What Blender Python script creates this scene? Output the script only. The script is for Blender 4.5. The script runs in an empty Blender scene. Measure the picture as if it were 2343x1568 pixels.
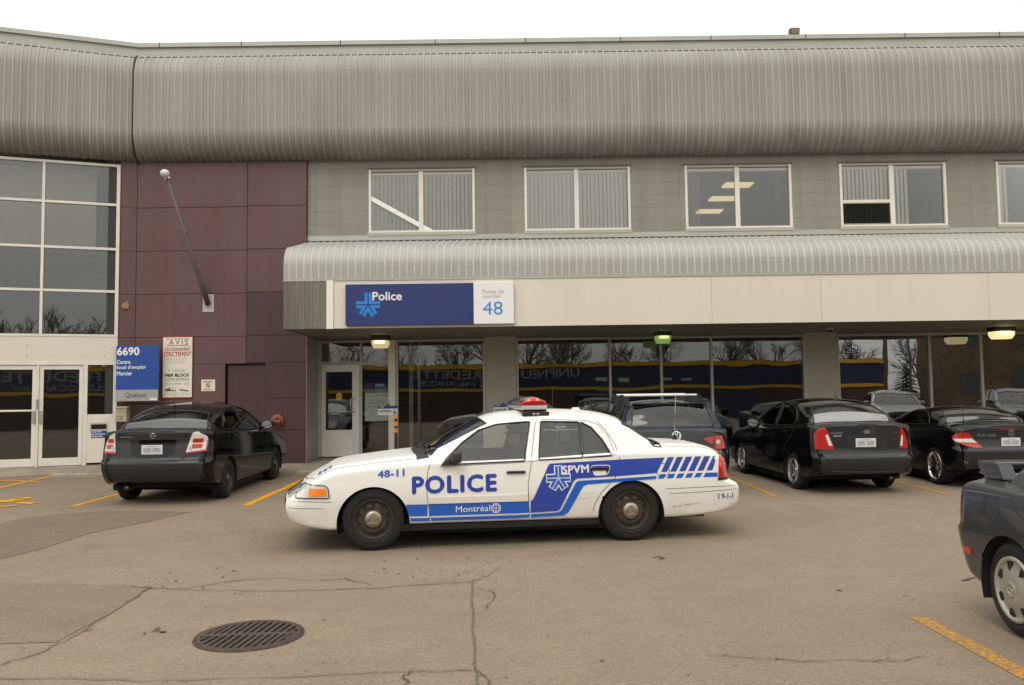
import bpy, bmesh, math, random
import numpy as np
from mathutils import Vector, Matrix
from mathutils.bvhtree import BVHTree
from mathutils.geometry import delaunay_2d_cdt
random.seed(7)
R = math.radians
S = bpy.context.scene
C = S.collection

# ------------------------------------------------------------------ camera
CAM_H, FOC, PW, PH = 1.65, 1900.0, 2342.0, 1568.0      # eye height, focal length and picture size in picture units
PITCH, ROLL = math.atan(121 / 1900.0), 0.0131
_f = Vector((0, math.cos(PITCH), math.sin(PITCH)))
_r0, _u0 = Vector((1, 0, 0)), Vector((0, -math.sin(PITCH), math.cos(PITCH)))
_r = _r0 * math.cos(ROLL) - _u0 * math.sin(ROLL)
_u = _r0 * math.sin(ROLL) + _u0 * math.cos(ROLL)
cd = bpy.data.cameras.new('camera')
cam = bpy.data.objects.new('camera', cd)
C.objects.link(cam)
m = Matrix.Identity(4)
for i in range(3):
    m[i][0], m[i][1], m[i][2] = _r[i], _u[i], -_f[i]
m[2][3] = CAM_H
cam.matrix_world = m
cd.sensor_width = 36.0
cd.lens = 36.0 * FOC / PW
cd.clip_start, cd.clip_end = 0.1, 2000
S.camera = cam

# ------------------------------------------------------------------ light: bright overcast
SUN_EL, SUN_AZ = R(52), R(200)
S.view_settings.view_transform = 'Standard'
S.view_settings.look = 'None'
S.view_settings.exposure = 0.0
S.view_settings.gamma = 1.0
S.view_settings.use_curve_mapping = False
W = bpy.data.worlds.new('World')
S.world = W
W.use_nodes = True
nt = W.node_tree
nt.nodes.clear()
sky = nt.nodes.new('ShaderNodeTexSky')
sky.sky_type = 'NISHITA'
sky.sun_disc = False
sky.sun_elevation, sky.sun_rotation = SUN_EL, SUN_AZ
sky.dust_density, sky.air_density = 4.0, 1.0
hs = nt.nodes.new('ShaderNodeHueSaturation')
hs.inputs['Saturation'].default_value = 0.12
# cloud cover: an even warm-white layer with faint darker banks, mixed over the clear sky
tc = nt.nodes.new('ShaderNodeTexCoord')
mp = nt.nodes.new('ShaderNodeMapping')
mp.inputs['Scale'].default_value = (1.5, 1.5, 4.0)
nz = nt.nodes.new('ShaderNodeTexNoise')
nz.inputs['Scale'].default_value = 1.6
nz.inputs['Detail'].default_value = 5
cr = nt.nodes.new('ShaderNodeValToRGB')
cr.color_ramp.elements[0].position, cr.color_ramp.elements[0].color = 0.30, (11.2, 10.85, 10.1, 1)
cr.color_ramp.elements[1].position, cr.color_ramp.elements[1].color = 0.70, (14.9, 14.4, 13.4, 1)
mx = nt.nodes.new('ShaderNodeMixRGB')
mx.inputs['Fac'].default_value = 0.85
bg = nt.nodes.new('ShaderNodeBackground')
bg.inputs['Strength'].default_value = 0.115
wo = nt.nodes.new('ShaderNodeOutputWorld')
L = nt.links.new
L(sky.outputs[0], hs.inputs['Color'])
L(tc.outputs['Generated'], mp.inputs[0]); L(mp.outputs[0], nz.inputs['Vector']); L(nz.outputs['Fac'], cr.inputs[0])
L(hs.outputs[0], mx.inputs[1]); L(cr.outputs[0], mx.inputs[2])
# an overcast dome is brighter overhead than at the horizon
sx = nt.nodes.new('ShaderNodeSeparateXYZ'); gr_ = nt.nodes.new('ShaderNodeValToRGB'); mu = nt.nodes.new('ShaderNodeMixRGB')
e_ = gr_.color_ramp.elements; e_[0].position, e_[0].color = 0.0, (.70, .70, .70, 1); e_[1].position, e_[1].color = 1.0, (1.5, 1.5, 1.5, 1)
em = gr_.color_ramp.elements.new(0.38); em.color = (.95, .95, .95, 1)
mu.blend_type = 'MULTIPLY'; mu.inputs[0].default_value = 1.0
L(tc.outputs['Generated'], sx.inputs[0]); L(sx.outputs['Z'], gr_.inputs[0]); L(mx.outputs[0], mu.inputs[1]); L(gr_.outputs[0], mu.inputs[2])
L(mu.outputs[0], bg.inputs[0]); L(bg.outputs[0], wo.inputs[0])
sd = bpy.data.lights.new('sun', 'SUN')
sd.energy, sd.angle, sd.color = 0.6, R(25), (1.0, 0.97, 0.92)
sun = bpy.data.objects.new('sun', sd)
C.objects.link(sun)
# from behind the camera, a little to the left, high up (rotation 200 deg = from -Y, slightly -X)
sun_dir = Vector((math.sin(SUN_AZ) * math.cos(SUN_EL), math.cos(SUN_AZ) * math.cos(SUN_EL), math.sin(SUN_EL)))
sun.rotation_euler = sun_dir.to_track_quat('Z', 'Y').to_euler()
sun.location = (0, -10, 20)

# ------------------------------------------------------------------ picture -> world helpers (picture units 2342 x 1568)
EYE = Vector((0, 0, CAM_H))
def ray(u, v):
    return _f + _r * ((u - PW / 2) / FOC) + _u * ((PH / 2 - v) / FOC)
def onY(u, v, y):
    d = ray(u, v); return EYE + d * (y / d.y)
def onPlane(u, v, p, n):
    d = ray(u, v); return EYE + d * ((Vector(p) - EYE).dot(n) / d.dot(n))
SLOPE, SL0, SL1 = 0.012, 10.0, 24.0
def gz(y):
    return SLOPE * (min(max(y, SL0), SL1) - SL0)
def ground(u, v):
    d = ray(u, v); P = EYE + d * (-CAM_H / d.z)
    if P.y > SL0:
        P = EYE + d * ((-SLOPE * SL0 - CAM_H) / (d.z - SLOPE * d.y))
    return P

# ------------------------------------------------------------------ materials
def srgb(r, g, b):
    f = lambda c: (c / 255 / 12.92) if c / 255 <= 0.04045 else ((c / 255 + 0.055) / 1.055) ** 2.4
    return (f(r), f(g), f(b), 1)
_mats = {}
def mat(name, col, rough=0.5, metal=0.0, spec=0.5, coat=0.0, vary=0.0, vscale=6.0, bump=0.0, bscale=80.0, stretch=(1, 1, 1), emit=None, estr=0, col2=None, contrast=None, detail=4):
    if name in _mats: return _mats[name]
    M = bpy.data.materials.new(name); M.use_nodes = True
    n = M.node_tree; B = n.nodes['Principled BSDF']
    col = tuple(col[:3]) + (1,)
    B.inputs['Base Color'].default_value = col
    B.inputs['Roughness'].default_value = rough
    B.inputs['Metallic'].default_value = metal
    B.inputs['Specular IOR Level'].default_value = spec
    B.inputs['Coat Weight'].default_value = coat
    B.inputs['Coat Roughness'].default_value = 0.05
    if emit:
        B.inputs['Emission Color'].default_value = tuple(emit[:3]) + (1,); B.inputs['Emission Strength'].default_value = estr
    if vary or bump or col2:
        t = n.nodes.new('ShaderNodeTexCoord'); mpn = n.nodes.new('ShaderNodeMapping')
        mpn.inputs['Scale'].default_value = stretch
        n.links.new(t.outputs['Object'], mpn.inputs[0])
    if vary or col2:
        x = n.nodes.new('ShaderNodeTexNoise'); x.inputs['Scale'].default_value = vscale; x.inputs['Detail'].default_value = detail
        n.links.new(mpn.outputs[0], x.inputs['Vector'])
        rp = n.nodes.new('ShaderNodeValToRGB')
        a, b = contrast or (0.3, 0.7)
        rp.color_ramp.elements[0].position, rp.color_ramp.elements[1].position = a, b
        c2 = col2 or tuple(c * (1 - vary) for c in col[:3])
        c1 = col if col2 else tuple(min(1, c * (1 + vary * 0.6)) for c in col[:3])
        rp.color_ramp.elements[0].color = tuple(c2[:3]) + (1,); rp.color_ramp.elements[1].color = tuple(c1[:3]) + (1,)
        n.links.new(x.outputs['Fac'], rp.inputs[0]); n.links.new(rp.outputs[0], B.inputs['Base Color'])
    if bump:
        y = n.nodes.new('ShaderNodeTexNoise'); y.inputs['Scale'].default_value = bscale; y.inputs['Detail'].default_value = 3
        bp = n.nodes.new('ShaderNodeBump'); bp.inputs['Strength'].default_value = bump; bp.inputs['Distance'].default_value = 0.01
        n.links.new(mpn.outputs[0], y.inputs['Vector']); n.links.new(y.outputs['Fac'], bp.inputs['Height']); n.links.new(bp.outputs[0], B.inputs['Normal'])
    _mats[name] = M
    return M
def glass(name, tint=(1, 1, 1), ior=1.5, rough=0.0, refl=(1, 1, 1), wave=0.0):
    if name in _mats: return _mats[name]
    M = bpy.data.materials.new(name); M.use_nodes = True
    n = M.node_tree; n.nodes.clear()
    o = n.nodes.new('ShaderNodeOutputMaterial'); mxs = n.nodes.new('ShaderNodeMixShader')
    fr = n.nodes.new('ShaderNodeFresnel'); fr.inputs['IOR'].default_value = ior
    tr = n.nodes.new('ShaderNodeBsdfTransparent'); tr.inputs[0].default_value = tuple(tint) + (1,)
    gl = n.nodes.new('ShaderNodeBsdfGlossy'); gl.inputs['Roughness'].default_value = rough; gl.inputs['Color'].default_value = tuple(refl) + (1,)
    if wave:                                                               # rolled panes are never quite flat
        t = n.nodes.new('ShaderNodeTexCoord'); x = n.nodes.new('ShaderNodeTexNoise'); x.inputs['Scale'].default_value = 1.1; x.inputs['Detail'].default_value = 1
        bp = n.nodes.new('ShaderNodeBump'); bp.inputs['Strength'].default_value = 1.0; bp.inputs['Distance'].default_value = wave
        n.links.new(t.outputs['Object'], x.inputs['Vector']); n.links.new(x.outputs['Fac'], bp.inputs['Height']); n.links.new(bp.outputs[0], gl.inputs['Normal'])
    n.links.new(fr.outputs[0], mxs.inputs[0]); n.links.new(tr.outputs[0], mxs.inputs[1]); n.links.new(gl.outputs[0], mxs.inputs[2])
    n.links.new(mxs.outputs[0], o.inputs[0])
    _mats[name] = M
    return M
def paint(name, col, rough=0.35, coat=0.6, metal=0.0, inside=(0.03, 0.03, 0.03), dirt=None, spec=0.5):
    """car paint outside, dark trim on the back of the sheet; optional dirt that fades out above the sills"""
    if name in _mats: return _mats[name]
    M = mat(name, col, rough, metal, spec, coat)
    n = M.node_tree; B = n.nodes['Principled BSDF']
    g = n.nodes.new('ShaderNodeNewGeometry'); mixc = n.nodes.new('ShaderNodeMixRGB')
    mixc.inputs[1].default_value = tuple(col[:3]) + (1,); mixc.inputs[2].default_value = tuple(inside) + (1,)
    if dirt:
        t = n.nodes.new('ShaderNodeTexCoord'); sp = n.nodes.new('ShaderNodeSeparateXYZ'); nzz = n.nodes.new('ShaderNodeTexNoise')
        nzz.inputs['Scale'].default_value = 7; nzz.inputs['Detail'].default_value = 6
        n.links.new(t.outputs['Object'], sp.inputs[0]); n.links.new(t.outputs['Object'], nzz.inputs['Vector'])
        mr = n.nodes.new('ShaderNodeMapRange'); mr.inputs[1].default_value = 0.22; mr.inputs[2].default_value = 0.62; mr.inputs[3].default_value = 0.85; mr.inputs[4].default_value = 0.0
        n.links.new(sp.outputs['Z'], mr.inputs[0])
        mul = n.nodes.new('ShaderNodeMath'); mul.operation = 'MULTIPLY'
        n.links.new(mr.outputs[0], mul.inputs[0]); n.links.new(nzz.outputs['Fac'], mul.inputs[1])
        md = n.nodes.new('ShaderNodeMixRGB'); md.inputs[1].default_value = tuple(col[:3]) + (1,); md.inputs[2].default_value = tuple(dirt) + (1,)
        n.links.new(mul.outputs[0], md.inputs[0]); n.links.new(md.outputs[0], mixc.inputs[1])
    n.links.new(g.outputs['Backfacing'], mixc.inputs[0]); n.links.new(mixc.outputs[0], B.inputs['Base Color'])
    return M

# ------------------------------------------------------------------ objects
def wm(o):
    mm = o.matrix_basis.copy()
    while o.parent:
        o = o.parent; mm = o.matrix_basis @ mm
    return mm
def tag(o, label, cat, group=None):
    o['label'] = label; o['category'] = cat
    if group: o['group'] = group
    return o
def struct(o):
    o['kind'] = 'structure'; return o
def thing(name, label, cat, loc=(0, 0, 0), mtx=None, group=None):
    o = bpy.data.objects.new(name, None); C.objects.link(o)
    o.empty_display_size = 0.1
    o.matrix_basis = mtx if mtx is not None else Matrix.Translation(Vector(loc))
    return tag(o, label, cat, group)

class MB:
    """collects shapes; build() links them as ONE mesh object"""
    def __init__(s): s.v = []; s.f = []; s.m = []; s.sm = []; s.M = []
    def _mi(s, M):
        if M not in s.M: s.M.append(M)
        return s.M.index(M)
    def add(s, vs, fs, M=None, smooth=False):
        b = len(s.v); s.v += [Vector(p) for p in vs]
        k = s._mi(M)
        for f in fs:
            s.f.append([b + i for i in f]); s.m.append(k); s.sm.append(smooth)
        return s
    def quad(s, a, b, c, d, M=None): return s.add([a, b, c, d], [(0, 1, 2, 3)], M)
    def box(s, x0, x1, y0, y1, z0, z1, M=None, T=None):
        vs = [Vector((x, y, z)) for x in (x0, x1) for y in (y0, y1) for z in (z0, z1)]
        if T is not None: vs = [T @ p for p in vs]
        return s.add(vs, [(0, 1, 3, 2), (4, 6, 7, 5), (0, 4, 5, 1), (2, 3, 7, 6), (0, 2, 6, 4), (1, 5, 7, 3)], M)
    def bbox(s, x0, x1, y0, y1, z0, z1, b=0.01, M=None, T=None, seg=2):
        """box with rounded edges"""
        bm = bmesh.new(); bmesh.ops.create_cube(bm, size=1)
        for p in bm.verts: p.co = Vector(((x0 + x1) / 2 + p.co.x * (x1 - x0), (y0 + y1) / 2 + p.co.y * (y1 - y0), (z0 + z1) / 2 + p.co.z * (z1 - z0)))
        bmesh.ops.bevel(bm, geom=bm.edges[:], offset=min(b, 0.45 * min(x1 - x0, y1 - y0, z1 - z0)), segments=seg, profile=0.5, affect='EDGES')
        return s.frombm(bm, M, T, seg > 1 and b > 0.02)
    def frombm(s, bm, M=None, T=None, smooth=False):
        bm.verts.index_update()
        vs = [(T @ p.co if T is not None else p.co.copy()) for p in bm.verts]
        s.add(vs, [[q.index for q in f.verts] for f in bm.faces], M, smooth); bm.free(); return s
    def prism(s, poly, d, M=None):
        """polygon (3D points, planar) extruded by vector d"""
        n = len(poly); d = Vector(d)
        vs = [Vector(p) for p in poly] + [Vector(p) + d for p in poly]
        return s.add(vs, [list(range(n))[::-1], [n + i for i in range(n)]] + [(i, (i + 1) % n, n + (i + 1) % n, n + i) for i in range(n)], M)
    def tube(s, pts, r, M=None, n=8, cap=True, smooth=True):
        pts = [Vector(p) for p in pts]; rr = r if isinstance(r, (list, tuple)) else [r] * len(pts)
        vs = []; up = None
        for i, p in enumerate(pts):
            t = (pts[min(i + 1, len(pts) - 1)] - pts[max(i - 1, 0)]).normalized()
            if up is None: up = t.orthogonal().normalized()
            up = (up - t * up.dot(t)).normalized() if (up - t * up.dot(t)).length > 1e-5 else t.orthogonal().normalized()
            w = t.cross(up)
            for k in range(n):
                a = 2 * math.pi * k / n
                vs.append(p + (up * math.cos(a) + w * math.sin(a)) * rr[i])
        fs = [(i * n + k, i * n + (k + 1) % n, (i + 1) * n + (k + 1) % n, (i + 1) * n + k) for i in range(len(pts) - 1) for k in range(n)]
        if cap: fs += [list(range(n))[::-1], [(len(pts) - 1) * n + k for k in range(n)]]
        return s.add(vs, fs, M, smooth)
    def lathe(s, prof, M=None, n=32, T=None, smooth=True, closed=False):
        """profile [(r, h)] around the local Z axis"""
        vs = [Vector((r * math.cos(2 * math.pi * k / n), r * math.sin(2 * math.pi * k / n), h)) for r, h in prof for k in range(n)]
        if T is not None: vs = [T @ p for p in vs]
        P = len(prof)
        fs = [(i * n + k, i * n + (k + 1) % n, (i + 1) * n + (k + 1) % n, (i + 1) * n + k) for i in range(P - 1) for k in range(n)]
        return s.add(vs, fs, M, smooth)
    def sphere(s, c, r, M=None, T=None, u=16, v=10):
        bm = bmesh.new(); bmesh.ops.create_uvsphere(bm, u_segments=u, v_segments=v, radius=1)
        r = r if isinstance(r, (tuple, list)) else (r, r, r)
        for p in bm.verts: p.co = Vector((c[0] + p.co.x * r[0], c[1] + p.co.y * r[1], c[2] + p.co.z * r[2]))
        return s.frombm(bm, M, T, True)
    def build(s, name, M=None, parent=None, world=True, recalc=True):
        if not s.v: return None
        me = bpy.data.meshes.new(name)
        vs = s.v
        if parent is not None and world:
            inv = wm(parent).inverted(); vs = [inv @ p for p in vs]
        me.from_pydata([tuple(p) for p in vs], [], s.f)
        ms = [q if q is not None else M for q in s.M]
        for q in ms: me.materials.append(q)
        me.polygons.foreach_set('material_index', s.m); me.polygons.foreach_set('use_smooth', s.sm)
        if recalc:
            bm = bmesh.new(); bm.from_mesh(me); bmesh.ops.recalc_face_normals(bm, faces=bm.faces[:]); bm.to_mesh(me); bm.free()
        me.update()
        o = bpy.data.objects.new(name, me); C.objects.link(o)
        if parent is not None: o.parent = parent
        return o

# ------------------------------------------------------------------ text
_tc = {}
def text2d(s, bold=0.0, spacing=1.0):
    """outline-filled text as (verts2d, faces) in a unit box: height of the tallest glyph = its own; returns bbox too"""
    key = (s, bold, spacing)
    if key in _tc: return _tc[key]
    cu = bpy.data.curves.new('txt', 'FONT'); cu.body = s; cu.size = 1; cu.resolution_u = 3; cu.offset = bold; cu.space_character = spacing
    o = bpy.data.objects.new('txt', cu); C.objects.link(o)
    dg = bpy.context.evaluated_depsgraph_get()
    me = o.evaluated_get(dg).to_mesh()
    vs = [(p.co.x, p.co.y) for p in me.vertices]; fs = [list(p.vertices) for p in me.polygons]
    o.evaluated_get(dg).to_mesh_clear()
    bpy.data.objects.remove(o); bpy.data.curves.remove(cu)
    xs = [p[0] for p in vs]; ys = [p[1] for p in vs]
    _tc[key] = (vs, fs, (min(xs), min(ys), max(xs), max(ys)))
    return _tc[key]
def text_on(mb, s, f, x0, y0, x1, y1, M, bold=0.0, spacing=1.0, slope=0.0):
    """put text into the rectangle (x0,y0)-(x1,y1) of a 2D frame; f maps (a, b) to 3D; bold thickens the strokes with shifted layers"""
    vs, fs, (a0, b0, a1, b1) = text2d(s, 0.0, spacing)
    kx, ky = (x1 - x0) / (a1 - a0), (y1 - y0) / (b1 - b0)
    o = f(x0, y0); nn = (f(x1, y0) - o).cross(f(x0, y1) - o).normalized()
    if (EYE - o).dot(nn) < 0 and o.y > 0 or (o.y < -5 and nn.y < 0): nn = -nn
    for k, (dx, dy) in enumerate(((0, 0),) if bold <= 0 else ((0, 0), (-1, 0), (1, 0), (0, -1), (0, 1))):
        pts = []
        for a, b in vs:
            x = x0 + (a - a0 + dx * bold) * kx; y = y0 + (b - b0 + dy * bold) * ky + slope * (a - a0) * kx
            pts.append(f(x, y) + nn * (k * .0004))
        mb.add(pts, fs, M)
def star_polys(cx, cy, r, gap=0.07, w=0.20):
    """police star: five arms, each split lengthwise, as flat pieces (chevrons between neighbouring arms)"""
    out = []
    angs = [90, 0, -58, -122, 180]
    for i in range(5):
        a, b = R(angs[i]), R(angs[(i + 1) % 5])
        da, db = Vector((math.cos(a), math.sin(a))), Vector((math.cos(b), math.sin(b)))
        na, nb = Vector((da.y, -da.x)), Vector((-db.y, db.x))         # towards the shared sector (clockwise)
        def isect(oa, ob):
            # lines: na*oa + da*t  and nb*ob + db*s
            A = np.array([[da.x, -db.x], [da.y, -db.y]]); rhs = np.array([nb.x * ob - na.x * oa, nb.y * ob - na.y * oa])
            t = np.linalg.solve(A, rhs)[0]; return na * oa + da * t
        g, ww = gap * 0.5, gap * 0.5 + w
        inner, outer = isect(g, g), isect(ww, ww)
        p = [inner, na * g + da, na * ww + da, outer, nb * ww + db, nb * g + db]
        # two convex halves
        out.append([(cx + q.x * r, cy + q.y * r) for q in (p[0], p[1], p[2], p[3])])
        out.append([(cx + q.x * r, cy + q.y * r) for q in (p[0], p[3], p[4], p[5])])
    return out
def frame(o, ax, az, off=0.0):
    """2D (a, b) -> 3D on a plane: origin o, axes ax, az; lifted by off along the plane's outward normal"""
    o, ax, az = Vector(o), Vector(ax), Vector(az); n = ax.cross(az).normalized()
    return lambda a, b: o + ax * a + az * b + n * off
# ================================================================== GROUND
def node_ground(name='asphalt', k=1.0):
    M = bpy.data.materials.new(name); M.use_nodes = True
    n = M.node_tree; B = n.nodes['Principled BSDF']; B.inputs['Roughness'].default_value = 0.9; B.inputs['Specular IOR Level'].default_value = 0.25
    t = n.nodes.new('ShaderNodeTexCoord'); lk = n.links.new
    def noise(sc, det, stretch=(1, 1, 1), rough=0.6):
        mp_ = n.nodes.new('ShaderNodeMapping'); mp_.inputs['Scale'].default_value = stretch
        x = n.nodes.new('ShaderNodeTexNoise'); x.inputs['Scale'].default_value = sc; x.inputs['Detail'].default_value = det; x.inputs['Roughness'].default_value = rough
        lk(t.outputs['Object'], mp_.inputs[0]); lk(mp_.outputs[0], x.inputs['Vector']); return x.outputs['Fac']
    def ramp(src, a, b, ca, cb):
        r_ = n.nodes.new('ShaderNodeValToRGB'); e = r_.color_ramp.elements
        e[0].position, e[1].position = a, b; e[0].color, e[1].color = tuple(ca) + (1,), tuple(cb) + (1,)
        lk(src, r_.inputs[0]); return r_.outputs[0]
    def mul(a, b, f=1.0):
        q = n.nodes.new('ShaderNodeMixRGB'); q.blend_type = 'MULTIPLY'; q.inputs[0].default_value = f
        lk(a, q.inputs[1]); lk(b, q.inputs[2]); return q.outputs[0]
    base = ramp(noise(0.45, 5), 0.3, 0.72, tuple(k * q for q in (0.212, 0.168, 0.121)), tuple(k * q for q in (0.258, 0.208, 0.154)))
    blot = mul(ramp(noise(2.3, 6, (1, 1.2, 1)), 0.32, 0.6, (0.92, 0.92, 0.925), (1.03, 1.03, 1.02)), mul(ramp(noise(38, 3, (1, 1, 1), .7), 0.60, 0.68, (1, 1, 1), (0.70, 0.69, 0.68)), ramp(noise(17, 4, (1, 1, 1), .75), 0.62, 0.70, (1, 1, 1), (0.76, 0.75, 0.74))))
    grain = mul(ramp(noise(75, 3), 0.3, 0.7, (0.70, 0.70, 0.70), (1.24, 1.24, 1.22)), ramp(noise(24, 4, (0.8, 1.5, 1)), 0.32, 0.66, (0.84, 0.84, 0.85), (1.10, 1.10, 1.09)))
    fine = ramp(noise(320, 2), 0.35, 0.65, (0.82, 0.82, 0.83), (1.16, 1.15, 1.14))
    oil = ramp(noise(0.9, 3), 0.60, 0.74, (1, 1, 1), (0.80, 0.79, 0.78))
    vo = n.nodes.new('ShaderNodeTexVoronoi'); vo.inputs['Scale'].default_value = 1.9; vo.inputs['Randomness'].default_value = 1.0
    mpv = n.nodes.new('ShaderNodeMapping'); mpv.inputs['Scale'].default_value = (0.75, 1.9, 1)
    nzv = n.nodes.new('ShaderNodeTexNoise'); nzv.inputs['Scale'].default_value = 9
    ad = n.nodes.new('ShaderNodeMixRGB'); ad.inputs[0].default_value = 0.06
    lk(t.outputs['Object'], mpv.inputs[0]); lk(mpv.outputs[0], ad.inputs[1]); lk(mpv.outputs[0], nzv.inputs['Vector']); lk(nzv.outputs['Color'], ad.inputs[2])
    lk(ad.outputs[0], vo.inputs['Vector'])
    spots = ramp(vo.outputs['Distance'], 0.030, 0.055, (0.38, 0.36, 0.34), (1, 1, 1))
    gate = ramp(noise(1.4, 2), 0.47, 0.50, (1, 1, 1), (0, 0, 0))
    sp2 = n.nodes.new('ShaderNodeMixRGB'); sp2.blend_type = 'LIGHTEN'; sp2.inputs[0].default_value = 1
    lk(spots, sp2.inputs[1]); lk(gate, sp2.inputs[2])
    c = mul(mul(mul(mul(mul(base, blot), grain), fine), oil), sp2.outputs[0])
    lk(c, B.inputs['Base Color'])
    bp = n.nodes.new('ShaderNodeBump'); bp.inputs['Strength'].default_value = 0.5; bp.inputs['Distance'].default_value = 0.006
    lk(noise(140, 3), bp.inputs['Height']); lk(bp.outputs[0], B.inputs['Normal'])
    return M
asph = node_ground()
g = MB()
ys = [-400, -60, 0, SL0, SL1, 60, 400]; xs = [-400, -60, 0, 60, 400]
for i in range(len(ys) - 1):
    for j in range(len(xs) - 1):
        g.quad(*[(x, y, gz(y)) for x, y in ((xs[j], ys[i]), (xs[j + 1], ys[i]), (xs[j + 1], ys[i + 1]), (xs[j], ys[i + 1]))], M=asph)
struct(g.build('parking_lot_ground'))

def lift_flat(poly, off, step=0.5):
    """flat polygon [(x, y)] draped on the ground, split along the slope's fold"""
    vs = [Vector(p) for p in poly]; n = len(vs); es = [(i, (i + 1) % n) for i in range(n)]
    y0, y1 = min(p.y for p in vs), max(p.y for p in vs); x0, x1 = min(p.x for p in vs), max(p.x for p in vs)
    if y0 < SL0 < y1:
        vs += [Vector((x0 - 1, SL0)), Vector((x1 + 1, SL0))]; es.append((n, n + 1))
        ov, oe, of, a_, b_, c_ = delaunay_2d_cdt(vs, es, [list(range(n))], 1, 1e-5)
    else:
        ov, oe, of, a_, b_, c_ = delaunay_2d_cdt(vs, es, [], 1, 1e-5)
    return [(p.x, p.y, gz(p.y) + off) for p in ov], [list(q) for q in of]
def pix_poly(pts):
    out = []
    for u, v in pts:
        p = ground(u, v); out.append((p.x, p.y))
    return out
def ribbon2d(pts, w, jitter=0.0, sub=1):
    P = [Vector(p) for p in pts]
    if sub > 1:
        Q = []
        for i in range(len(P) - 1):
            for k in range(sub):
                q = P[i].lerp(P[i + 1], k / sub)
                if jitter and (i or k): q = q + Vector((random.uniform(-jitter, jitter), random.uniform(-jitter, jitter)))
                Q.append(q)
        P = Q + [P[-1]]
    l, r_ = [], []
    for i, p in enumerate(P):
        t = (P[min(i + 1, len(P) - 1)] - P[max(i - 1, 0)]).normalized(); nn = Vector((-t.y, t.x))
        ww = w * (random.uniform(0.45, 1.2) if jitter else 1) / 2
        l.append(p + nn * ww); r_.append(p - nn * ww)
    return l, r_
def draped_ribbon(mb, pts, w, off, M, jitter=0.0, sub=1):
    l, r_ = ribbon2d(pts, w, jitter, sub)
    vs = [(p.x, p.y, gz(p.y) + off) for p in l] + [(p.x, p.y, gz(p.y) + off) for p in r_]
    k = len(l); mb.add(vs, [(i, i + 1, k + i + 1, k + i) for i in range(k - 1)], M)

patch_m = node_ground('asphalt_patch', .76); worn = node_ground('asphalt_patch_worn', .84)
for nm, pts, M_ in (('asphalt_patch', [(-420, 1290), (-40, 1210), (60, 1183), (245, 1168), (435, 1172), (330, 1196), (200, 1222), (100, 1255), (-40, 1290), (-420, 1390)], patch_m),
                    ('asphalt_patch', [(-500, 1334), (90, 1334), (345, 1343), (250, 1405), (130, 1470), (-500, 1490)], worn)):
    vs, fs = lift_flat(pix_poly(pts), 0.004)
    struct(MB().add(vs, fs, M_).build(nm))
crack_m = mat('crack_dark', (0.080, 0.062, 0.046), 0.95, vary=0.3, vscale=20)
seam_m = mat('crack_seam', (0.115, 0.089, 0.064), 0.95, vary=0.3, vscale=20)
ck = MB()
def crk(pts, w, M_=crack_m, jit=0.018, sub=5):
    draped_ribbon(ck, pix_poly(pts), w, 0.008, M_, jit, sub)
crk([(300, 1343), (345, 1346), (420, 1350), (560, 1353), (700, 1352), (850, 1347), (985, 1338), (1080, 1333)], 0.014)
crk([(420, 1349), (470, 1340), (560, 1328), (640, 1323), (720, 1330), (790, 1325), (850, 1340)], 0.012)
crk([(345, 1345), (250, 1405), (160, 1462), (90, 1495), (-20, 1530)], 0.013, seam_m)
crk([(1080, 1333), (1082, 1400), (1083, 1460), (1086, 1520), (1090, 1568), (1092, 1600)], 0.013, seam_m, 0.01)
crk([(1080, 1333), (1110, 1322), (1130, 1310), (1147, 1300)], 0.010)
crk([(1086, 1345), (1120, 1350), (1133, 1365), (1122, 1382), (1110, 1396)], 0.010)
crk([(-20, 1552), (150, 1555), (330, 1560), (480, 1556), (700, 1548), (900, 1540), (1080, 1535)], 0.010, seam_m)
crk([(945, 1535), (925, 1550), (932, 1568), (905, 1590)], 0.012)
crk([(1085, 1530), (1110, 1548), (1120, 1580)], 0.010)
crk([(1620, 1500), (1720, 1507), (1830, 1514), (1960, 1512), (2060, 1515), (2110, 1505)], 0.009)
crk([(470, 1340), (520, 1330), (590, 1322)], 0.008)
crk([(2230, 1322), (2200, 1330)], 0.03)
rs = random.Random(3)
def speck(u, v, w):
    p = ground(u, v); a = rs.uniform(0, 3.14); k = rs.randint(5, 8); el = rs.uniform(.25, .55)
    pts = []
    for i in range(k):
        t_ = 2 * math.pi * i / k; q = w * rs.uniform(.5, 1.1)
        dx, dy = q * math.cos(t_), q * el * math.sin(t_)
        pts.append((p.x + dx * math.cos(a) - dy * math.sin(a), p.y + dx * math.sin(a) + dy * math.cos(a)))
    ck.add([(x, y, gz(y) + .008) for x, y in pts], [list(range(k))], rs.choice((crack_m, crack_m, seam_m)))
for i in range(170):
    u, v = rs.uniform(-20, 2360), 1170 + 400 * rs.random() ** 1.1
    speck(u, v, rs.uniform(.008, .020) * (0.8 + (v - 1170) / 1200))
for i in range(55): speck(rs.gauss(1000, 180), rs.gauss(1290, 18), rs.uniform(.012, .03))
for i in range(22): speck(rs.gauss(1060, 40), rs.gauss(1318, 14), rs.uniform(.01, .028))
for i in range(30): speck(rs.gauss(420, 90), rs.gauss(1320, 25), rs.uniform(.012, .035))
for u, v in ((355, 1445), (372, 1447), (358, 1441), (330, 1451), (205, 1443), (1508, 1275), (1498, 1276), (1515, 1277), (1512, 1281), (1920, 1352)): speck(u, v, .045)
struct(ck.build('pavement_cracks'))

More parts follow.
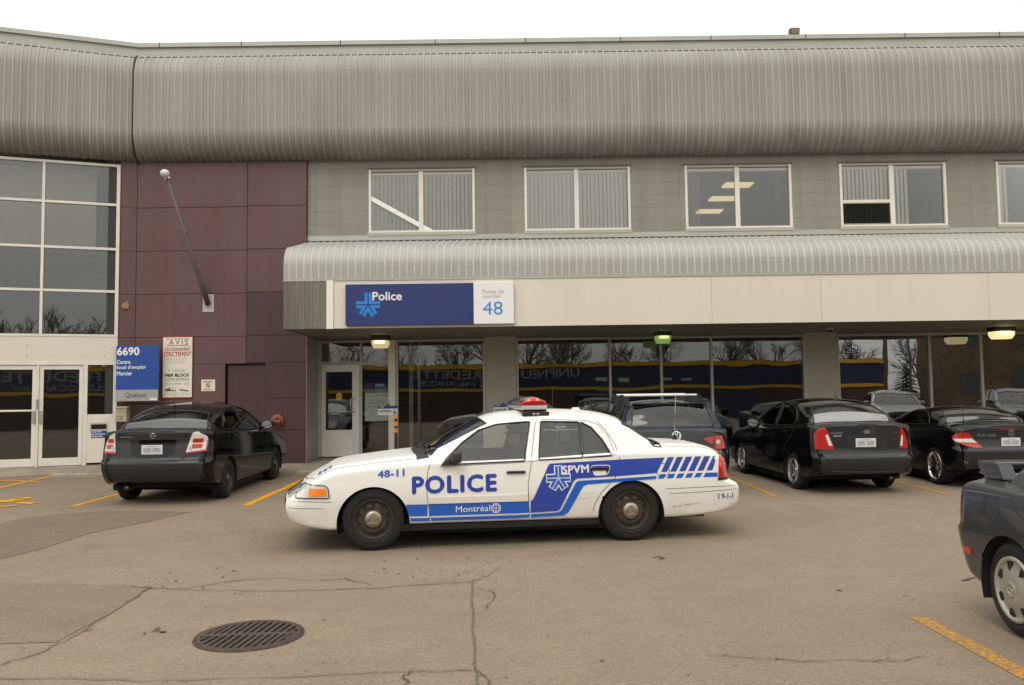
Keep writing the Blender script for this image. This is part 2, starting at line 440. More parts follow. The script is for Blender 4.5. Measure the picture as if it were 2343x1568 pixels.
# yellow paint
yel = mat('yellow_paint', srgb(214, 150, 30), 0.75, spec=0.2, vary=0.3, vscale=9, bump=0.3, bscale=120)
def worn_paint():
    M = bpy.data.materials.new('worn_yellow_paint'); M.use_nodes = True
    n = M.node_tree; B = n.nodes['Principled BSDF']; B.inputs['Roughness'].default_value = 0.8; B.inputs['Specular IOR Level'].default_value = 0.2
    t = n.nodes.new('ShaderNodeTexCoord'); x = n.nodes.new('ShaderNodeTexNoise'); x.inputs['Scale'].default_value = 34; x.inputs['Detail'].default_value = 6; x.inputs['Roughness'].default_value = 0.7
    r_ = n.nodes.new('ShaderNodeValToRGB'); e = r_.color_ramp.elements
    e[0].position, e[0].color = 0.43, (0.200, 0.150, 0.095, 1); e[1].position, e[1].color = 0.60, srgb(200, 142, 42)
    n.links.new(t.outputs['Object'], x.inputs['Vector']); n.links.new(x.outputs['Fac'], r_.inputs[0]); n.links.new(r_.outputs[0], B.inputs['Base Color'])
    return M
wyel = worn_paint()
def line(name, x0, y0, x1, y1, w=0.11, M_=yel):
    mb = MB(); ys_ = [y0] + ([SL0] if y0 < SL0 < y1 else []) + [y1]
    pts = [(x0 + (x1 - x0) * (y - y0) / (y1 - y0), y) for y in ys_]
    draped_ribbon(mb, pts, w, 0.004, M_); return struct(mb.build(name))
line('parking_line', -6.79, 12.9, -6.70, 17.2)
line('parking_line', -4.08, 12.75, -4.06, 17.2, 0.125)
line('parking_line', 4.05, 12.9, 4.06, 17.2, 0.10, wyel)
line('parking_line', 6.70, 12.93, 6.69, 17.2, 0.10, wyel)
line('parking_line', -1.35, 12.9, -1.35, 17.2); line('parking_line', 1.36, 12.9, 1.36, 17.2)
line('parking_line', 9.35, 12.9, 9.35, 17.2)
line('parking_line', 2.95, 1.5, 2.93, 6.16, 0.125, wyel); line('parking_line', -2.6, -3.5, -2.6, 2.2, 0.12, wyel)
bay = MB()
def stroke(pts, w=0.11): draped_ribbon(bay, pix_poly(pts), w, 0.008, yel)
stroke([(-60, 1086), (20, 1083), (90, 1078), (145, 1077.5)], 0.10)
stroke([(146, 1078), (120, 1091), (60, 1103), (0, 1117), (-60, 1128)], 0.12)
stroke([(-30, 1101), (40, 1101), (90, 1104)], 0.10)
struct(bay.build('accessible_bay_outline'))
whl = MB()                                                           # what is left of a painted wheelchair mark
for pts, w in ([(-40, 1151), (20, 1147), (60, 1141)], 0.30), ([(-60, 1163), (20, 1159), (40, 1157)], 0.12), ([(30, 1143), (70, 1140)], 0.25), ([(40, 1151), (78, 1153)], 0.16):
    draped_ribbon(whl, pix_poly(pts), w, 0.008, yel)
struct(whl.build('wheelchair_bay_marking'))

# sidewalk and kerb (low, rising gently to the doors)
conc = mat('concrete', (0.30, 0.255, 0.195), 0.9, vary=0.28, vscale=2.5, bump=0.3, bscale=60, col2=(0.20, 0.165, 0.125))
kerbm = mat('kerb_stone', (0.36, 0.32, 0.26), 0.9, vary=0.3, vscale=5, bump=0.4, bscale=40)
KY = 17.32
wa = R(19.6); WP = Vector((onY(312, 575, 18.87).x, 18.87, 0)); WD = Vector((-math.cos(wa), -math.sin(wa), 0)); WN = Vector((math.sin(wa), -math.cos(wa), 0))
def kerb_z(y): return 0.150 + (min(y, 20.0) - KY) * 0.032
sw = MB()
kx0 = -9.6
sw.add([(kx0, KY + .16, kerb_z(KY + .16)), (20, KY + .16, kerb_z(KY + .16)), (20, 20.6, kerb_z(20)), (kx0, 20.6, kerb_z(20))], [(0, 1, 2, 3)], conc)
struct(sw.build('sidewalk'))
kb = MB()
x = kx0
while x < 20:
    w = 1.5; kb.bbox(x, x + w - 0.012, KY, KY + .158, 0.0, kerb_z(KY) + .004, 0.02, kerbm); x += w
struct(kb.build('kerb'))
ap = MB()                                                            # flush concrete apron before the left doors
def wingpt(s, z, d=0.0): return WP + WD * s + WN * d + Vector((0, 0, z))
a0, a1 = wingpt(1.2, 0, 1.4), wingpt(9, 0, 1.4)
ap.add([(-9.6, KY + 0.5, gz(KY + .5) + .006), (a1.x, a1.y - .0, gz(a1.y) + .006), wingpt(9, .27, -.3), wingpt(.3, .27, -.3), (-8.4, 18.9, .22)], [(0, 1, 2, 3, 4)], conc)
struct(ap.build('concrete_apron'))

# storm drain grate
iron = mat('cast_iron', (0.075, 0.054, 0.042), 0.65, metal=0.3, vary=0.35, vscale=14, bump=0.5, bscale=120)
blk = mat('black_void', (0.008, 0.007, 0.006), 0.9)
gc = (ground(447, 1458) + ground(694, 1453)) / 2; gr = (ground(694, 1453) - ground(447, 1458)).length / 2
dr = thing('storm_drain', 'round cast iron storm drain grate set in the foreground asphalt', 'drain grate', (gc.x, gc.y, 0))
mb = MB(); mb.lathe([(gr * .955, 0.004), (gr * .955, 0.014), (gr * .99, 0.014), (gr, 0.003)], iron, 48, Matrix.Translation(gc))
mb.build('frame', parent=dr)
mb = MB(); mb.lathe([(0.0, 0.005), (gr * .955, 0.005)], blk, 40, Matrix.Translation(gc)); mb.build('pit', parent=dr)
gm = MB(); rg = gr * .945
gm.lathe([(rg * .92, 0.006), (rg * .92, 0.016), (rg, 0.016), (rg, 0.006)], iron, 48, Matrix.Translation(gc))
ga = R(4); ca, sa = math.cos(ga), math.sin(ga)
def gl(a, b, z): return Vector((gc.x + a * ca - b * sa, gc.y + a * sa + b * ca, z))
def gbar(a0, a1, b0, b1, sh):
    p = [gl(a0 - sh / 2, b0, .006), gl(a1 - sh / 2, b0, .006), gl(a1 + sh / 2, b1, .006), gl(a0 + sh / 2, b1, .006)]
    gm.prism(p, (0, 0, .0105), iron)
gbar(-rg * .95, rg * .95, -.022, .022, 0)
for k in range(-6, 7):
    a = k * rg * .142
    hh = math.sqrt(max(0, (rg * .93) ** 2 - a * a))
    if hh > 0.06:
        gbar(a - .012, a + .012, .0225, hh * .99, .05); gbar(a - .012, a + .012, -hh * .99, -.0225, .05)
gm.build('grate', parent=dr)

# ================================================================== BUILDING
YP, YG, YS, YC = 18.87, 18.95, 20.0, 17.0
BLD = thing('commercial_building', 'two storey commercial building with ribbed grey metal mansard, purple panels and shopfront canopy', 'building', (0, 20, 0))
def bp(name, mb, M=None, parent=BLD): return mb.build(name, M, parent)
XR = 17.0
zM0_ = onY(1171, 361, YP).z; zM1_ = onY(1171, 285, YP - .47).z; zc1_ = onY(1171, 606, YC).z
def streaked(name, col, streak, rough=0.5, sc=1.0, amt=0.5, spec=0.4, metal=0.0, panels=None, crimp=None, grime_shade=None):
    """weathered cladding: vertical streaks and blotches; panels=(w, h, dark) adds fine joints"""
    M = bpy.data.materials.new(name); M.use_nodes = True
    n = M.node_tree; B = n.nodes['Principled BSDF']; lk = n.links.new
    B.inputs['Roughness'].default_value = rough; B.inputs['Specular IOR Level'].default_value = spec; B.inputs['Metallic'].default_value = metal
    t = n.nodes.new('ShaderNodeTexCoord'); mp_ = n.nodes.new('ShaderNodeMapping'); mp_.inputs['Scale'].default_value = (2.6 * sc, 2.6 * sc, 0.16 * sc)
    a = n.nodes.new('ShaderNodeTexNoise'); a.inputs['Scale'].default_value = 1.5; a.inputs['Detail'].default_value = 6
    b = n.nodes.new('ShaderNodeTexNoise'); b.inputs['Scale'].default_value = 0.9 * sc; b.inputs['Detail'].default_value = 5
    lk(t.outputs['Object'], mp_.inputs[0]); lk(mp_.outputs[0], a.inputs['Vector']); lk(t.outputs['Object'], b.inputs['Vector'])
    ad = n.nodes.new('ShaderNodeMath'); ad.operation = 'MULTIPLY_ADD'; ad.inputs[1].default_value = 0.6
    m2 = n.nodes.new('ShaderNodeMath'); m2.operation = 'MULTIPLY'; m2.inputs[1].default_value = 0.4
    lk(b.outputs['Fac'], m2.inputs[0]); lk(a.outputs['Fac'], ad.inputs[0]); lk(m2.outputs[0], ad.inputs[2])
    r_ = n.nodes.new('ShaderNodeValToRGB'); e = r_.color_ramp.elements
    e[0].position, e[1].position = 0.36, 0.62
    e[0].color = tuple(streak[i] * amt + col[i] * (1 - amt) for i in range(3)) + (1,); e[1].color = tuple(col[:3]) + (1,)
    lk(ad.outputs[0], r_.inputs[0]); out = r_.outputs[0]
    if panels:
        sp = n.nodes.new('ShaderNodeSeparateXYZ'); cb = n.nodes.new('ShaderNodeCombineXYZ')
        lk(t.outputs['Object'], sp.inputs[0]); lk(sp.outputs['X'], cb.inputs['X']); lk(sp.outputs['Z'], cb.inputs['Y'])
        br = n.nodes.new('ShaderNodeTexBrick'); br.offset = 0.0; br.squash = 1.0
        br.inputs['Scale'].default_value = 1.0; br.inputs['Brick Width'].default_value = panels[0]; br.inputs['Row Height'].default_value = panels[1]
        br.inputs['Mortar Size'].default_value = 0.006; br.inputs['Mortar Smooth'].default_value = 0.6
        br.inputs['Color1'].default_value = (1, 1, 1, 1); br.inputs['Color2'].default_value = (0.955, 0.955, 0.95, 1); br.inputs['Mortar'].default_value = (panels[2],) * 3 + (1,)
        lk(cb.outputs[0], br.inputs['Vector'])
        mu = n.nodes.new('ShaderNodeMixRGB'); mu.blend_type = 'MULTIPLY'; mu.inputs[0].default_value = 1
        lk(out, mu.inputs[1]); lk(br.outputs['Color'], mu.inputs[2]); out = mu.outputs[0]
        bu = n.nodes.new('ShaderNodeBump'); bu.inputs['Strength'].default_value = 0.5; bu.inputs['Distance'].default_value = 0.006
        iv = n.nodes.new('ShaderNodeMath'); iv.operation = 'SUBTRACT'; iv.inputs[0].default_value = 1; lk(br.outputs['Fac'], iv.inputs[1])
        lk(iv.outputs[0], bu.inputs['Height']); lk(bu.outputs[0], B.inputs['Normal'])
    if grime_shade:                                                              # soot streaks, with underside shade painted in, fading up from the lower edge
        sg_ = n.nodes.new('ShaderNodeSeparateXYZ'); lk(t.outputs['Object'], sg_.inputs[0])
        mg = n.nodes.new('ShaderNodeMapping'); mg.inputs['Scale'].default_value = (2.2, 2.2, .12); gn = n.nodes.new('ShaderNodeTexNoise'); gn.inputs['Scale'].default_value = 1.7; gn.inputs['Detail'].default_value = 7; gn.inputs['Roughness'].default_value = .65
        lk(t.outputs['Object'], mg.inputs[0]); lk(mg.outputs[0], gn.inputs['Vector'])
        rg_ = n.nodes.new('ShaderNodeMapRange'); rg_.inputs[1].default_value = grime_shade[0]; rg_.inputs[2].default_value = grime_shade[1]; rg_.inputs[3].default_value = 1.15; rg_.inputs[4].default_value = 0.0
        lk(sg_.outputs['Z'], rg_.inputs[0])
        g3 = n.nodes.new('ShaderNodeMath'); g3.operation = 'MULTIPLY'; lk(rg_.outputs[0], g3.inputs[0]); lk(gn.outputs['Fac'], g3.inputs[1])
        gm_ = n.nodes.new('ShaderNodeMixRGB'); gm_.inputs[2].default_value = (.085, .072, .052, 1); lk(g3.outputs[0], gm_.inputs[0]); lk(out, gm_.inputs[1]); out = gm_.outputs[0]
    if crimp:                                                              # fine horizontal crimps where the sheet is bent
        sp = n.nodes.new('ShaderNodeSeparateXYZ'); lk(t.outputs['Object'], sp.inputs[0])
        a_ = n.nodes.new('ShaderNodeMath'); a_.operation = 'MULTIPLY'; a_.inputs[1].default_value = 2 * math.pi / .028
        b_ = n.nodes.new('ShaderNodeMath'); b_.operation = 'SINE'; lk(sp.outputs['Z'], a_.inputs[0]); lk(a_.outputs[0], b_.inputs[0])
        g1 = n.nodes.new('ShaderNodeMath'); g1.operation = 'GREATER_THAN'; g1.inputs[1].default_value = crimp[0]; g2 = n.nodes.new('ShaderNodeMath'); g2.operation = 'LESS_THAN'; g2.inputs[1].default_value = crimp[1]
        lk(sp.outputs['Z'], g1.inputs[0]); lk(sp.outputs['Z'], g2.inputs[0])
        m1 = n.nodes.new('ShaderNodeMath'); m1.operation = 'MULTIPLY'; lk(g1.outputs[0], m1.inputs[0]); lk(g2.outputs[0], m1.inputs[1])
        m3 = n.nodes.new('ShaderNodeMath'); m3.operation = 'MULTIPLY'; lk(b_.outputs[0], m3.inputs[0]); lk(m1.outputs[0], m3.inputs[1])
        bu = n.nodes.new('ShaderNodeBump'); bu.inputs['Strength'].default_value = 0.6; bu.inputs['Distance'].default_value = 0.004
        lk(m3.outputs[0], bu.inputs['Height']); lk(bu.outputs[0], B.inputs['Normal'])
    lk(out, B.inputs['Base Color']); return M
galv = streaked('ribbed_metal', (0.305, 0.304, 0.272), (0.205, 0.196, 0.166), 0.5, 0.8, 0.6, 0.4, 0.1, crimp=(zM1_ - .10, zM1_ + .0), grime_shade=(zM0_ - .05, zM1_ - .02))
galvr = streaked('ribbed_metal_ridge', (0.405, 0.402, 0.36), (0.30, 0.285, 0.235), 0.5, 0.8, 0.6, 0.4, 0.1, grime_shade=(zM0_ - .05, zM1_ - .05))
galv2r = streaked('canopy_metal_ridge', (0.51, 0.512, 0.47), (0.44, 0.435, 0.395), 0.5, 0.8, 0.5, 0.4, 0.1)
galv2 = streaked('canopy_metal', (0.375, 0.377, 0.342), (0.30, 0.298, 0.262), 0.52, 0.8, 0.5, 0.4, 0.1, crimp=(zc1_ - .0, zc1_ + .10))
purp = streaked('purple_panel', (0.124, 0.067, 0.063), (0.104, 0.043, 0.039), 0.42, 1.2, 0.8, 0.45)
purpd = streaked('purple_panel_dark', (0.070, 0.034, 0.034), (0.058, 0.027, 0.026), 0.45, 1.2, 0.8, 0.45)  # darker purple for the lower panels and the side door
gray = streaked('grey_block', (0.288, 0.276, 0.240), (0.208, 0.198, 0.170), 0.75, 0.7, 0.7, 0.3, 0, (0.56, 0.297, 0.72))
cream = streaked('cream_panel', (0.70, 0.645, 0.56), (0.64, 0.58, 0.49), 0.55, 0.6, 0.6, 0.3)
white = mat('white_frame', (0.72, 0.68, 0.61), 0.4, vary=0.08, vscale=3)
whitem = mat('frame_grey_white', (0.46, 0.44, 0.39), 0.45, vary=0.1, vscale=3)
flash = streaked('metal_flashing', (0.42, 0.43, 0.38), (0.34, 0.34, 0.29), 0.4, 0.5, 0.5, 0.5, 0.2)
dark = mat('dark_trim', (0.03, 0.027, 0.024), 0.6)
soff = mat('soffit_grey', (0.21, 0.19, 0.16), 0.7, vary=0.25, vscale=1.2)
pier = streaked('pier_panel', (0.45, 0.42, 0.36), (0.38, 0.35, 0.30), 0.6, 0.7, 0.6, 0.3)

zM0 = onY(1171, 361, YP).z; zM1 = onY(1171, 285, YP - .47).z; zM2 = onY(1171, 165, YP - .47).z; zM3 = onY(1171, 121, YP - .05).z
def smoothprof(kind):
    if kind == 'mansard':
        p = [(0.47 * math.sin(t), zM1 - (zM1 - zM0) * math.cos(t)) for t in np.linspace(0.05, math.pi / 2, 12)]
        p += [(0.47, z) for z in np.linspace(zM1, zM2, 5)[1:]]
        p += [(0.05 + 0.42 * math.cos(t), zM2 + (zM3 - zM2) * math.sin(t)) for t in np.linspace(0, math.pi / 2 * .93, 9)[1:]]
        return p
    zc0 = onY(1171, 634, YC).z; zc1 = onY(1171, 606, YC).z; zc2 = onY(1171, 560, YC + .42).z; zc3 = onY(1171, 549, YG - .01).z
    D = YG - YC
    p = [(D, zc0), (D, (zc0 + zc1) / 2), (D, zc1)]
    p += [(D - .42 + .42 * math.cos(t), zc1 + (zc2 - zc1) * math.sin(t)) for t in np.linspace(0, math.pi / 2 * .96, 10)[1:]]
    p += [(d, zc2 + (zc3 - zc2) * (1 - d / (D - .42))) for d in np.linspace(D - .48, 0.01, 5)]
    return p
def ribbed(mb, prof, org, dirv, nrm, s0, s1, M, period=0.152, rib=0.026, clip=None, M2=None):
    M2 = M2 or M
    """ribbed sheet bent to a profile [(distance out, z)] and run along dirv"""
    P = [Vector((d, z)) for d, z in prof]
    Q, Nn = [], []
    for i, p in enumerate(P):
        t = (P[min(i + 1, len(P) - 1)] - P[max(i - 1, 0)]).normalized(); nn = Vector((t.y, -t.x))
        Q.append(p); Nn.append(nn)
    cols = []; k0 = int(math.floor(s0 / period)) - 1; k1 = int(math.ceil(s1 / period)) + 1
    for k in range(k0, k1):
        b = k * period
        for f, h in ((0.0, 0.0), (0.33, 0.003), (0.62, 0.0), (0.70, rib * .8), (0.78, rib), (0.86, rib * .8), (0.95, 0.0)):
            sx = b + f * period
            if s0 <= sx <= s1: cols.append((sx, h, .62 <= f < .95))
    vs = []
    for sx, h, _ in cols:
        for q, nn in zip(Q, Nn):
            e = q + nn * h
            vs.append(Vector(org) + Vector(dirv) * sx + Vector(nrm) * e.x + Vector((0, 0, e.y)))
    n = len(Q); fs = [(c * n + i, (c + 1) * n + i, (c + 1) * n + i + 1, c * n + i + 1) for c in range(len(cols) - 1) for i in range(n - 1)]
    bm = bmesh.new(); bv = [bm.verts.new(v) for v in vs]
    for k_, f in enumerate(fs):
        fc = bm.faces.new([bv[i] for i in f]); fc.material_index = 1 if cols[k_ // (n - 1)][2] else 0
    if clip:
        bmesh.ops.bisect_plane(bm, geom=bm.verts[:] + bm.edges[:] + bm.faces[:], plane_co=clip[0], plane_no=clip[1], clear_outer=True)
    mi = [f.material_index for f in bm.faces]; b0 = len(mb.m)
    mb.frombm(bm, M, None, False); k2 = mb._mi(M2)
    for q, v_ in enumerate(mi):
        if v_: mb.m[b0 + q] = k2
mit = (WN + Vector((0, -1, 0))).normalized()                           # mitre plane of the inner corner contains this direction
mn = Vector((mit.y, -mit.x, 0)).normalized()
if mn.x > 0: mn = -mn                                                  # points to the wing side
mp_prof = smoothprof('mansard')
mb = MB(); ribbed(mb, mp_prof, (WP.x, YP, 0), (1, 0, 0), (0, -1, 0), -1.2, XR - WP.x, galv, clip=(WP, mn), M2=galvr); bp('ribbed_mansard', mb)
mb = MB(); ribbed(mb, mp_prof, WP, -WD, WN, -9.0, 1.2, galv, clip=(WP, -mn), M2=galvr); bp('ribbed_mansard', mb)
mb = MB()                                                              # dark closure behind the corner joint and along the top edge
jp = [WP + mit * (-(d + .012) / mit.dot(Vector((0, 1, 0))) ) * 1.0 + Vector((0, 0, z)) for d, z in mp_prof]
mb.tube(jp, 0.022, dark, 6); bp('corner_joint', mb)
zF0 = zM3 - .02; zF1 = onY(1171, 91, YP).z
mb = MB()
def both(mb, d0, d1, z0, z1, M):
    """box run along both facades, mitred at the inner corner; d = distance in front of the wall"""
    c0 = WP + mit * (d0 / -mit.y); c1 = WP + mit * (d1 / -mit.y)
    far = wingpt(9, 0)
    w0, w1 = far + WN * d0, far + WN * d1
    for a, b, c_, d_ in ((Vector((XR, YP - d0, 0)), c0, c1, Vector((XR, YP - d1, 0))), (c0, w0, w1, c1)):
        mb.prism([Vector((p.x, p.y, z0)) for p in (a, b, c_, d_)], (0, 0, z1 - z0), M)
both(mb, -0.25, 0.02, zF0 - .15, zF1 - .10, flash); both(mb, -0.28, 0.075, zF1 - .10, zF1, flash)
bp('roof_edge_cap', mb)
for sx in (-8.1, -6.2, -3.9, -1.7, 0.4, 2.6, 4.7, 6.9, 9.2, 11.4):
    mb = MB(); mb.box(sx, sx + .02, YP - .079, YP - .0755, zF1 - .105, zF1 + .003, dark); bp('cap_seam', mb)
mb = MB(); both(mb, -0.2, 0.30, zM3 - .22, zM3 - .10, dark); bp('mansard_closure', mb)

# --- purple panels
zr = [onY(440, v, YP).z for v in (360, 475, 574, 672.5, 771.5, 834)]
zbase = kerb_z(YP) + 0.0
gp = 0.011
xa, xb, xc, xd = WP.x, onY(565, 600, YP).x, onY(707.5, 460, YP).x, onY(694, 900, YP).x
xd = (xc + xd) / 2; xc = xd
n0, n1 = onY(515, 900, YP).x, onY(607, 900, YP).x
maro = mat('joint_maroon', (.022, .010, .010), .7)
mb = MB(); mb.box(xa, n0, YP + .012, YP + .25, zbase - .1, zr[0], maro); mb.box(n1, xc, YP + .012, YP + .25, zbase - .1, zr[0], maro); mb.box(n0, n1, YP + .012, YP + .25, zr[5] - .002, zr[0], maro); mb.box(n0, n1, YP + .13, YP + .25, zbase - .1, zr[5], maro)
wq = [wingpt(0, 0, -.012), wingpt(.60, 0, -.012), wingpt(.60, 0, -.2), wingpt(0, 0, -.2)]
mb.prism([q + Vector((0, 0, zbase - .1)) for q in wq], (0, 0, zr[0] - zbase + .1), dark); bp('panel_backing', mb)
mb = MB()
def pan(x0, x1, z1, z0, M=purp): mb.bbox(x0 + gp / 2, x1 - gp / 2, YP, YP + .0115, z0 + gp / 2, z1 - gp / 2, 0.004, M, seg=1)
for i in range(5):
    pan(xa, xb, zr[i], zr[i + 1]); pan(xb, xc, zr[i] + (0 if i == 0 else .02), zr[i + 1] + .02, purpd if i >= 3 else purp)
zl = [zr[5], onY(440, 922, YP).z, zbase + .0]
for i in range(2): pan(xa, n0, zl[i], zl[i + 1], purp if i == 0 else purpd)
zq = [zr[5] + .02, onY(650, 911, YP).z, onY(650, 984, YP).z, zbase]
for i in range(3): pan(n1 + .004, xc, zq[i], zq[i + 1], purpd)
def wpan(s0, s1, z1, z0, M=purp):
    q = [wingpt(s0 + gp / 2, z0 + gp / 2), wingpt(s1 - gp / 2, z0 + gp / 2), wingpt(s1 - gp / 2, z1 - gp / 2), wingpt(s0 + gp / 2, z1 - gp / 2)]
    mb.prism(q, WN * -.0115, M)
def ws(u, v): return (onPlane(u, v, WP, WN) - WP).dot(WD)
def wz(u, v): return onPlane(u, v, WP, WN).z
sg0 = ws(276.5, 560); sg0b = ws(264, 900)
sg0 = (sg0 + sg0b) / 2
for i in range(5): wpan(0, sg0, zr[i], zr[i + 1])
for i in range(2): wpan(0, sg0, zl[i], zl[i + 1], purp if i == 0 else purpd)
bp('purple_panels', mb)
mb = MB()                                                              # flush side door, set back with a shadow gap
mb.bbox(n0 + .03, n1 - .004, YP + .075, YP + .12, zbase + .01, zr[5] - .03, 0.004, purpd, seg=1)
sdoor = bp('side_door', mb)
mb = MB(); mb.box(xc, xc + .012, YP - .0, YS + .1, zbase, onY(700, 753, YC).z - .004, mat('return_grey', (0.30, 0.285, 0.25), 0.5, vary=0.15)); mb.box(xc - .012, xc, YP - .004, YP + .3, zbase - .05, zr[0], mat('purple_edge', (0.075, 0.032, 0.032), 0.5)); bp('return_wall', mb)

# --- upper grey wall with windows
zG0, zG1 = onY(1171, 547, YG).z - .15, zM0 + .1
wins = [((843.5, 391), (1086, 533.5)), ((1199.5, 381), (1442, 527.5)), ((1567, 376), (1811, 521.5)), ((1921, 372), (2165, 516)), ((2280, 368), (2522, 512))]
WR = []
for (u0, v0), (u1, v1) in wins:
    a = onY(u0, (v0 + v1) / 2, YG); b = onY(u1, (v0 + v1) / 2, YG)
    zt = onY((u0 + u1) / 2, v0, YG).z - 0; zb = onY((u0 + u1) / 2, v1, YG).z
    WR.append([a.x, b.x, zb, zt])
ztm = sum(w[3] for w in WR[:4]) / 4; zbm = sum(w[2] for w in WR[:4]) / 4
for w in WR: w[2], w[3] = zbm, ztm
mb = MB()
xs_ = [xc] + [q for w in WR for q in (w[0], w[1])] + [XR]
mb.box(xc, XR, YG, YG + .22, zG0, zbm, gray); mb.box(xc, XR, YG, YG + .22, ztm, zG1, gray)
for i in range(0, len(xs_), 2): mb.box(xs_[i], xs_[i + 1], YG, YG + .22, zbm, ztm, gray)
bp('upper_wall', mb)
rust = mat('rust_stain', (0.20, 0.165, 0.12), 0.8, vary=0.3, vscale=8)
pane = glass('window_glass', (0.97, 0.98, 0.97), 1.72)
blind = mat('vertical_blind', (0.90, 0.885, 0.80), 0.6)
beige = mat('interior_beige', (0.52, 0.50, 0.45), 0.8)
def upper_window(i, x0, x1, z0, z1):
    wd = MB(); t = .055; yf = YG - .012
    wd.box(x0, x0 + t, yf, YG + .10, z0, z1, white); wd.box(x1 - t, x1, yf, YG + .10, z0, z1, white)
    wd.box(x0 + t, x1 - t, yf + .004, YG + .10, z1 - t * .9, z1, mat('frame_head_tan', (0.42, 0.36, 0.29), 0.6)); wd.box(x0 + t, x1 - t, yf, YG + .10, z0, z0 + t * .8, white)
    xm = (x0 + x1) / 2 - .02; wd.box(xm - .052, xm + .052, YG + .01, YG + .085, z0 + t * .8, z1 - t * .9, white)
    if i == 3:
        zz = z0 + (z1 - z0) * .40; wd.box(x0 + t, xm - .052, YG + .012, YG + .083, zz - .035, zz + .035, white)
    if i == 3:
        wn = bp('window', wd)
    else:
        wn = bp('window', wd)
    g_ = MB(); g_.box(x0 + t, x1 - t, YG + .045, YG + .052, z0 + t * .8, z1 - t * .9, pane)
    g_.build('pane', parent=wn)
    e = MB()
    e.box(x0 - .03, x1 + .03, YG - .035, YG - .0005, z0 - .075, z0 - .002, mat('window_sill_grey', (0.40, 0.38, 0.33), 0.5)); e.build('sill', parent=wn)
    e = MB(); e.box(x0 - .03, x1 + .03, YG - .03, YG - .0005, z1 + .002, z1 + .03, mat('drip_edge', (0.10, 0.085, 0.07), 0.5)); e.build('drip_edge', parent=wn)
    b_ = MB(); yb = YG + .14
    spans = {0: [(0, 1)], 1: [(0, 1)], 2: [(0, .16), (.86, 1)], 3: [(0, .68)], 4: [(0, .16)]}[i]
    for s0, s1 in spans:
        xx = x0 + (x1 - x0) * s0
        dense = i in (2,) 
        while xx < x0 + (x1 - x0) * s1 - .02:
            a = R(random.uniform(-3, 3) + {0: 53, 1: 40, 3: 32, 4: 30}[i]) if not dense else R(70)
            c_, s_ = .058 * math.cos(a), .058 * math.sin(a)
            b_.add([(xx - c_, yb - s_, z0 - .1), (xx + c_, yb + s_, z0 - .1), (xx + c_, yb + s_, z1 - .1), (xx - c_, yb - s_, z1 - .1)], [(0, 1, 2, 3)], blind)
            xx += .094 if not dense else .05
    b_.box(x0, x1, yb - .05, yb + .05, z1 - .115, z1 - .02, blind)
    b_.build('vertical_blind', parent=wn)
    if i == 0:
        br = MB(); br.prism([(x0 + .02, yb - .12, z0 + (z1 - z0) * .60), (x0 + (x1 - x0) * .64, yb - .12, z0), (x0 + (x1 - x0) * .56, yb - .12, z0 - .0), (x0 + .02, yb - .12, z0 + (z1 - z0) * .52)], (0, .05, 0), mat('brace_white', (0.8, 0.8, 0.76), 0.5)); br.build('brace', parent=wn)
    if i == 3:
        s_ = MB(); zz = z0 + (z1 - z0) * .40
        s_.box(x0 + t + .02, xm - .07, YG + .022, YG + .030, z0 + t, zz - .05, glass('insect_screen', (0.45, 0.45, 0.43), 1.15, 0.4)); s_.build('screen', parent=wn)
        fr_ = MB()
        for a, b in (((x0 + t + .002, z0 + t), (xm - .053, z0 + t + .02)), ((x0 + t + .002, zz - .055), (xm - .053, zz - .036))):
            fr_.box(a[0], b[0], YG + .012, YG + .035, a[1], b[1], mat('screen_frame', (0.30, 0.23, 0.16), 0.5))
        fr_.build('screen_frame', parent=wn)
for i, w in enumerate(WR): upper_window(i, *w)
# upstairs room
zc_ = 7.06
mb = MB(); mb.box(xc, XR, YG + .24, 27, zbm - 1.0, zbm - .9, beige); mb.box(xc, XR, 26.9, 27.0, zbm - .9, zc_, beige); mb.box(xc, XR, YG + .24, 27, zc_, zc_ + .1, mat('ceiling_tile', (0.62, 0.62, 0.6), 0.8)); bp('upstairs_room', mb)
mb = MB(); mb.box(xc, XR, YG - .02, YG - .0005, zG0 + .14, zG0 + .27, flash); bp('wall_flashing', mb)
stain = MB()
for (u, v0, v1, w) in ((764, 385, 520, .05), (1130, 390, 520, .03), (1500, 380, 500, .03)):
    a, b = onY(u, v0, YG), onY(u, v1, YG)
    stain.box(a.x - w / 2, a.x + w / 2, YG - .0045, YG - .0005, b.z, a.z, rust)

# --- canopy over the shopfront
XC0 = onY(648.5, 640, YC).x
cp = smoothprof('canopy')
mb = MB(); ribbed(mb, cp, (XC0, YG, 0), (1, 0, 0), (0, -1, 0), 0.0, XR - XC0, galv2, period=0.152, rib=0.022, M2=galv2r); 
canopy = bp('canopy', mb)
mb = MB(); mb.box(XC0 + .02, XR, YG - .03, YG - .001, cp[-1][1] - .06, cp[-1][1] + .028, dark); mb.build('top_closure', parent=canopy)
zcb = onY(700, 753, YC).z; zct = cp[0][1]
mb = MB(); prof3 = [(XC0 - .004, YG - d, z) for d, z in cp]; mb.prism(prof3 + [(XC0 - .004, YG, cp[0][1])], (.016, 0, 0), galv2); mb.build('end_panel', parent=canopy)
mb = MB(); mb.box(XC0 - .004, XR, YC - .015, YC + .03, zct - .035, zct - .002, flash); mb.build('drip_edge', parent=canopy)
xk0, xk1, xk2 = onY(747, 700, YC).x, onY(763, 700, YC).x, XR
mb = MB(); ribbed(mb, [(0, zcb), (0, (zcb + zct) / 2), (0, zct - .036)], (XC0, YC, 0), (1, 0, 0), (0, -1, 0), 0, xk0 - XC0, galv, period=0.152, rib=.022, M2=galvr); mb.build('ribbed_side', parent=canopy)
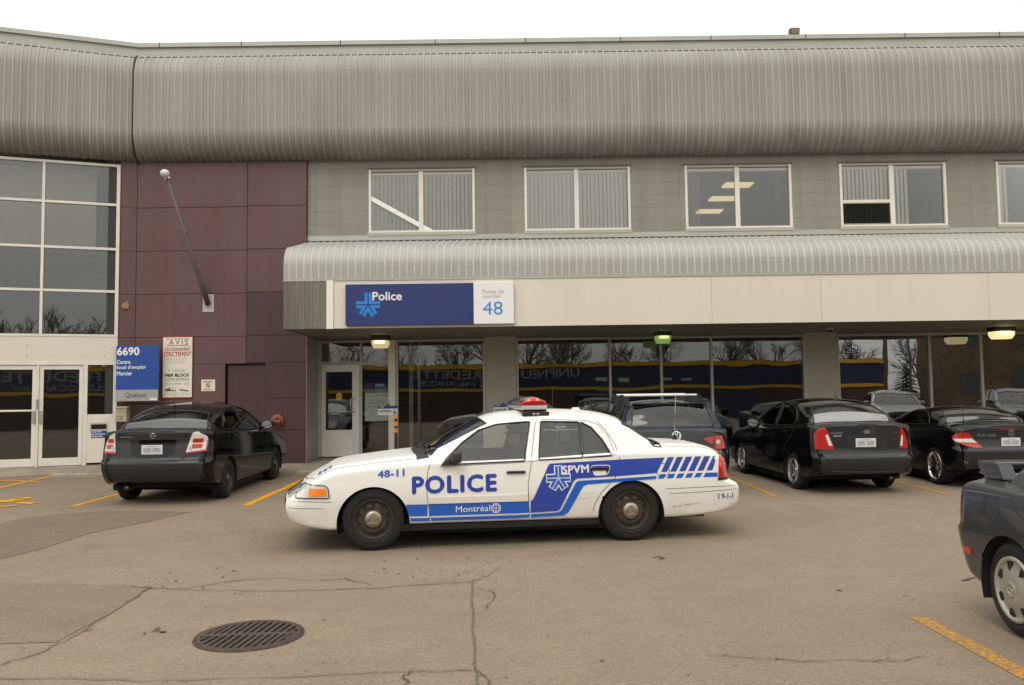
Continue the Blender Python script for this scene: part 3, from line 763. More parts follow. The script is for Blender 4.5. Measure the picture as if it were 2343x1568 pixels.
mb = MB(); mb.box(XC0, XC0 + .02, YC + .001, YG + .0, zcb, zct, galv); mb.build('side_return', parent=canopy)
mb = MB(); mb.bbox(xk0, xk1, YC - .035, YC + .05, zcb - .01, zct - .036, .006, mat('white_post', (0.80, 0.75, 0.70), 0.4)); mb.build('white_post', parent=canopy)
mb = MB(); xx = xk1 + .002
for xe in (onY(1176, 690, YC).x, onY(1628, 690, YC).x, onY(1878, 690, YC).x, onY(2262, 690, YC).x, onY(2700, 690, YC).x, XR):
    mb.bbox(xx, xe - .004, YC, YC + .05, zcb, zct - .036, .003, cream, seg=1); xx = xe
mb.build('fascia', parent=canopy)
mb = MB()
yy = YC + .05
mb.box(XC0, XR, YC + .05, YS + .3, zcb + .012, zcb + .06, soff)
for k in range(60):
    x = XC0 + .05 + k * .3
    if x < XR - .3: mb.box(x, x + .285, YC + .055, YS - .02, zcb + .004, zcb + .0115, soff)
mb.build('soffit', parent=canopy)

# --- shopfront (plane YS)
zs0 = kerb_z(YS)
def X(u, v=920, y=YS): return onY(u, v, y).x
def Zs(v, u=1171, y=YS): return onY(u, v, y).z
ztop = zcb + .004
zhd = Zs(775); zsill = Zs(1034.5)
mb = MB()
for u0, u1 in ((1110.5, 1181), (1845, 1918)):
    mb = MB(); mb.box(X(u0), X(u1), YS - .02, YS + .3, zs0, ztop, pier); bp('pier', mb)

mb = MB()
mb.box(xc + .012, XR, YS + .001, YS + .3, zhd - .005, ztop, mat('header_grey', (0.23, 0.215, 0.19), 0.6)); bp('shopfront_header', mb)
shop = glass('shop_glass', (0.93, 0.95, 0.93), 1.70, wave=.0022); shopb = glass('shop_glass_coated', (0.70, 0.74, 0.70), 3.3, wave=.0022)
def shop_window(u0, u1, mulls, z0=None, name='shop_window', gm=None):
    x0, x1 = X(u0), X(u1); z0 = zsill if z0 is None else z0
    t = .05; f = MB()
    f.box(x0, x0 + t, YS - .03, YS + .09, z0, zhd, whitem); f.box(x1 - t, x1, YS - .03, YS + .09, z0, zhd, whitem)
    f.box(x0 + t, x1 - t, YS - .03, YS + .09, zhd - t, zhd, whitem); f.box(x0, x1, YS - .035, YS + .1, z0 - .10, z0, whitem)
    for mu in mulls: q = X(mu); f.box(q - .028, q + .028, YS - .028, YS + .088, z0, zhd - t, whitem)
    o = bp(name, f); xs2 = [x0 + t] + [X(mu) for mu in mulls] + [x1 - t]
    for a, b in zip(xs2[:-1], xs2[1:]):
        p = MB(); h = .0281 if a != xs2[0] else 0; h2 = .0281 if b != xs2[-1] else 0
        p.box(a + h, b - h2, YS + .03, YS + .038, z0, zhd - t, gm or shop); p.build('pane', parent=o)
    lo = MB(); lo.box(x0, x1, YS - .02, YS + .2, zs0 - .05, z0 - .101, mat('stallriser', (0.33, 0.31, 0.27), 0.6)); lo.build('stall_riser', parent=o)
    return o
shop_window(906, 1110, [])
shop_window(1182, 1845, [1397, 1514.5, 1630])
shop_window(1918, 2580, [2131, 2249, 2365], gm=shopb)
mb = MB()
for u0, u1 in ((889, 905),): mb.box(X(u0), X(u1), YS - .05, YS + .1, zs0, zhd, white)
bp('door_post', mb)
# entrance: frame, transom, door, sidelight
ef = MB(); x0, x1, xm, x2 = X(721), X(735), X(826.5), X(889)
ef.box(x0, x1, YS - .04, YS + .09, zs0, zhd, whitem)
ef.box(x1, x2, YS - .03, YS + .09, zhd - .05, zhd, whitem)
ztr = Zs(829.5, 800)
ef.box(x1, xm - .035, YS - .03, YS + .09, ztr - .05, ztr + .02, whitem); ef.box(xm - .035, xm + .02, YS - .03, YS + .09, zs0, zhd - .05, whitem)
ef.box(xm + .02, x2, YS - .03, YS + .09, Zs(831, 860) - .03, Zs(831, 860) + .02, whitem); ef.box(xm + .02, x2, YS - .03, YS + .09, zs0, zs0 + .06, whitem)
ENT = bp('entrance', ef)
p = MB(); p.box(x1, xm - .035, YS + .03, YS + .038, ztr + .02, zhd - .05, shop); p.box(xm + .02, x2, YS + .03, YS + .038, Zs(831, 860) + .02, zhd - .05, shop); p.box(xm + .02, x2, YS + .03, YS + .038, zs0 + .06, Zs(831, 860) - .03, shop)
p.build('pane', parent=ENT)
d = MB(); dx0, dx1, dz0, dz1 = x1 + .008, xm - .043, zs0 + .012, ztr - .056
gx0, gx1, gz0, gz1 = X(745), X(806), Zs(984, 780), Zs(851, 780)
for a in ((dx0, gx0, dz0, dz1), (gx1, dx1, dz0, dz1), (gx0, gx1, dz0, gz0), (gx0, gx1, gz1, dz1)): d.box(a[0], a[1], YS - .025, YS + .02, a[2], a[3], white)
DOOR = bp('entrance_door', d)
p = MB(); p.box(gx0, gx1, YS - .004, YS + .004, gz0, gz1, shop); p.build('pane', parent=DOOR)
steel = mat('brushed_steel', (0.55, 0.54, 0.50), 0.3, metal=0.9)
p = MB(); hx = X(810); hz0, hz1 = Zs(942, 810), Zs(912, 810)
hx2 = X(804)
p.tube([(hx + .03, YS - .03, hz1), (hx2, YS - .09, hz1), (hx2, YS - .09, hz0), (hx + .03, YS - .03, hz0)], .014, steel); p.tube([(hx2, YS - .09, hz0), (gx0 - .02, YS - .04, hz0 - .01)], .012, steel)
p.tube([(hx, YS - .026, Zs(952, 810)), (hx, YS - .036, Zs(952, 810))], .018, steel); p.build('handle', parent=DOOR)
yst = mat('yellow_sticker', (0.75, 0.48, 0.02), 0.5)
p = MB(); cx, cz = (gx0 + gx1) / 2, Zs(907.5, 779); p.prism([(cx + .075 * math.cos(a), YS - .0065, cz + .09 * math.sin(a)) for a in np.linspace(0, 2 * math.pi, 24, endpoint=False)], (0, .002, 0), yst)
for dz in (.025, -.005, -.03): p.box(cx - .05, cx + .05, YS - .008, YS - .0066, cz + dz, cz + dz + .01, mat('sticker_ink', (0.10, 0.07, 0.01), 0.6))
p.build('sticker', parent=DOOR)
numm = mat('number_grey', (0.80, 0.74, 0.65), 0.5)
p = MB(); text_on(p, '6680', lambda a, b: Vector((a, YS + .0265, b)), X(757), Zs(817, 780), X(804), Zs(803, 780), numm, 0.035)
p.build('street_number', parent=ENT)
# ground floor room
dk = mat('interior_dark', (0.055, 0.05, 0.045), 0.8, vary=0.3, vscale=0.8)
mb = MB(); mb.box(xc, XR, YS + .31, 27, zs0 - .1, zs0 - .02, mat('interior_floor', (0.09, 0.08, 0.07), 0.5)); mb.box(xc, XR, 26, 26.1, zs0, ztop + .2, dk); mb.box(xc, XR, YS + .31, 27, ztop + .05, ztop + .1, mat('interior_ceiling', (0.12, 0.115, 0.105), 0.9))
mb.box(X(1110), X(1181), YS + .31, 24, zs0, ztop, dk); mb.box(xc - .1, xc, YS + .31, 27, zs0, ztop + 1, dk)
bp('shop_interior', mb)
mb = MB()                                                              # pale door jambs seen through the glass beside the entrance
for u, w in ((925, .10), (946, .06)): mb.box(X(u), X(u) + w, YS + .9, YS + .96, zs0, zhd, mat('inner_jamb', (0.36, 0.37, 0.33), 0.6))
bp('inner_door_frame', mb)
# solid backing so that no daylight leaks in
mb = MB(); mb.box(-16, XR, 27.1, 27.3, 0, 9, dark); mb.box(XR, XR + .2, YG + .3, 27.3, 0, 9, dark); mb.box(-16, XR, YG + .5, 27.3, zM3 - .4, zM3 - .3, dark)
mb.box(xc, XR, YG + .23, YG + .25, ztop + .11, zbm - .91, dark); bp('back_wall', mb)

# --- left wing glazing
wz_rows = [wz(190, v) for v in (375, 465.5, 568, 666, 768)]            # tops of the rows (frame centres)
sm1 = (ws(103, 420) + ws(91.5, 720)) / 2; dm = sm1 - sg0
def wbox(mb, s0, s1, d0, d1, z0, z1, M): mb.prism([wingpt(s, z0, d) for s, d in ((s0, d0), (s1, d0), (s1, d1), (s0, d1))], (0, 0, z1 - z0), M)
SE = sg0 + dm * 4
f = MB(); t = .055
for k in range(5): wbox(f, sg0 + k * dm - (0 if k == 0 else t / 2), sg0 + k * dm + (t * 1.3 if k == 0 else t / 2), -.08, .03, wz_rows[-1] - .03, wz_rows[0] + .03, white)
for z in wz_rows: wbox(f, sg0 + t * 1.3, SE, -.079, .028, z - t / 2, z + t / 2, white)
GZ = bp('curtain_wall', f)
for k in range(4):
    for r_ in range(4):
        p = MB(); wbox(p, sg0 + k * dm + (t * 1.3 if k == 0 else t / 2), sg0 + (k + 1) * dm - t / 2, -.035, -.027, wz_rows[r_ + 1] + t / 2, wz_rows[r_] - t / 2, pane); p.build('pane', parent=GZ)
zdh = wz(190, 826)
mb = MB(); wbox(mb, sg0, SE, -.2, .02, zdh, wz_rows[-1] - .031, cream)
for u, v in ((62, 791), (62, 812), (240, 792), (240, 814), (420, 800)):
    q = wingpt(ws(u, v) if u < 300 else .4, wz(u, v) if u < 300 else wz(200, v), .02); mb.tube([q, q + WN * .012], .012, whitem)
bp('spandrel', mb)
f = MB(); zwb = kerb_z(YP) + .03
sl = {k: ws(k, 950) for k in (264, 258, 198, 189, 84, 75, -30)}
s258, s198, s189, s86, s77 = ws(258, 950), ws(199, 950), ws(190, 950), ws(88, 950), ws(79, 950)
wbox(f, sg0, s258, -.08, .03, zwb, zdh, white)
wbox(f, s258, SE, -.08, .03, zdh - .09, zdh - .001, white)
wbox(f, s198, s189, -.08, .03, zwb, zdh - .09, white)
for k in range(3): wbox(f, s86 + (s86 - s189) * (k * 1.0) - .0, s86 + (s86 - s189) * k + .045, -.08, .025, zwb, zdh - .09, white)
zt1, zb1 = wz(228, 835), wz(228, 948)
wbox(f, s258, s198, -.075, .02, zb1 - .06, zb1, white); wbox(f, s258, s198, -.075, .022, zwb + .05, zb1 - .06, cream)
WE = bp('glazed_entrance', f)
p = MB(); wbox(p, s258, s198, -.03, -.022, zb1, zdh - .09, shop); p.build('pane', parent=WE)
def wdoor(sa, sb, rail):
    d = MB(); fr_ = .085
    z0, z1 = zwb + .012, zdh - .10
    wbox(d, sa + .005, sa + fr_, -.04, .005, z0, z1, white); wbox(d, sb - fr_, sb - .005, -.04, .005, z0, z1, white)
    wbox(d, sa + fr_, sb - fr_, -.04, .005, z0, z0 + .17, white); wbox(d, sa + fr_, sb - fr_, -.04, .005, z1 - .09, z1, white)
    if rail: zz = wz(40, 940); wbox(d, sa + fr_, sb - fr_, -.04, .004, zz - .02, zz + .02, white)
    o = bp('glass_door', d); p = MB(); wbox(p, sa + fr_, sb - fr_, -.022, -.014, z0 + .17, z1 - .09, shop); p.build('pane', parent=o)
    return o
d1 = wdoor(s189 + .003, s86, False); d2 = wdoor(s86 + .046, s86 + (s86 - s189), True)
for k in range(1, 3):                                                  # fixed lights farther along the entrance
    sa, sb = s86 + (s86 - s189) * k + .046, (s86 + (s86 - s189) * (k + 1) if k < 2 else SE)
    p = MB(); wbox(p, sa, sb, -.03, -.022, zwb + .06, zdh - .09, shop); p.build('pane', parent=WE); p = MB(); wbox(p, sa, sb, -.07, .02, zwb, zwb + .059, white); p.build('bottom_rail', parent=WE)
zh0, zh1 = wz(80, 968), wz(80, 940)
p = MB(); wbox(p, s86 - .07, s86 - .015, .006, .05, zh0, zh1, steel); p.build('push_plate', parent=d1)
p = MB(); wbox(p, s86 + .06, s86 + .115, .006, .05, zh0, zh1, steel); p.build('push_plate', parent=d2)
p = MB(); wbox(p, s86 + .0, s86 + .045, .0255, .05, wz(85, 936), wz(85, 914), mat('lock_box', (0.3, 0.31, 0.3), 0.4, metal=.5)); p.build('lock_box', parent=WE)
p = MB(); wbox(p, ws(247, 977), ws(206, 977), .0225, .035, wz(226, 986), wz(226, 967), whitem); wbox(p, ws(244, 977), ws(209, 977), .0352, .037, wz(226, 982), wz(226, 971), blk); p.build('mail_slot', parent=WE)
# wing interior
mb = MB()
wbox(mb, -.3, SE, -3.2, -3.1, 0.2, wz_rows[0] + .3, dk); wbox(mb, -.2, SE, -3.2, -.12, .12, .2, mat('interior_floor', (0.09, 0.08, 0.07), 0.5)); wbox(mb, -.2, SE, -3.2, -.1, wz_rows[0] + .06, wz_rows[0] + .1, dark)
wbox(mb, sg0 - .05, sg0 + .03, -3.1, -.1, .2, wz_rows[0] + .06, dk); wbox(mb, SE, SE + .1, -3.2, 0, .1, wz_rows[0] + .3, dk)
zfl = wz_rows[2]
wbox(mb, sg0 + .03, SE, -3.1, -.15, zfl - .12, zfl - .02, dk); wbox(mb, sg0 + .6, SE, -1.0, -.9, zfl, wz_rows[0] + .06, mat('hall_wall', (0.40, 0.37, 0.28), 0.8))
bp('hall_interior', mb)
# ================================================================== SIGNS AND FITTINGS
def rectY(u0, v0, u1, v1, y):
    um, vm = (u0 + u1) / 2, (v0 + v1) / 2
    return onY(u0, vm, y).x, onY(um, v1, y).z, onY(u1, vm, y).x, onY(um, v0, y).z
def zf(ox, oy, sc): return lambda x, y: ((ox + x / sc) / 1.6533, (oy + y / sc) / 1.6533)
def flat(y): return lambda a, b: Vector((a, y, b))
def put(mb, txt, zfn, r, y, M, bold=0.0, sp=1.0):
    (u0, v0), (u1, v1) = zfn(r[0], r[1]), zfn(r[2], r[3])
    x0, z0, x1, z1 = rectY(u0, v0, u1, v1, y); text_on(mb, txt, flat(y), x0, z0, x1, z1, M, bold, sp)
def bar(mb, zfn, r, y, M, th=.0008):
    (u0, v0), (u1, v1) = zfn(r[0], r[1]), zfn(r[2], r[3]); x0, z0, x1, z1 = rectY(u0, v0, u1, v1, y); mb.box(x0, x1, y - th, y, z0, z1, M)
navy = mat('sign_navy', (0.013, 0.028, 0.145), 0.35, vary=0.06, vscale=2)
cyan = mat('sign_light_blue', (0.012, 0.215, 0.66), 0.35)
swhite = mat('sign_white', (0.78, 0.77, 0.76), 0.4)
sgrey = mat('sign_grey_ink', (0.36, 0.36, 0.36), 0.5)
blue48 = mat('sign_mid_blue', (0.035, 0.25, 0.62), 0.4)
# --- police station sign
ys_ = YC - .11; z8 = zf(1280, 1050, 3.4456)
bx0, bz0, bx1, bz1 = rectY(790, 649.5, 1083, 745, ys_); wx0, wz0_, wx1, wz1 = rectY(1083, 645, 1175.5, 740.5, ys_)
bz0, bz1 = onY(936, 743.5, ys_).z, onY(936, 649.5, ys_).z
SG = thing('police_station_sign', 'long navy blue and white police station sign on the cream fascia', 'sign', (bx0, ys_ + .1, bz0))
mb = MB(); mb.bbox(bx0, bx1, ys_, ys_ + .107, bz0, bz1, .004, navy, seg=1); mb.build('blue_panel', parent=SG)
mb = MB(); mb.bbox(bx1 + .003, wx1, ys_, ys_ + .107, bz0, bz1, .004, swhite, seg=1); mb.build('white_panel', parent=SG)
mb = MB(); put(mb, 'Police', z8, (445, 190, 822, 297), ys_ - .003, swhite, .02); mb.build('lettering', parent=SG)
mb = MB(); put(mb, 'Poste de', z8, (1875, 155, 2157, 210), ys_ - .003, sgrey, .0); mb.build('lettering', parent=SG); mb = MB(); put(mb, 'quartier', z8, (1880, 222, 2118, 283), ys_ - .003, sgrey, .0); mb.build('lettering', parent=SG)
mb = MB(); put(mb, '48', z8, (1880, 313, 2138, 487), ys_ - .003, blue48, .0); mb.build('number', parent=SG)
u, v = z8(386, 356); cpt = onY(u, v, ys_ - .003); rr = (onY(*z8(543, 356), ys_).x - onY(*z8(228, 356), ys_).x) / 2
mb = MB()
for p in star_polys(0, 0, rr, .10, .235): mb.add([(cpt.x + a, ys_ - .003, cpt.z + b) for a, b in p], [(0, 1, 2, 3)], cyan)
mb.build('star_emblem', parent=SG)
cbl = mat('cable_black', (0.02, 0.02, 0.02), 0.5)
# --- address sign 6690
za = zf(0, 1250, 2.851); y6 = YP - .26
qblue = mat('sign_blue', (0.010, 0.060, 0.30), 0.35); qgrey = mat('sign_plate_grey', (0.33, 0.33, 0.31), 0.45)
s6 = thing('address_sign', 'blue and grey employment centre sign numbered 6690 at the corner of the glazed entrance', 'sign', tuple(onY(313, 900, y6)))
x0, z0, x1, z1 = rectY(*za(1251, 163), *za(1711, 640), y6); _, zg0, _, _ = rectY(*za(1246, 640), *za(1703, 764), y6)
mb = MB(); mb.bbox(x0, x1, y6, y6 + .04, z0, z1, .004, qblue, seg=1); mb.build('blue_panel', parent=s6)
mb = MB(); mb.bbox(x0, x1 - .01, y6, y6 + .04, zg0, z0 - .001, .004, qgrey, seg=1); mb.build('grey_panel', parent=s6)
for t_, r, b in (('6690', (1265, 185, 1500, 268), .03), ('Centre', (1262, 320, 1405, 362), .02), ("local d'emploi", (1260, 378, 1567, 426), .02), ('Mercier', (1260, 443, 1425, 486), .02)):
    mb = MB(); put(mb, t_, za, r, y6 - .0025, swhite, b); mb.build('lettering', parent=s6)
mb = MB(); put(mb, 'Québec', za, (1348, 672, 1580, 732), y6 - .0025, mat('ink_dark', (0.05, 0.045, 0.045), 0.5), .0); mb.build('lettering', parent=s6)
mb = MB(); bar(mb, za, (1610, 732, 1690, 752), y6 - .0025, swhite); mb.build('sticker', parent=s6)
for x in (x0 + .12, x1 - .12): mb = MB(); mb.box(x - .02, x + .02, y6 + .04, YP + .0, z0 + .1, z0 + .14, dark); mb.build('bracket', parent=s6)
# --- AVIS parking notice
zv = zf(590, 1250, 5.6); yv = YP - .035
red = mat('sign_red', (0.36, 0.045, 0.025), 0.5); redink = mat('sign_red_ink', (0.42, 0.035, 0.03), 0.5); fade = mat('sign_faded_red', (0.52, 0.33, 0.28), 0.5); ink = mat('sign_black_ink', (0.035, 0.033, 0.03), 0.5); fink = mat('sign_faded_ink', (0.33, 0.31, 0.27), 0.5); board = mat('sign_ivory', (0.72, 0.68, 0.58), 0.45, vary=.05, vscale=3)
sv = thing('parking_notice_sign', 'tall ivory parking notice with red border and red AVIS heading on the purple wall', 'sign', tuple(onY(406, 905, yv)))
x0, z0, x1, z1 = rectY(*zv(128, 132), *zv(765, 1442), yv); mb = MB(); mb.bbox(x0, x1, yv, yv + .03, z0, z1, .004, red, seg=1); mb.build('red_backboard', parent=sv)
x0, z0, x1, z1 = rectY(*zv(148, 152), *zv(768, 1420), yv); mb = MB(); mb.bbox(x0, x1, yv - .012, yv - .0005, z0, z1, .004, board, seg=1); mb.build('panel', parent=sv)
yt = yv - .0145
for t_, r, M_, b, sp in (('AVIS', (275, 200, 672, 305), redink, .01, 1.5), ('STATIONNEMENT', (185, 368, 737, 435), redink, .02, 1.15), ('STRICTEMENT', (168, 458, 744, 550), redink, .025, 1.1), ('RÉSERVÉ', (240, 575, 657, 637), fade, .0, 1.4), ('AUX CLIENTS :', (235, 655, 652, 695), fade, .0, 1.2)):
    mb = MB(); put(mb, t_, zv, r, yt, M_, b, sp); mb.build('lettering', parent=sv)
for t_, r, M_, b, sp in (('F. FARHAT', (258, 818, 642, 890), fink, .0, 1.2), ('H&R BLOCK', (190, 918, 706, 980), ink, .04, 1.0), ('COPIE EXPRESS', (190, 1010, 708, 1066), fink, .01, 1.0), ('Nouilles etc', (185, 1092, 706, 1152), fink, -.01, 1.1), ('REMORQUAGE À VOS FRAIS', (150, 1342, 725, 1382), fink, -.01, 1.1)):
    mb = MB(); put(mb, t_, zv, r, yt, M_, b, sp); mb.build('lettering', parent=sv)
for y_ in (183, 323): mb = MB(); bar(mb, zv, (222, y_ - 4, 697, y_ + 4), yt, ink); mb.build('rule', parent=sv)
mb = MB(); bar(mb, zv, (150, 1325, 725, 1330), yt, fink); mb.build('rule', parent=sv)
mb = MB()
def zpoly(pts, M_): mb.add([onY(*zv(*p), yt) for p in pts], [list(range(len(pts)))], M_)
def zdisc(x, y, r, M_, dy=0): c_ = onY(*zv(x, y), yt + dy); k = onY(*zv(x + r, y), yt).x - c_.x; mb.add([(c_.x + k * math.cos(a), c_.y, c_.z + k * math.sin(a)) for a in np.linspace(0, 6.283, 16, endpoint=False)], [list(range(16))], M_)
zpoly([(180, 1285), (185, 1250), (240, 1240), (300, 1240), (300, 1258), (425, 1262), (425, 1278), (300, 1285)], ink); zpoly([(255, 1215), (290, 1210), (296, 1240), (285, 1240)], ink); zpoly([(320, 1255), (340, 1214), (440, 1214), (440, 1220), (346, 1222), (330, 1256)], fink)
for x in (212, 388): zdisc(x, 1283, 23, ink, -.0004); zdisc(x, 1283, 15, board, -.0008)
zpoly([(480, 1262), (520, 1248), (560, 1252), (680, 1270), (684, 1296), (640, 1288), (490, 1272)], ink)
for x, y in ((510, 1266), (648, 1286)): zdisc(x, y, 16, ink, -.0004); zdisc(x, y, 9, board, -.0008)
mb.build('tow_truck_pictogram', parent=sv)
# --- small no smoking sign
x0, z0, x1, z1 = rectY(*zv(948, 1045), *zv(1243, 1290), yv)
sn = thing('no_smoking_sign', 'small cream no smoking sign on the purple wall right of the parking notice', 'sign', (x0, yv, z0))
mb = MB(); mb.bbox(x0, x1, YP - .012, YP - .0005, z0, z1, .004, board, seg=1); mb.build('panel', parent=sn)
yn = YP - .0145; mb = MB()
bar(mb, zv, (990, 1072, 1200, 1088), yn, fink); bar(mb, zv, (1005, 1094, 1190, 1104), yn, fink); bar(mb, zv, (1005, 1238, 1175, 1250), yn, fink); bar(mb, zv, (990, 1260, 1205, 1268), yn, fink)
c_ = onY(*zv(1098, 1168), yn); k = onY(*zv(1146, 1168), yn).x - c_.x
ring = [(c_.x + k * q * math.cos(a), yn, c_.z + k * q * math.sin(a)) for q in (1, .76) for a in np.linspace(0, 2 * math.pi, 24, endpoint=False)]
mb.add(ring, [(i, (i + 1) % 24, 24 + (i + 1) % 24, 24 + i) for i in range(24)], redink)
mb.prism([(c_.x + k * .7 * a + dx, yn, c_.z - k * .7 * a + dz) for a, dx, dz in ((-1, .006, .006), (1, .006, .006), (1, -.006, -.006), (-1, -.006, -.006))], (0, -.0006, 0), redink)
mb.box(c_.x - k * .6, c_.x + k * .5, yn - .0003, yn, c_.z - .007, c_.z + .007, ink); mb.build('symbol', parent=sn)
# --- visitor parking signs on banded posts
zw = zf(1380, 1430, 5.406); yw = 17.75
orange = mat('reflective_orange', (0.72, 0.20, 0.005), 0.4); postm = mat('post_brown_black', (0.022, 0.014, 0.012), 0.5); pgrey = mat('sign_plate_pale', (0.40, 0.41, 0.39), 0.45); dkb = mat('sign_dark_blue', (0.012, 0.022, 0.11), 0.4)
def visitor_sign(px, label, chair):
    o = ground(px, 1080); x = onY(px, 985, yw).x; zg = kerb_z(yw)
    T = thing('parking_sign', label, 'sign', (x, yw, zg), group='visitor parking signs on posts')
    du = (px - 905.7)
    f_ = lambda a, b: (lambda q: (q[0] + du, q[1] - du * ROLL))(zw(a, b))
    p = MB(); pt = onY(*f_(485, 765), yw).z; p.box(x - .034, x + .034, yw - .02, yw + .02, zg, pt, postm); p.build('post', parent=T)
    for a, b in ((765, 830), (895, 980), (1035, 1120)):
        p = MB(); z1, z0 = onY(*f_(485, a), yw).z, onY(*f_(485, b), yw).z; p.box(x - .036, x + .036, yw - .024, yw + .024, z0, z1 - .001, orange); p.build('reflective_band', parent=T)
    x0, z0, x1, z1 = rectY(*f_(266, 628), *f_(668, 760), yw - .03); p = MB(); p.bbox(x0, x1, yw - .03, yw - .022, z0, z1, .003, pgrey, seg=1); p.build('grey_panel', parent=T)
    x0, z0, x1, z1b = rectY(*f_(266, 572), *f_(668, 628), yw - .03); p = MB(); p.bbox(x0 - .005, x1 + .005, yw - .034, yw - .022, z0 + .001, z1b, .003, dkb, seg=1); p.build('blue_panel', parent=T)
    p = MB(); q = rectY(*f_(275, 580), *f_(330, 622), yw - .037); cxx, czz, kk = (q[0] + q[2]) / 2, (q[1] + q[3]) / 2, (q[3] - q[1]) / 2
    for s_ in star_polys(cxx, czz, kk, .1, .24): p.add([(a, yw - .037, b) for a, b in s_], [(0, 1, 2, 3)], cyan)
    q = rectY(*f_(335, 583), *f_(385, 600), yw - .037); text_on(p, 'Police', flat(yw - .037), *q, swhite, .03); p.build('emblem', parent=T)
    p = MB(); q = rectY(*f_(283, 660), *f_(535, 703), yw - .033); text_on(p, 'VISITEUR', flat(yw - .033), *q, ink, .03); p.build('lettering', parent=T)
    if chair:
        p = MB(); q = rectY(*f_(570, 640), *f_(652, 738), yw - .033); x0, z0, x1, z1 = q; w_, h_ = x1 - x0, z1 - z0
        def pp(a, b): return Vector((x0 + a * w_, yw - .0335, z0 + b * h_))
        def st(pts, r): p.tube([pp(*a) for a in pts], r, ink, 6)
        st([(.33, .95), (.36, .95)], .012); st([(.36, .88), (.40, .45), (.75, .45), (.92, .22), (1.0, .25)], .007); st([(.38, .66), (.68, .66)], .005)
        st([(.30, .58), (.12, .42), (.10, .22), (.25, .05), (.50, .0), (.70, .10), (.78, .30)], .006)
        p.build('wheelchair_symbol', parent=T)
    p = MB(); x0, z0, x1, z1 = rectY(*f_(440, 535), *f_(497, 572), yw - .03); p.bbox(x0, x1, yw - .03, yw + .02, z0, z1, .003, dark, seg=1); p.build('bracket', parent=T)
visitor_sign(905.7, 'blue and grey visitor parking sign with wheelchair symbol on an orange banded post', True)
visitor_sign(1170, 'blue and grey visitor parking sign without wheelchair symbol, behind the white police car roof', False)
# --- flagpole bracketed to the wall
fp = thing('flagpole', 'slanted grey flagpole with a ball finial on the purple wall', 'flagpole', tuple(onY(477, 695, YP)))
x0, z0, x1, z1 = rectY(464, 674, 490, 715, YP); mb = MB(); mb.bbox(x0, x1, YP - .02, YP - .0005, z0, z1, .004, mat('bracket_pale', (0.42, 0.40, 0.37), 0.5), seg=1); mb.build('wall_plate', parent=fp)
b0 = onY(476, 697, YP - .03); b1 = onY(384, 413, YP - 1.15); polem = mat('pole_grey', (0.115, 0.10, 0.085), 0.45, metal=.3, vary=.2, vscale=4)
mb = MB(); mb.tube([b0, b0.lerp(b1, .1), b1], [.062, .058, .026], polem, 12); mb.build('pole', parent=fp)
mb = MB(); c_ = onY(377, 397, YP - 1.2); mb.sphere(c_, (.10, .10, .085), mat('ball_white', (0.62, 0.60, 0.58), 0.35)); mb.tube([b1, c_], .016, polem); mb.build('finial', parent=fp)
mb = MB(); c_ = onY(383, 408, YP - 1.16); mb.sphere(c_ + Vector((-.035, 0, 0)), .028, swhite); mb.sphere(c_ + Vector((.03, 0, .01)), .028, swhite); mb.build('pulley', parent=fp)
# --- wall lamps under the canopy
lensm = {}
def wall_lamp(u, v0, v1, v2, w, y, col, es, label):
    c_ = onY(u, v1, y); zt, zm, zb = onY(u, v0, y).z, c_.z, onY(u, v2, y).z
    T = thing('canopy_lamp', label, 'lamp', (c_.x, y, zt), group='box lamps under the canopy')
    hw = w / 2 / FOC * y; zt = zcb + .003
    p = MB(); p.bbox(c_.x - hw, c_.x + hw, y - .16, y + .16, zm, zt, .008, dark, seg=1); p.build('housing', parent=T)
    p = MB(); a, b = hw * .92, hw * .74
    vs = [(c_.x + sx * q, y + sy * r_, z) for q, r_, z in ((a, .15, zm - .001), (a * .98, .145, (zm + zb) / 2), (b, .10, zb)) for sx, sy in ((-1, -1), (1, -1), (1, 1), (-1, 1))]
    fs = [(k * 4 + i, k * 4 + (i + 1) % 4, k * 4 + 4 + (i + 1) % 4, k * 4 + 4 + i) for k in range(2) for i in range(4)] + [(8, 9, 10, 11)]
    p.add(vs, fs, mat('lamp_lens_%d' % u, tuple(c * .6 for c in col), .3, emit=col, estr=es)); p.build('lens', parent=T)
    p2 = MB(); p2.tube([(c_.x - hw * .55, y - .165, zm - .035), (c_.x + hw * .55, y - .165, zm - .035)], .028, mat('lamp_tube_%d' % u, col, .3, emit=col, estr=es * 7)); p2.build('light_tube', parent=T)
wall_lamp(870.5, 763, 780, 797, 41, 19.1, (1.0, .80, .42), .45, 'lit box lamp with yellow lens above the entrance door of number 6680')
wall_lamp(1515.5, 752, 769, 786, 36, 19.1, (.42, .62, .18), .38, 'lit box lamp with green lens under the canopy above the long shop window')
wall_lamp(2290, 742, 759, 776, 49, 19.05, (1.0, .85, .42), .9, 'brightest yellow box lamp at the far right under the canopy')
dc = onY(1898, 750, 18.6); T = thing('security_camera', 'small grey dome security camera under the canopy', 'camera', (dc.x, 18.6, zcb))
mb = MB(); mb.lathe([(.075, zcb + .003), (.075, zcb - .04), (.055, zcb - .045)], whitem, 20, Matrix.Translation((dc.x, 18.6, 0))); mb.build('base', parent=T)
mb = MB(); mb.lathe([(.055, zcb - .046), (.052, zcb - .075), (.03, zcb - .098), (.0, zcb - .105)], mat('dome_dark', (.02, .02, .02), .15), 20, Matrix.Translation((dc.x, 18.6, 0))); mb.build('dome', parent=T)
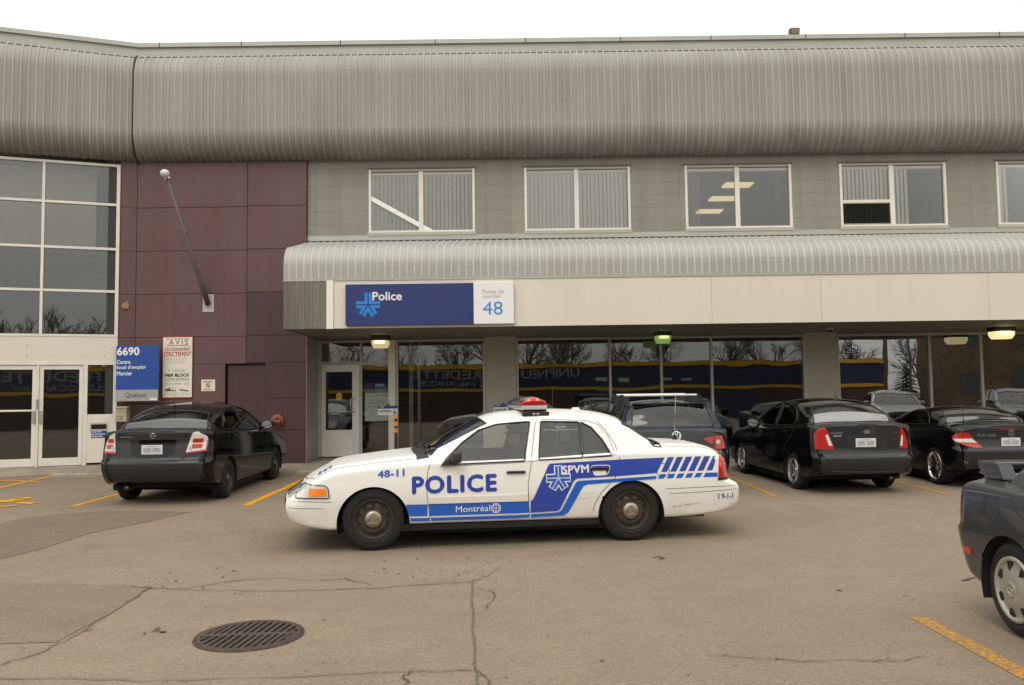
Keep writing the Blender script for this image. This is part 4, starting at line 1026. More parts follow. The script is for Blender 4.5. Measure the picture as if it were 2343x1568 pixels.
# --- floodlight on the roof edge
fc = onY(1816, 73, YP + .1); T = thing('roof_floodlight', 'rusty brown floodlight standing on the roof edge', 'floodlight', (fc.x, fc.y, zF1))
rustm = mat('rusty_brown', (0.13, 0.09, 0.055), 0.7, metal=.2, vary=.4, vscale=14)
mb = MB(); tl = Matrix.Translation(fc) @ Matrix.Rotation(R(14), 4, 'X'); mb.bbox(-.105, .105, -.10, .10, -.075, .075, .01, rustm, tl, 1); mb.build('housing', parent=T)
mb = MB(); mb.bbox(-.09, .09, -.112, -.101, -.06, .06, .004, mat('floodlight_glass', (.25, .22, .17), .2), tl, 1); mb.build('lens', parent=T)
mb = MB(); mb.tube([(fc.x, fc.y + .02, zF1 - .0), (fc.x, fc.y + .02, fc.z - .07)], .018, rustm); mb.build('bracket', parent=T)
# --- fire hose inlet
hc = onY(632, 964, YP - .1); T = thing('fire_hose_inlet', 'round orange red fire hose inlet low on the purple wall', 'hose inlet', (hc.x, YP, hc.z))
oran = mat('hydrant_red', (0.23, 0.058, 0.032), 0.5, vary=.25, vscale=15); TT = Matrix.Translation((hc.x, YP - .001, hc.z)) @ Matrix.Rotation(R(90), 4, 'X')
mb = MB(); mb.lathe([(.0, .001), (.15, .001), (.155, .02), (.14, .035), (.07, .04)], oran, 28, TT); mb.build('escutcheon', parent=T)
mb = MB()
for sx, a in ((-1, -.5), (1, .5)):
    q = Vector((hc.x + sx * .01, YP - .04, hc.z)); e_ = q + Vector((sx * .085, -.13, -.02)); mb.tube([q, q.lerp(e_, .7), e_], [.05, .052, .058], oran, 14)
mb.build('inlet_body', parent=T)
mb = MB(); q = Vector((hc.x + .02, YP - .175, hc.z - .01)); mb.sphere(q, (.05, .035, .05), mat('cap_dark', (.10, .06, .045), .5)); mb.build('cap', parent=T)
# --- mailbox with graffiti, rusted bracket, blue notice, poster
ym = YP - .36; x0, z0, x1, z1 = rectY(*za(1243, 822), *za(1362, 985), ym); T = thing('mailbox', 'small beige steel mailbox with scribbled graffiti below the 6690 sign', 'mailbox', (x0, ym, z0))
mbx = mat('mailbox_beige', (0.40, 0.345, 0.255), 0.5, vary=.15, vscale=9)
zsl = z0 + (z1 - z0) * .48
mb = MB(); mb.bbox(x0, x1, ym, ym + .13, z0, zsl, .004, mbx, seg=1); mb.bbox(x0 + .01, x1 - .01, ym + .012, ym + .13, zsl, z1 - .04, .004, mat('mailbox_shade', (0.33, 0.285, 0.21), 0.5), seg=1); mb.build('box', parent=T)
mb = MB(); mb.bbox(x0 - .004, x1 + .004, ym - .004, ym + .135, z1 - .04, z1, .004, mbx, seg=1); mb.build('lid', parent=T)
mb = MB(); text_on(mb, 'CK', flat(ym - .0025), x0 + .03, z0 + .03, x1 - .05, zsl - .03, mat('graffiti', (.13, .10, .08), .6), -.02); mb.build('graffiti', parent=T)
mb = MB(); mb.box(x0 + .05, x1 - .05, ym + .13, wingpt(.2, 0).y - .01, z0 + .05, z0 + .25, mbx); mb.build('wall_bracket', parent=T)
T = thing('rusted_bracket', 'rusty leftover wall bracket on the purple wall above the 6690 sign', 'bracket', tuple(wingpt(.2, wz(288, 706), .0)))
mb = MB(); rb = mat('rust_orange', (.38, .24, .10), .8, vary=.5, vscale=30)
for u, v0, v1, w in ((283, 694, 705, .022), (287, 692, 708, .020), (292, 690, 706, .022)):
    s_ = ws(u, (v0 + v1) / 2); wbox(mb, s_ - w, s_ + w, .001, .04, wz(u, v1), wz(u, v0), rb)
s_ = ws(288, 698); wbox(mb, s_ - .08, s_ + .08, .001, .02, wz(288, 701), wz(288, 697), rb)
mb.build('bracket_plate', parent=T)
T = thing('mail_notice', 'small blue notice under the mail slot of the left entrance', 'notice', tuple(wingpt(ws(227, 1000), wz(227, 1003), .022)))
mb = MB(); wbox(mb, ws(245, 993), ws(209, 993), .0225, .026, wz(227, 1002), wz(227, 984), qblue); mb.build('panel', parent=T)
fw = lambda a, b: wingpt(a, b, .0285)
for k, t_ in enumerate(('Courrier', 'et documents', 'demandés')):
    zz = wz(227, 989.5 + k * 5.2); sA = ws(211, 990); sB = ws(233 if k == 0 else 240 if k == 1 else 235, 990); mb = MB(); text_on(mb, t_, fw, sA, zz, sB, zz + .04, swhite, .02); mb.build('lettering', parent=T)
z5 = zf(1050, 1180, 2.613); yo = YS + .06
x0, z0, x1, z1 = rectY(*z5(862, 703), *z5(1105, 1080), yo); T = thing('police_hours_poster', 'pale grey opening hours poster with dark blue top inside the sidelight glass', 'poster', (x0, yo, z0))
zm = z0 + (z1 - z0) * .745
mb = MB(); mb.box(x0, x1, yo, yo + .006, z0, zm, mat('poster_grey', (.80, .82, .78), .6)); mb.build('sheet', parent=T)
mb = MB(); mb.box(x0, x1, yo - .001, yo + .006, zm + .001, z1, dkb); mb.build('header', parent=T)
mb = MB()
for p in star_polys(x0 + .36, zm + .11, .12, .1, .24): mb.add([(a, yo - .004, b) for a, b in p], [(0, 1, 2, 3)], cyan)
mb.build('star_emblem', parent=T)
mb = MB(); put(mb, 'Police', z5, (968, 712, 1052, 735), yo - .004, swhite, .03); mb.build('lettering', parent=T)
for t_, r, b in (('Poste de quartier', (905, 820, 1010, 836), 0), ('48', (1035, 810, 1080, 842), 0), ('Horaire de service', (915, 865, 1065, 880), 0), ("Heures d'ouverture", (915, 890, 1065, 908), .02), ('Lundi au dimanche', (880, 930, 1030, 946), .01), ('les policiers du poste', (900, 972, 1020, 982), 0), ('sont disponibles 24 h', (895, 986, 1040, 997), 0), ('En cas de besoin composez', (885, 1028, 1090, 1040), 0), ('le 9-1-1', (950, 1046, 1035, 1056), 0)):
    mb = MB(); put(mb, t_, z5, r, yo - .002, sgrey, b); mb.build('lettering', parent=T)
# --- lit ceiling panels upstairs and behind the door
lampw = mat('ceiling_panel_light', (.9, .85, .7), .5, emit=(1.0, .78, .45), estr=.62)
k = 0
for nm, xs2 in (('third', 5.93),):
    for j, y_ in enumerate((21.35, 22.85, 24.45)):
        wl, wh = (.36, .22) if nm == 'third' else (.30, .24)
        mb = MB(); mb.bbox(xs2 - wl, xs2 + wl, y_ - wh, y_ + wh, 7.02, 7.058, .004, lampw, seg=1)
        tag(mb.build('ceiling_light'), 'lit ceiling panel seen through the %s upper window from the left, %s of its row' % (nm, ('nearest', 'middle', 'farthest')[j]), 'ceiling light', 'lit ceiling panels upstairs')
for nm, x_, y_ in (('left', -4.55, 21.2), ('right', -3.9, 21.0)):
    mb = MB(); mb.bbox(x_ - .16, x_ + .16, y_ - .3, y_ + .3, ztop + .02, ztop + .048, .004, lampw, seg=1)
    tag(mb.build('ceiling_light'), 'lit ceiling panel behind the 6680 transom glass, the %s of the two' % nm, 'ceiling light', 'lit ceiling panels behind the entrance')
# ================================================================== CARS
def pchip(keys):
    k = sorted(keys); xs = np.array([a for a, b in k], float); ys = np.array([b for a, b in k], float)
    if len(xs) == 1: return lambda x: np.full_like(np.asarray(x, float), ys[0])
    h = np.diff(xs); d = np.diff(ys) / h; m_ = np.zeros(len(xs)); m_[0], m_[-1] = d[0], d[-1]
    for i in range(1, len(xs) - 1):
        if d[i - 1] * d[i] > 0:
            w1, w2 = 2 * h[i] + h[i - 1], h[i] + 2 * h[i - 1]; m_[i] = (w1 + w2) / (w1 / d[i - 1] + w2 / d[i])
    def f(x):
        x = np.clip(np.asarray(x, float), xs[0], xs[-1]); i = np.clip(np.searchsorted(xs, x) - 1, 0, len(h) - 1)
        t = (x - xs[i]) / h[i]
        return ((1 + 2 * t) * (1 - t) ** 2) * ys[i] + t * (1 - t) ** 2 * h[i] * m_[i] + t * t * (3 - 2 * t) * ys[i + 1] + t * t * (t - 1) * h[i] * m_[i + 1]
    return f
def inpoly(px, py, poly):
    c = np.zeros(len(px), bool); n = len(poly)
    for i in range(n):
        x1, y1 = poly[i]; x2, y2 = poly[(i + 1) % n]
        cond = (y1 > py) != (y2 > py)
        with np.errstate(divide='ignore', invalid='ignore'):
            c ^= cond & (px < (x2 - x1) * (py - y1) / (y2 - y1 + 1e-12) + x1)
    return c
def nearest_on(px, py, poly):
    best = np.full(len(px), 1e9); qx = px.copy(); qy = py.copy(); n = len(poly)
    for i in range(n):
        x1, y1 = poly[i]; x2, y2 = poly[(i + 1) % n]; dx, dy = x2 - x1, y2 - y1; L2 = dx * dx + dy * dy + 1e-12
        t = np.clip(((px - x1) * dx + (py - y1) * dy) / L2, 0, 1); ax, ay = x1 + t * dx, y1 + t * dy; d = np.hypot(px - ax, py - ay)
        m_ = d < best; best[m_] = d[m_]; qx[m_] = ax[m_]; qy[m_] = ay[m_]
    return best, qx, qy
def rounded(poly, r, n=4):
    """polygon with rounded corners"""
    out = []; P = [Vector(p) for p in poly]; k = len(P)
    rr = r if isinstance(r, (list, tuple)) else [r] * k
    for i in range(k):
        a, b, c_ = P[i - 1], P[i], P[(i + 1) % k]; d = min(rr[i], .45 * (a - b).length, .45 * (c_ - b).length)
        A = b + (a - b).normalized() * d if d > 0 else b; B_ = b + (c_ - b).normalized() * d if d > 0 else b
        for t in (np.linspace(0, 1, n) if d > 1e-6 else [0]): out.append(tuple(A * (1 - t) ** 2 + b * 2 * t * (1 - t) + B_ * t * t))
    return out
def smooth_closed(pts, n=5):
    """Catmull-Rom closed curve through points"""
    out = []; k = len(pts); P = [Vector(p) for p in pts]
    for i in range(k):
        p0, p1, p2, p3 = P[i - 1], P[i], P[(i + 1) % k], P[(i + 2) % k]
        for j in range(n):
            t = j / n; out.append(tuple(0.5 * ((2 * p1) + (p2 - p0) * t + (2 * p0 - 5 * p1 + 4 * p2 - p3) * t * t + (3 * p1 - p0 - 3 * p2 + p3) * t ** 3)))
    return out
rubber = mat('tyre_rubber', (0.022, 0.020, 0.018), 0.85, vary=.25, vscale=20, spec=.3)
trimblk = mat('black_trim', (0.012, 0.012, 0.012), 0.45)
gapm = mat('panel_gap', (0.030, 0.027, 0.024), 0.8)
under = mat('underbody', (0.010, 0.009, 0.008), 0.9)
chrome = mat('chrome', (0.62, 0.60, 0.57), 0.18, metal=1.0)
alloy = mat('alloy', (0.50, 0.49, 0.47), 0.28, metal=.9)
redl = mat('tail_red', (0.42, 0.012, 0.010), 0.18, coat=.8); redd = mat('tail_red_dark', (0.20, 0.010, 0.010), 0.18, coat=.8)
clearl = mat('lens_clear', (0.62, 0.60, 0.56), 0.12, coat=.8); amberl = mat('lens_amber', (0.85, 0.23, 0.01), 0.2, coat=.6)
seatd = mat('seat_dark', (0.035, 0.035, 0.036), 0.8)
class Car:
    def __init__(s, root, sp):
        s.root, s.sp = root, sp
        g_ = lambda k, d: sp.get(k, d)
        xf, xr, w0 = sp['xf'], sp['xr'], sp['w']
        X_ = list(np.arange(xf + .16, xr - .16, .019)); e = (np.linspace(0, 1, 9) ** 1.7) * .16
        X_ = sorted(set([xf + q for q in e] + X_ + [xr - q for q in e])); X_ = [q for i, q in enumerate(X_) if i == 0 or q - X_[i - 1] > .002]
        F_ = {k: pchip(sp[k]) for k in ('zs', 'zsh', 'zd', 'zr', 'inset', 'bow')}
        wk = pchip(sp.get('wk', [(0, 1.0)])); pf, pr = pchip(sp['front']), pchip(sp['rear'])
        cf, cr, th, crown, rs, rr = g_('cf', .16), g_('cr', .14), g_('th', .45), g_('crown', .055), g_('rs', .07), g_('rr', .09)
        ef, er = g_('edgef', .05), g_('edger', .04)
        rows = []; nom = []
        for x in X_:
            w = w0 * float(wk(x)); df, dr = x - xf, xr - x
            fil = lambda d, r: r - math.sqrt(max(0, r * r - max(0, r - d) ** 2)) if d < r else 0
            w -= fil(df, cf) * .8 + fil(dr, cr) * .8
            dz = fil(df, ef) + fil(dr, er)
            zs, zsh, zd, zr = (float(F_[k](x)) for k in ('zs', 'zsh', 'zd', 'zr'))
            zsh -= dz; zd -= dz; zr -= dz; zs += dz * .6
            ins = float(F_['inset'](x)); yb = w - ins; zb = zsh + g_('kb', .35) * (zd - zsh)
            t = min(1, max(0, (zr - zd - .015) / .09)); c = t * t * (3 - 2 * t)
            h = max(0, zr - zb); cw = min(crown, .16 * h)
            z5 = c * (zr - cw) + (1 - c) * (zb + .75 * (zd - zb)); y5 = c * (yb - th * (z5 - zb)) + (1 - c) * (yb - .12)
            zm = zs + g_('mid', .55) * (zsh - zs)
            P = [(w - .18, zs), (w - .03, zs + .004), (w, zm), (w - g_('lean', .025), zsh), (yb, zb), (y5, z5), (0, zr)]
            rad = [0, .035, .22, rs, g_('rb', .035), rr]
            cnt = [2, 6, 8, 2, 12]; arc = [0, 4, 20, 9, 5, 7]
            P = [Vector(p) for p in P]; out = [P[0]]; prev = P[0]
            for i in range(1, 6):
                a, b, c_ = P[i - 1], P[i], P[i + 1]; la, lc = (a - b).length, (c_ - b).length
                d = min(rad[i], .45 * la, .45 * lc); A = b + (a - b) * (d / la if la > 1e-6 else 0); B_ = b + (c_ - b) * (d / lc if lc > 1e-6 else 0)
                n = cnt[i - 1]
                for k in range(1, n + 1): out.append(prev.lerp(A, k / (n + 1)))
                if i == 4: jA = len(out)
                for k in range(arc[i]):
                    t = k / (arc[i] - 1); out.append(A * (1 - t) ** 2 + b * 2 * t * (1 - t) + B_ * t * t)
                if i == 3: jS = len(out) - 1
                prev = B_
            jB = len(out) - 1
            for k in range(1, 13):
                q = k / 12; out.append(Vector((prev.x * (1 - q), prev.y + (zr - prev.y) * (1 - (1 - q) ** 2))))
            rows.append(out); nom.append(x)
        K = len(rows[0]); s.K, s.jA, s.jB, s.jS = K, jA, jB, jS; N = len(rows); s.N = N; CW = 2 * K - 1
        V = np.zeros((N, CW, 3)); XN = np.zeros((N, CW))
        bow = F_['bow']; XB, XE = xf + .5, xr - .5
        def place(x, y, z):
            b = float(bow(x)) * (1 - min(1, (abs(y) / w0) ** 2))
            if x < XB: x = XB + (x - XB) / (xf - XB) * (float(pf(z)) - XB)
            elif x > XE: x = XE + (x - XE) / (xr - XE) * (float(pr(z)) - XE)
            return x + b
        for i in range(N):
            for j in range(K):
                y, z = rows[i][j]
                x = place(nom[i], y, z); V[i, j] = (x, -y, z); V[i, CW - 1 - j] = (x, y, z)
            XN[i, :] = nom[i]
        Vf = [tuple(p) for p in V.reshape(-1, 3)]; XNf = list(XN.reshape(-1)); F = []; J = []
        for i in range(N - 1):
            for j in range(CW - 1):
                F.append((i * CW + j, i * CW + j + 1, (i + 1) * CW + j + 1, (i + 1) * CW + j)); J.append(j)
        for end, i in ((0, 0), (1, N - 1)):                            # nose and tail faces
            M_ = 14; prevr = None
            for j in range(K):
                y, z = rows[i][j]
                if y < 1e-6: row = [i * CW + j] * (M_ + 1)
                else:
                    row = [i * CW + j]
                    for k in range(1, M_):
                        yy = -y + 2 * y * k / M_; Vf.append((place(nom[i], yy, z), yy, z)); XNf.append(nom[i]); row.append(len(Vf) - 1)
                    row.append(i * CW + CW - 1 - j)
                if prevr is not None:
                    for k in range(M_):
                        q = [prevr[k], prevr[k + 1], row[k + 1], row[k]]
                        if end == 0: q = q[::-1]
                        q2 = [a for n_, a in enumerate(q) if a != q[n_ - 1]]
                        if len(q2) >= 3: F.append(tuple(q2)); J.append(-1 - end)
                prevr = row
        s.V = np.array(Vf); s.XN = np.array(XNf); s.F = F; s.J = np.array(J); s.CW = CW
        bm = bmesh.new(); bv = [bm.verts.new(p) for p in Vf]
        keep = []
        for f in F:
            try: bm.faces.new([bv[q] for q in f]); keep.append(True)
            except ValueError: keep.append(False)
        bm.normal_update()
        # orient: shell normals outwards
        s.NV = np.array([tuple(p.normal) for p in bv])
        cen = np.array([(xf + xr) / 2, 0, .6]); 
        if np.sum(s.NV * (s.V - cen)) < 0:
            s.F = [f[::-1] for f in s.F]; s.NV = -s.NV
        s.bvh = BVHTree.FromPolygons([Vector(p) for p in Vf], [list(f) for f in s.F]); bm.free()
        s.F4 = np.array([list(f) + [f[-1]] * (4 - len(f)) for f in s.F])
        s.reg = np.array(['body'] * len(s.F), dtype=object)
        vj = np.full(len(Vf), -9); vj[:N * CW] = np.tile(np.arange(CW), N); s.vj = vj; s.snapped = np.zeros(len(Vf), bool)
    # -------- regions
    def _cand(s, proj, arr_y, vjv, kind):
        K, CW = s.K, s.CW
        jm = np.where(vjv < 0, vjv, np.minimum(vjv, CW - 1 - vjv))
        if kind == 'glass_side': ok = (jm >= s.jS - 1) & (jm <= s.jB + 1)
        elif kind == 'glass_top': ok = (jm >= s.jB - 4)
        elif kind == 'side': ok = (jm >= 0) & (jm <= s.jB)
        elif kind == 'low': ok = ((jm >= 0) & (jm <= s.jS + 1))
        elif kind == 'top': ok = (jm >= s.jS - 2)
        else: ok = np.ones(len(vjv), bool)
        return ok
    def cut(s, name, poly, proj='side', kind='side', sign=0, xmin=None, snap=.013):
        """give the faces inside a 2D outline their own region; side: (x, z), top: (nominal x, y), rear: (y, z)"""
        V = s.V
        if proj == 'side': a, b = V[:, 0], V[:, 2]
        elif proj == 'top': a, b = s.XN.copy(), V[:, 1]
        else: a, b = V[:, 1], V[:, 2]
        ok = s._cand(proj, V[:, 1], s.vj, kind)
        if sign: ok = ok & (V[:, 1] * sign > 0)
        if xmin is not None: ok = ok & (V[:, 0] > xmin)
        if proj == 'top' or proj == 'rear': ok &= (s.vj >= 0)
        d, qa, qb = nearest_on(a, b, poly)
        mv = ok & (d < snap) & ~s.snapped
        for i in np.where(mv)[0]:
            p = Vector(V[i])
            if proj == 'side': p.x, p.z = qa[i], qb[i]
            elif proj == 'top': p.x += qa[i] - a[i]; p.y = qb[i]; s.XN[i] = qa[i]
            else: p.y, p.z = qa[i], qb[i]
            loc = s.bvh.find_nearest(p)[0]
            if loc is not None: s.V[i] = loc
        s.snapped |= mv
        CT = s.V[s.F4].mean(1); fa = CT[:, 0] if proj == 'side' else s.XN[s.F4].mean(1) if proj == 'top' else CT[:, 1]
        fb = CT[:, 1] if proj == 'top' else CT[:, 2]; fy = CT[:, 1]; fx = CT[:, 0]
        okf = s._cand(proj, fy, s.J, kind) if kind != 'rearcap' else np.ones(len(s.F), bool)
        if sign: okf = okf & (fy * sign > 0)
        if xmin is not None: okf = okf & (fx > xmin)
        sel = okf & inpoly(fa, fb, poly) & (s.reg == 'body')
        s.reg[sel] = name; return sel.sum()
    def piece(s, region, name, M, parent=None, off=0.0, smooth=True):
        idx = np.where(s.reg == region)[0]
        if len(idx) == 0: return None
        used = sorted({q for i in idx for q in s.F[i]}); mp_ = {q: k for k, q in enumerate(used)}
        me = bpy.data.meshes.new(name); V = s.V[used] + s.NV[used] * off
        me.from_pydata([tuple(p) for p in V], [], [[mp_[q] for q in s.F[i]] for i in idx]); me.materials.append(M)
        me.polygons.foreach_set('use_smooth', [smooth] * len(idx)); me.validate(); me.update()
        if smooth and len(me.vertices) == len(used): me.normals_split_custom_set_from_vertices([tuple(n_) for n_ in s.NV[used]])
        o = bpy.data.objects.new(name, me); C.objects.link(o); o.parent = parent or s.root; return o
    # -------- things laid on the surface
    def lift(s, a, b, proj, off):
        if proj == 'left': o, d = Vector((a, -3, b)), Vector((0, 1, 0))
        elif proj == 'right': o, d = Vector((a, 3, b)), Vector((0, -1, 0))
        elif proj == 'rear': o, d = Vector((9, a, b)), Vector((-1, 0, 0))
        elif proj == 'front': o, d = Vector((-5, a, b)), Vector((1, 0, 0))
        elif proj == 'ray':
            if not hasattr(s, 'inv'): s.inv = wm(s.root).inverted()
            o = s.inv @ EYE; d = (s.inv.to_3x3() @ ray(a, b)).normalized()
        else: o, d = Vector((a, b, 4)), Vector((0, 0, -1))
        loc, nn, i_, ds = s.bvh.ray_cast(o, d)
        if loc is None:
            if proj == 'ray':
                c0 = s.sp['xr'] * .9; t = ((Vector((c0, 0, .8)) - o).dot(d)); loc, nn, i_, ds = s.bvh.find_nearest(o + d * t)
            else: loc, nn, i_, ds = s.bvh.find_nearest(o + d * 3)
        if nn.dot(d) > 0: nn = -nn
        return loc + nn * off
    def decal(s, mb, poly, proj, off, M, thick=0.0, step=.06):
        P = [Vector(p) for p in poly]; n = len(P)
        # resample the outline
        Q = []
        for i in range(n):
            a, b = P[i], P[(i + 1) % n]; k = max(1, int((b - a).length / step))
            for j in range(k): Q.append(a.lerp(b, j / k))
        nb = len(Q); xs_ = [p.x for p in Q]; ys_ = [p.y for p in Q]; G_ = []
        gx, gy = np.arange(min(xs_) + step / 2, max(xs_), step), np.arange(min(ys_) + step / 2, max(ys_), step)
        if len(gx) and len(gy):
            A, B_ = np.meshgrid(gx, gy); A, B_ = A.ravel(), B_.ravel(); po = [tuple(q) for q in Q]
            ins = inpoly(A, B_, po); d, _, _ = nearest_on(A, B_, po); G_ = [Vector((A[i], B_[i])) for i in np.where(ins & (d > step * .35))[0]]
        ov, oe, of, o1, o2, o3 = delaunay_2d_cdt(Q + G_, [(i, (i + 1) % nb) for i in range(nb)], [], 1, 1e-6)
        vs = [s.lift(p.x, p.y, proj, off) for p in ov]; fs = [list(q) for q in of]
        # make the faces look outwards
        flip = {'left': 1, 'right': -1, 'rear': 1, 'front': -1, 'top': 1, 'ray': -1}[proj]
        mb.add(vs, fs if flip > 0 else [f[::-1] for f in fs], M, True)
        if thick:
            lo = [s.lift(p.x, p.y, proj, off - thick) for p in Q]; hi = [s.lift(p.x, p.y, proj, off) for p in Q]
            mb.add(lo + hi, [(i, (i + 1) % nb, nb + (i + 1) % nb, nb + i) for i in range(nb)], M)
    def ribbon(s, mb, pts, proj, w, off, M, closed=False, step=.05):
        P = [Vector(p) for p in pts]
        if closed: P = P + [P[0]]
        Q = []
        for i in range(len(P) - 1):
            k = max(1, int((P[i + 1] - P[i]).length / step))
            for j in range(k): Q.append(P[i].lerp(P[i + 1], j / k))
        Q.append(P[-1]); l, r_ = ribbon2d(Q, w)
        if closed: l[-1], r_[-1] = l[0], r_[0]
        k = len(l); mb.add([s.lift(p.x, p.y, proj, off) for p in l] + [s.lift(p.x, p.y, proj, off) for p in r_], [(i, i + 1, k + i + 1, k + i) for i in range(k - 1)], M)
    def strip(s, mb, pts, proj, r, M, off=0.0, closed=False, n=6):
        P = [Vector(p) for p in pts]
        if closed: P = P + [P[0]]
        Q = []
        for i in range(len(P) - 1):
            k = max(1, int((P[i + 1] - P[i]).length / .05))
            for j in range(k): Q.append(P[i].lerp(P[i + 1], j / k))
        Q.append(P[-1]); mb.tube([s.lift(p.x, p.y, proj, off) for p in Q], r, M, n)
    def text(s, mb, txt, proj, x0, z0, x1, z1, M, bold=.0, off=.003, sp=1.0, slope=0.0, mirror=False):
        vs, fs, (a0, b0, a1, b1) = text2d(txt, 0.0, sp)
        kx, kz = (x1 - x0) / (a1 - a0), (z1 - z0) / (b1 - b0)
        for k, (dx, dz) in enumerate(((0, 0),) if bold <= 0 else ((0, 0), (-1, 0), (1, 0), (0, -1), (0, 1))):
            mb.add([s.lift(x0 + (a - a0 + dx * bold) * kx, z0 + (b - b0 + dz * bold) * kz + slope * (a - a0) * kx, proj, off + k * .0004) for a, b in vs], fs, M)
    def arch(s, xc, zc, R_, sides=(-1, 1), M=None, lipM=None, depth=.30):
        circ = [(xc + R_ * math.cos(a), zc + R_ * math.sin(a)) for a in np.linspace(0, 2 * math.pi, 48, endpoint=False)]
        s.cut('arch', circ, 'side', 'low', 0, snap=.015)
        w = s.sp['w']
        for sg in sides:
            mb = MB(); n = 28; A = np.linspace(-.35, math.pi + .35, n)
            y0, y1 = sg * (w - .02), sg * (w - depth - .05)
            vs = [(xc + R_ * 1.0 * math.cos(a), y0, zc + R_ * math.sin(a)) for a in A] + [(xc + R_ * math.cos(a), y1, zc + R_ * math.sin(a)) for a in A]
            mb.add(vs, [(i, i + 1, n + i + 1, n + i) for i in range(n - 1)], under, True)
            mb.add([(xc + R_ * math.cos(a), y1, zc + R_ * math.sin(a)) for a in A], [list(range(n))], under); mb.build('wheel_well', parent=s.root, world=False)
            if lipM:
                mb = MB(); pts = [(xc + (R_ + .006) * math.cos(a), zc + (R_ + .006) * math.sin(a)) for a in np.linspace(.08, math.pi - .08, 30)]
                s.strip(mb, pts, 'left' if sg < 0 else 'right', .011, lipM, .0); mb.build('arch_lip', parent=s.root, world=False)
    def tub(s, x0, x1, z, w, zf=.28):
        mb = MB(); mb.box(x0, x1, -w, w, zf, zf + .03, under); mb.box(x0 - .02, x0, -w, w, zf, z, trimblk); mb.box(x1, x1 + .02, -w, w, zf, z, trimblk)
        mb.box(x0, x1, -w - .02, -w, zf, z, trimblk); mb.box(x0, x1, w, w + .02, zf, z, trimblk); mb.build('cabin_floor', parent=s.root, world=False)
    def underbody(s):
        sp = s.sp; w = sp['w'] - .14; z = pchip(sp['zs'])
        mb = MB(); xs_ = np.linspace(sp['xf'] + .5, sp['xr'] - .4, 14)
        for a, b in zip(xs_[:-1], xs_[1:]): mb.box(a, b, -w, w, float(z((a + b) / 2)) - (.115 if xs_[2] < a < xs_[-4] else .02), float(z((a + b) / 2)) + .05, under)
        mb.build('underbody', parent=s.root, world=False)
    def wheel(s, xc, sg, R_, rim, tw, style, yo=None, z=None, steer=0):
        yo = (s.sp['w'] - .035) if yo is None else yo; z = R_ if z is None else z
        T = Matrix.Translation((xc, sg * yo, z)) @ Matrix.Rotation(R(-90 if sg > 0 else 90), 4, 'X') @ Matrix.Rotation(steer, 4, 'Y')
        body = MB(); style(body, rim, T)
        o = body.build('wheel', parent=s.root, world=False)
        t = MB(); t.lathe([(rim - .004, -.03), (rim + .004, -.008), (rim + .02, .0), (R_ - .06, .006), (R_ - .028, -.004), (R_ - .008, -.02), (R_, -.045), (R_, -tw + .045), (R_ - .03, -tw), (rim, -tw + .01)], rubber, 44, T)
        for rr_ in (rim + .035, R_ - .05): t.lathe([(rr_, .0035), (rr_ + .003, .009), (rr_ + .007, .0045)], rubber, 44, T)
        t.build('tyre', parent=o, world=False)
        return o, T
    def seat(s, x, y, zb, h, M, name='seat'):
        mb = MB(); T = Matrix.Translation((x, y, zb)) @ Matrix.Rotation(R(14), 4, 'Y')
        mb.bbox(-.06, .07, -.24, .24, 0, h - .2, .05, M, T, 3); mb.bbox(-.045, .05, -.13, .13, h - .18, h, .04, M, T, 3); mb.bbox(-.5, .0, -.25, .25, -.15, .02, .05, M, Matrix.Translation((x, y, zb)), 3)
        mb.build(name, parent=s.root, world=False)
    def mirror(s, x, z, sg, M, y=None, glassM=None, sc=1.0):
        y = s.sp['w'] + .0 if y is None else y
        mb = MB(); mb.sphere((x, sg * (y + .09 * sc), z + .05), (.055 * sc, .115 * sc, .085 * sc), M, None, 14, 10); mb.tube([(x - .03, sg * (y - .10), z - .02), (x, sg * (y + .03), z + .02)], .028, M); o = mb.build('side_mirror', parent=s.root, world=False)
        if glassM:
            g_ = MB(); cx, cy, cz = x + .045 * sc, sg * (y + .09 * sc), z + .05
            g_.add([(cx + .012 , cy + .095 * sc * math.cos(a), cz + .068 * sc * math.sin(a)) for a in np.linspace(0, 6.283, 20, endpoint=False)], [list(range(20))], glassM); g_.build('mirror_glass', parent=o, world=False)
    def handle(s, x0, x1, z0, z1, sg, M):
        mb = MB(); y = s.lift((x0 + x1) / 2, (z0 + z1) / 2, 'left' if sg < 0 else 'right', 0).y
        mb.bbox(x0, x1, min(y + sg * .004, y + sg * .028), max(y + sg * .004, y + sg * .028), z0, z1, .012, M, None, 2); mb.bbox(x0 + .01, x1 - .01, min(y - sg * .01, y + sg * .004), max(y - sg * .01, y + sg * .004), z0 - .0, z1, .003, trimblk); mb.build('door_handle', parent=s.root, world=False)
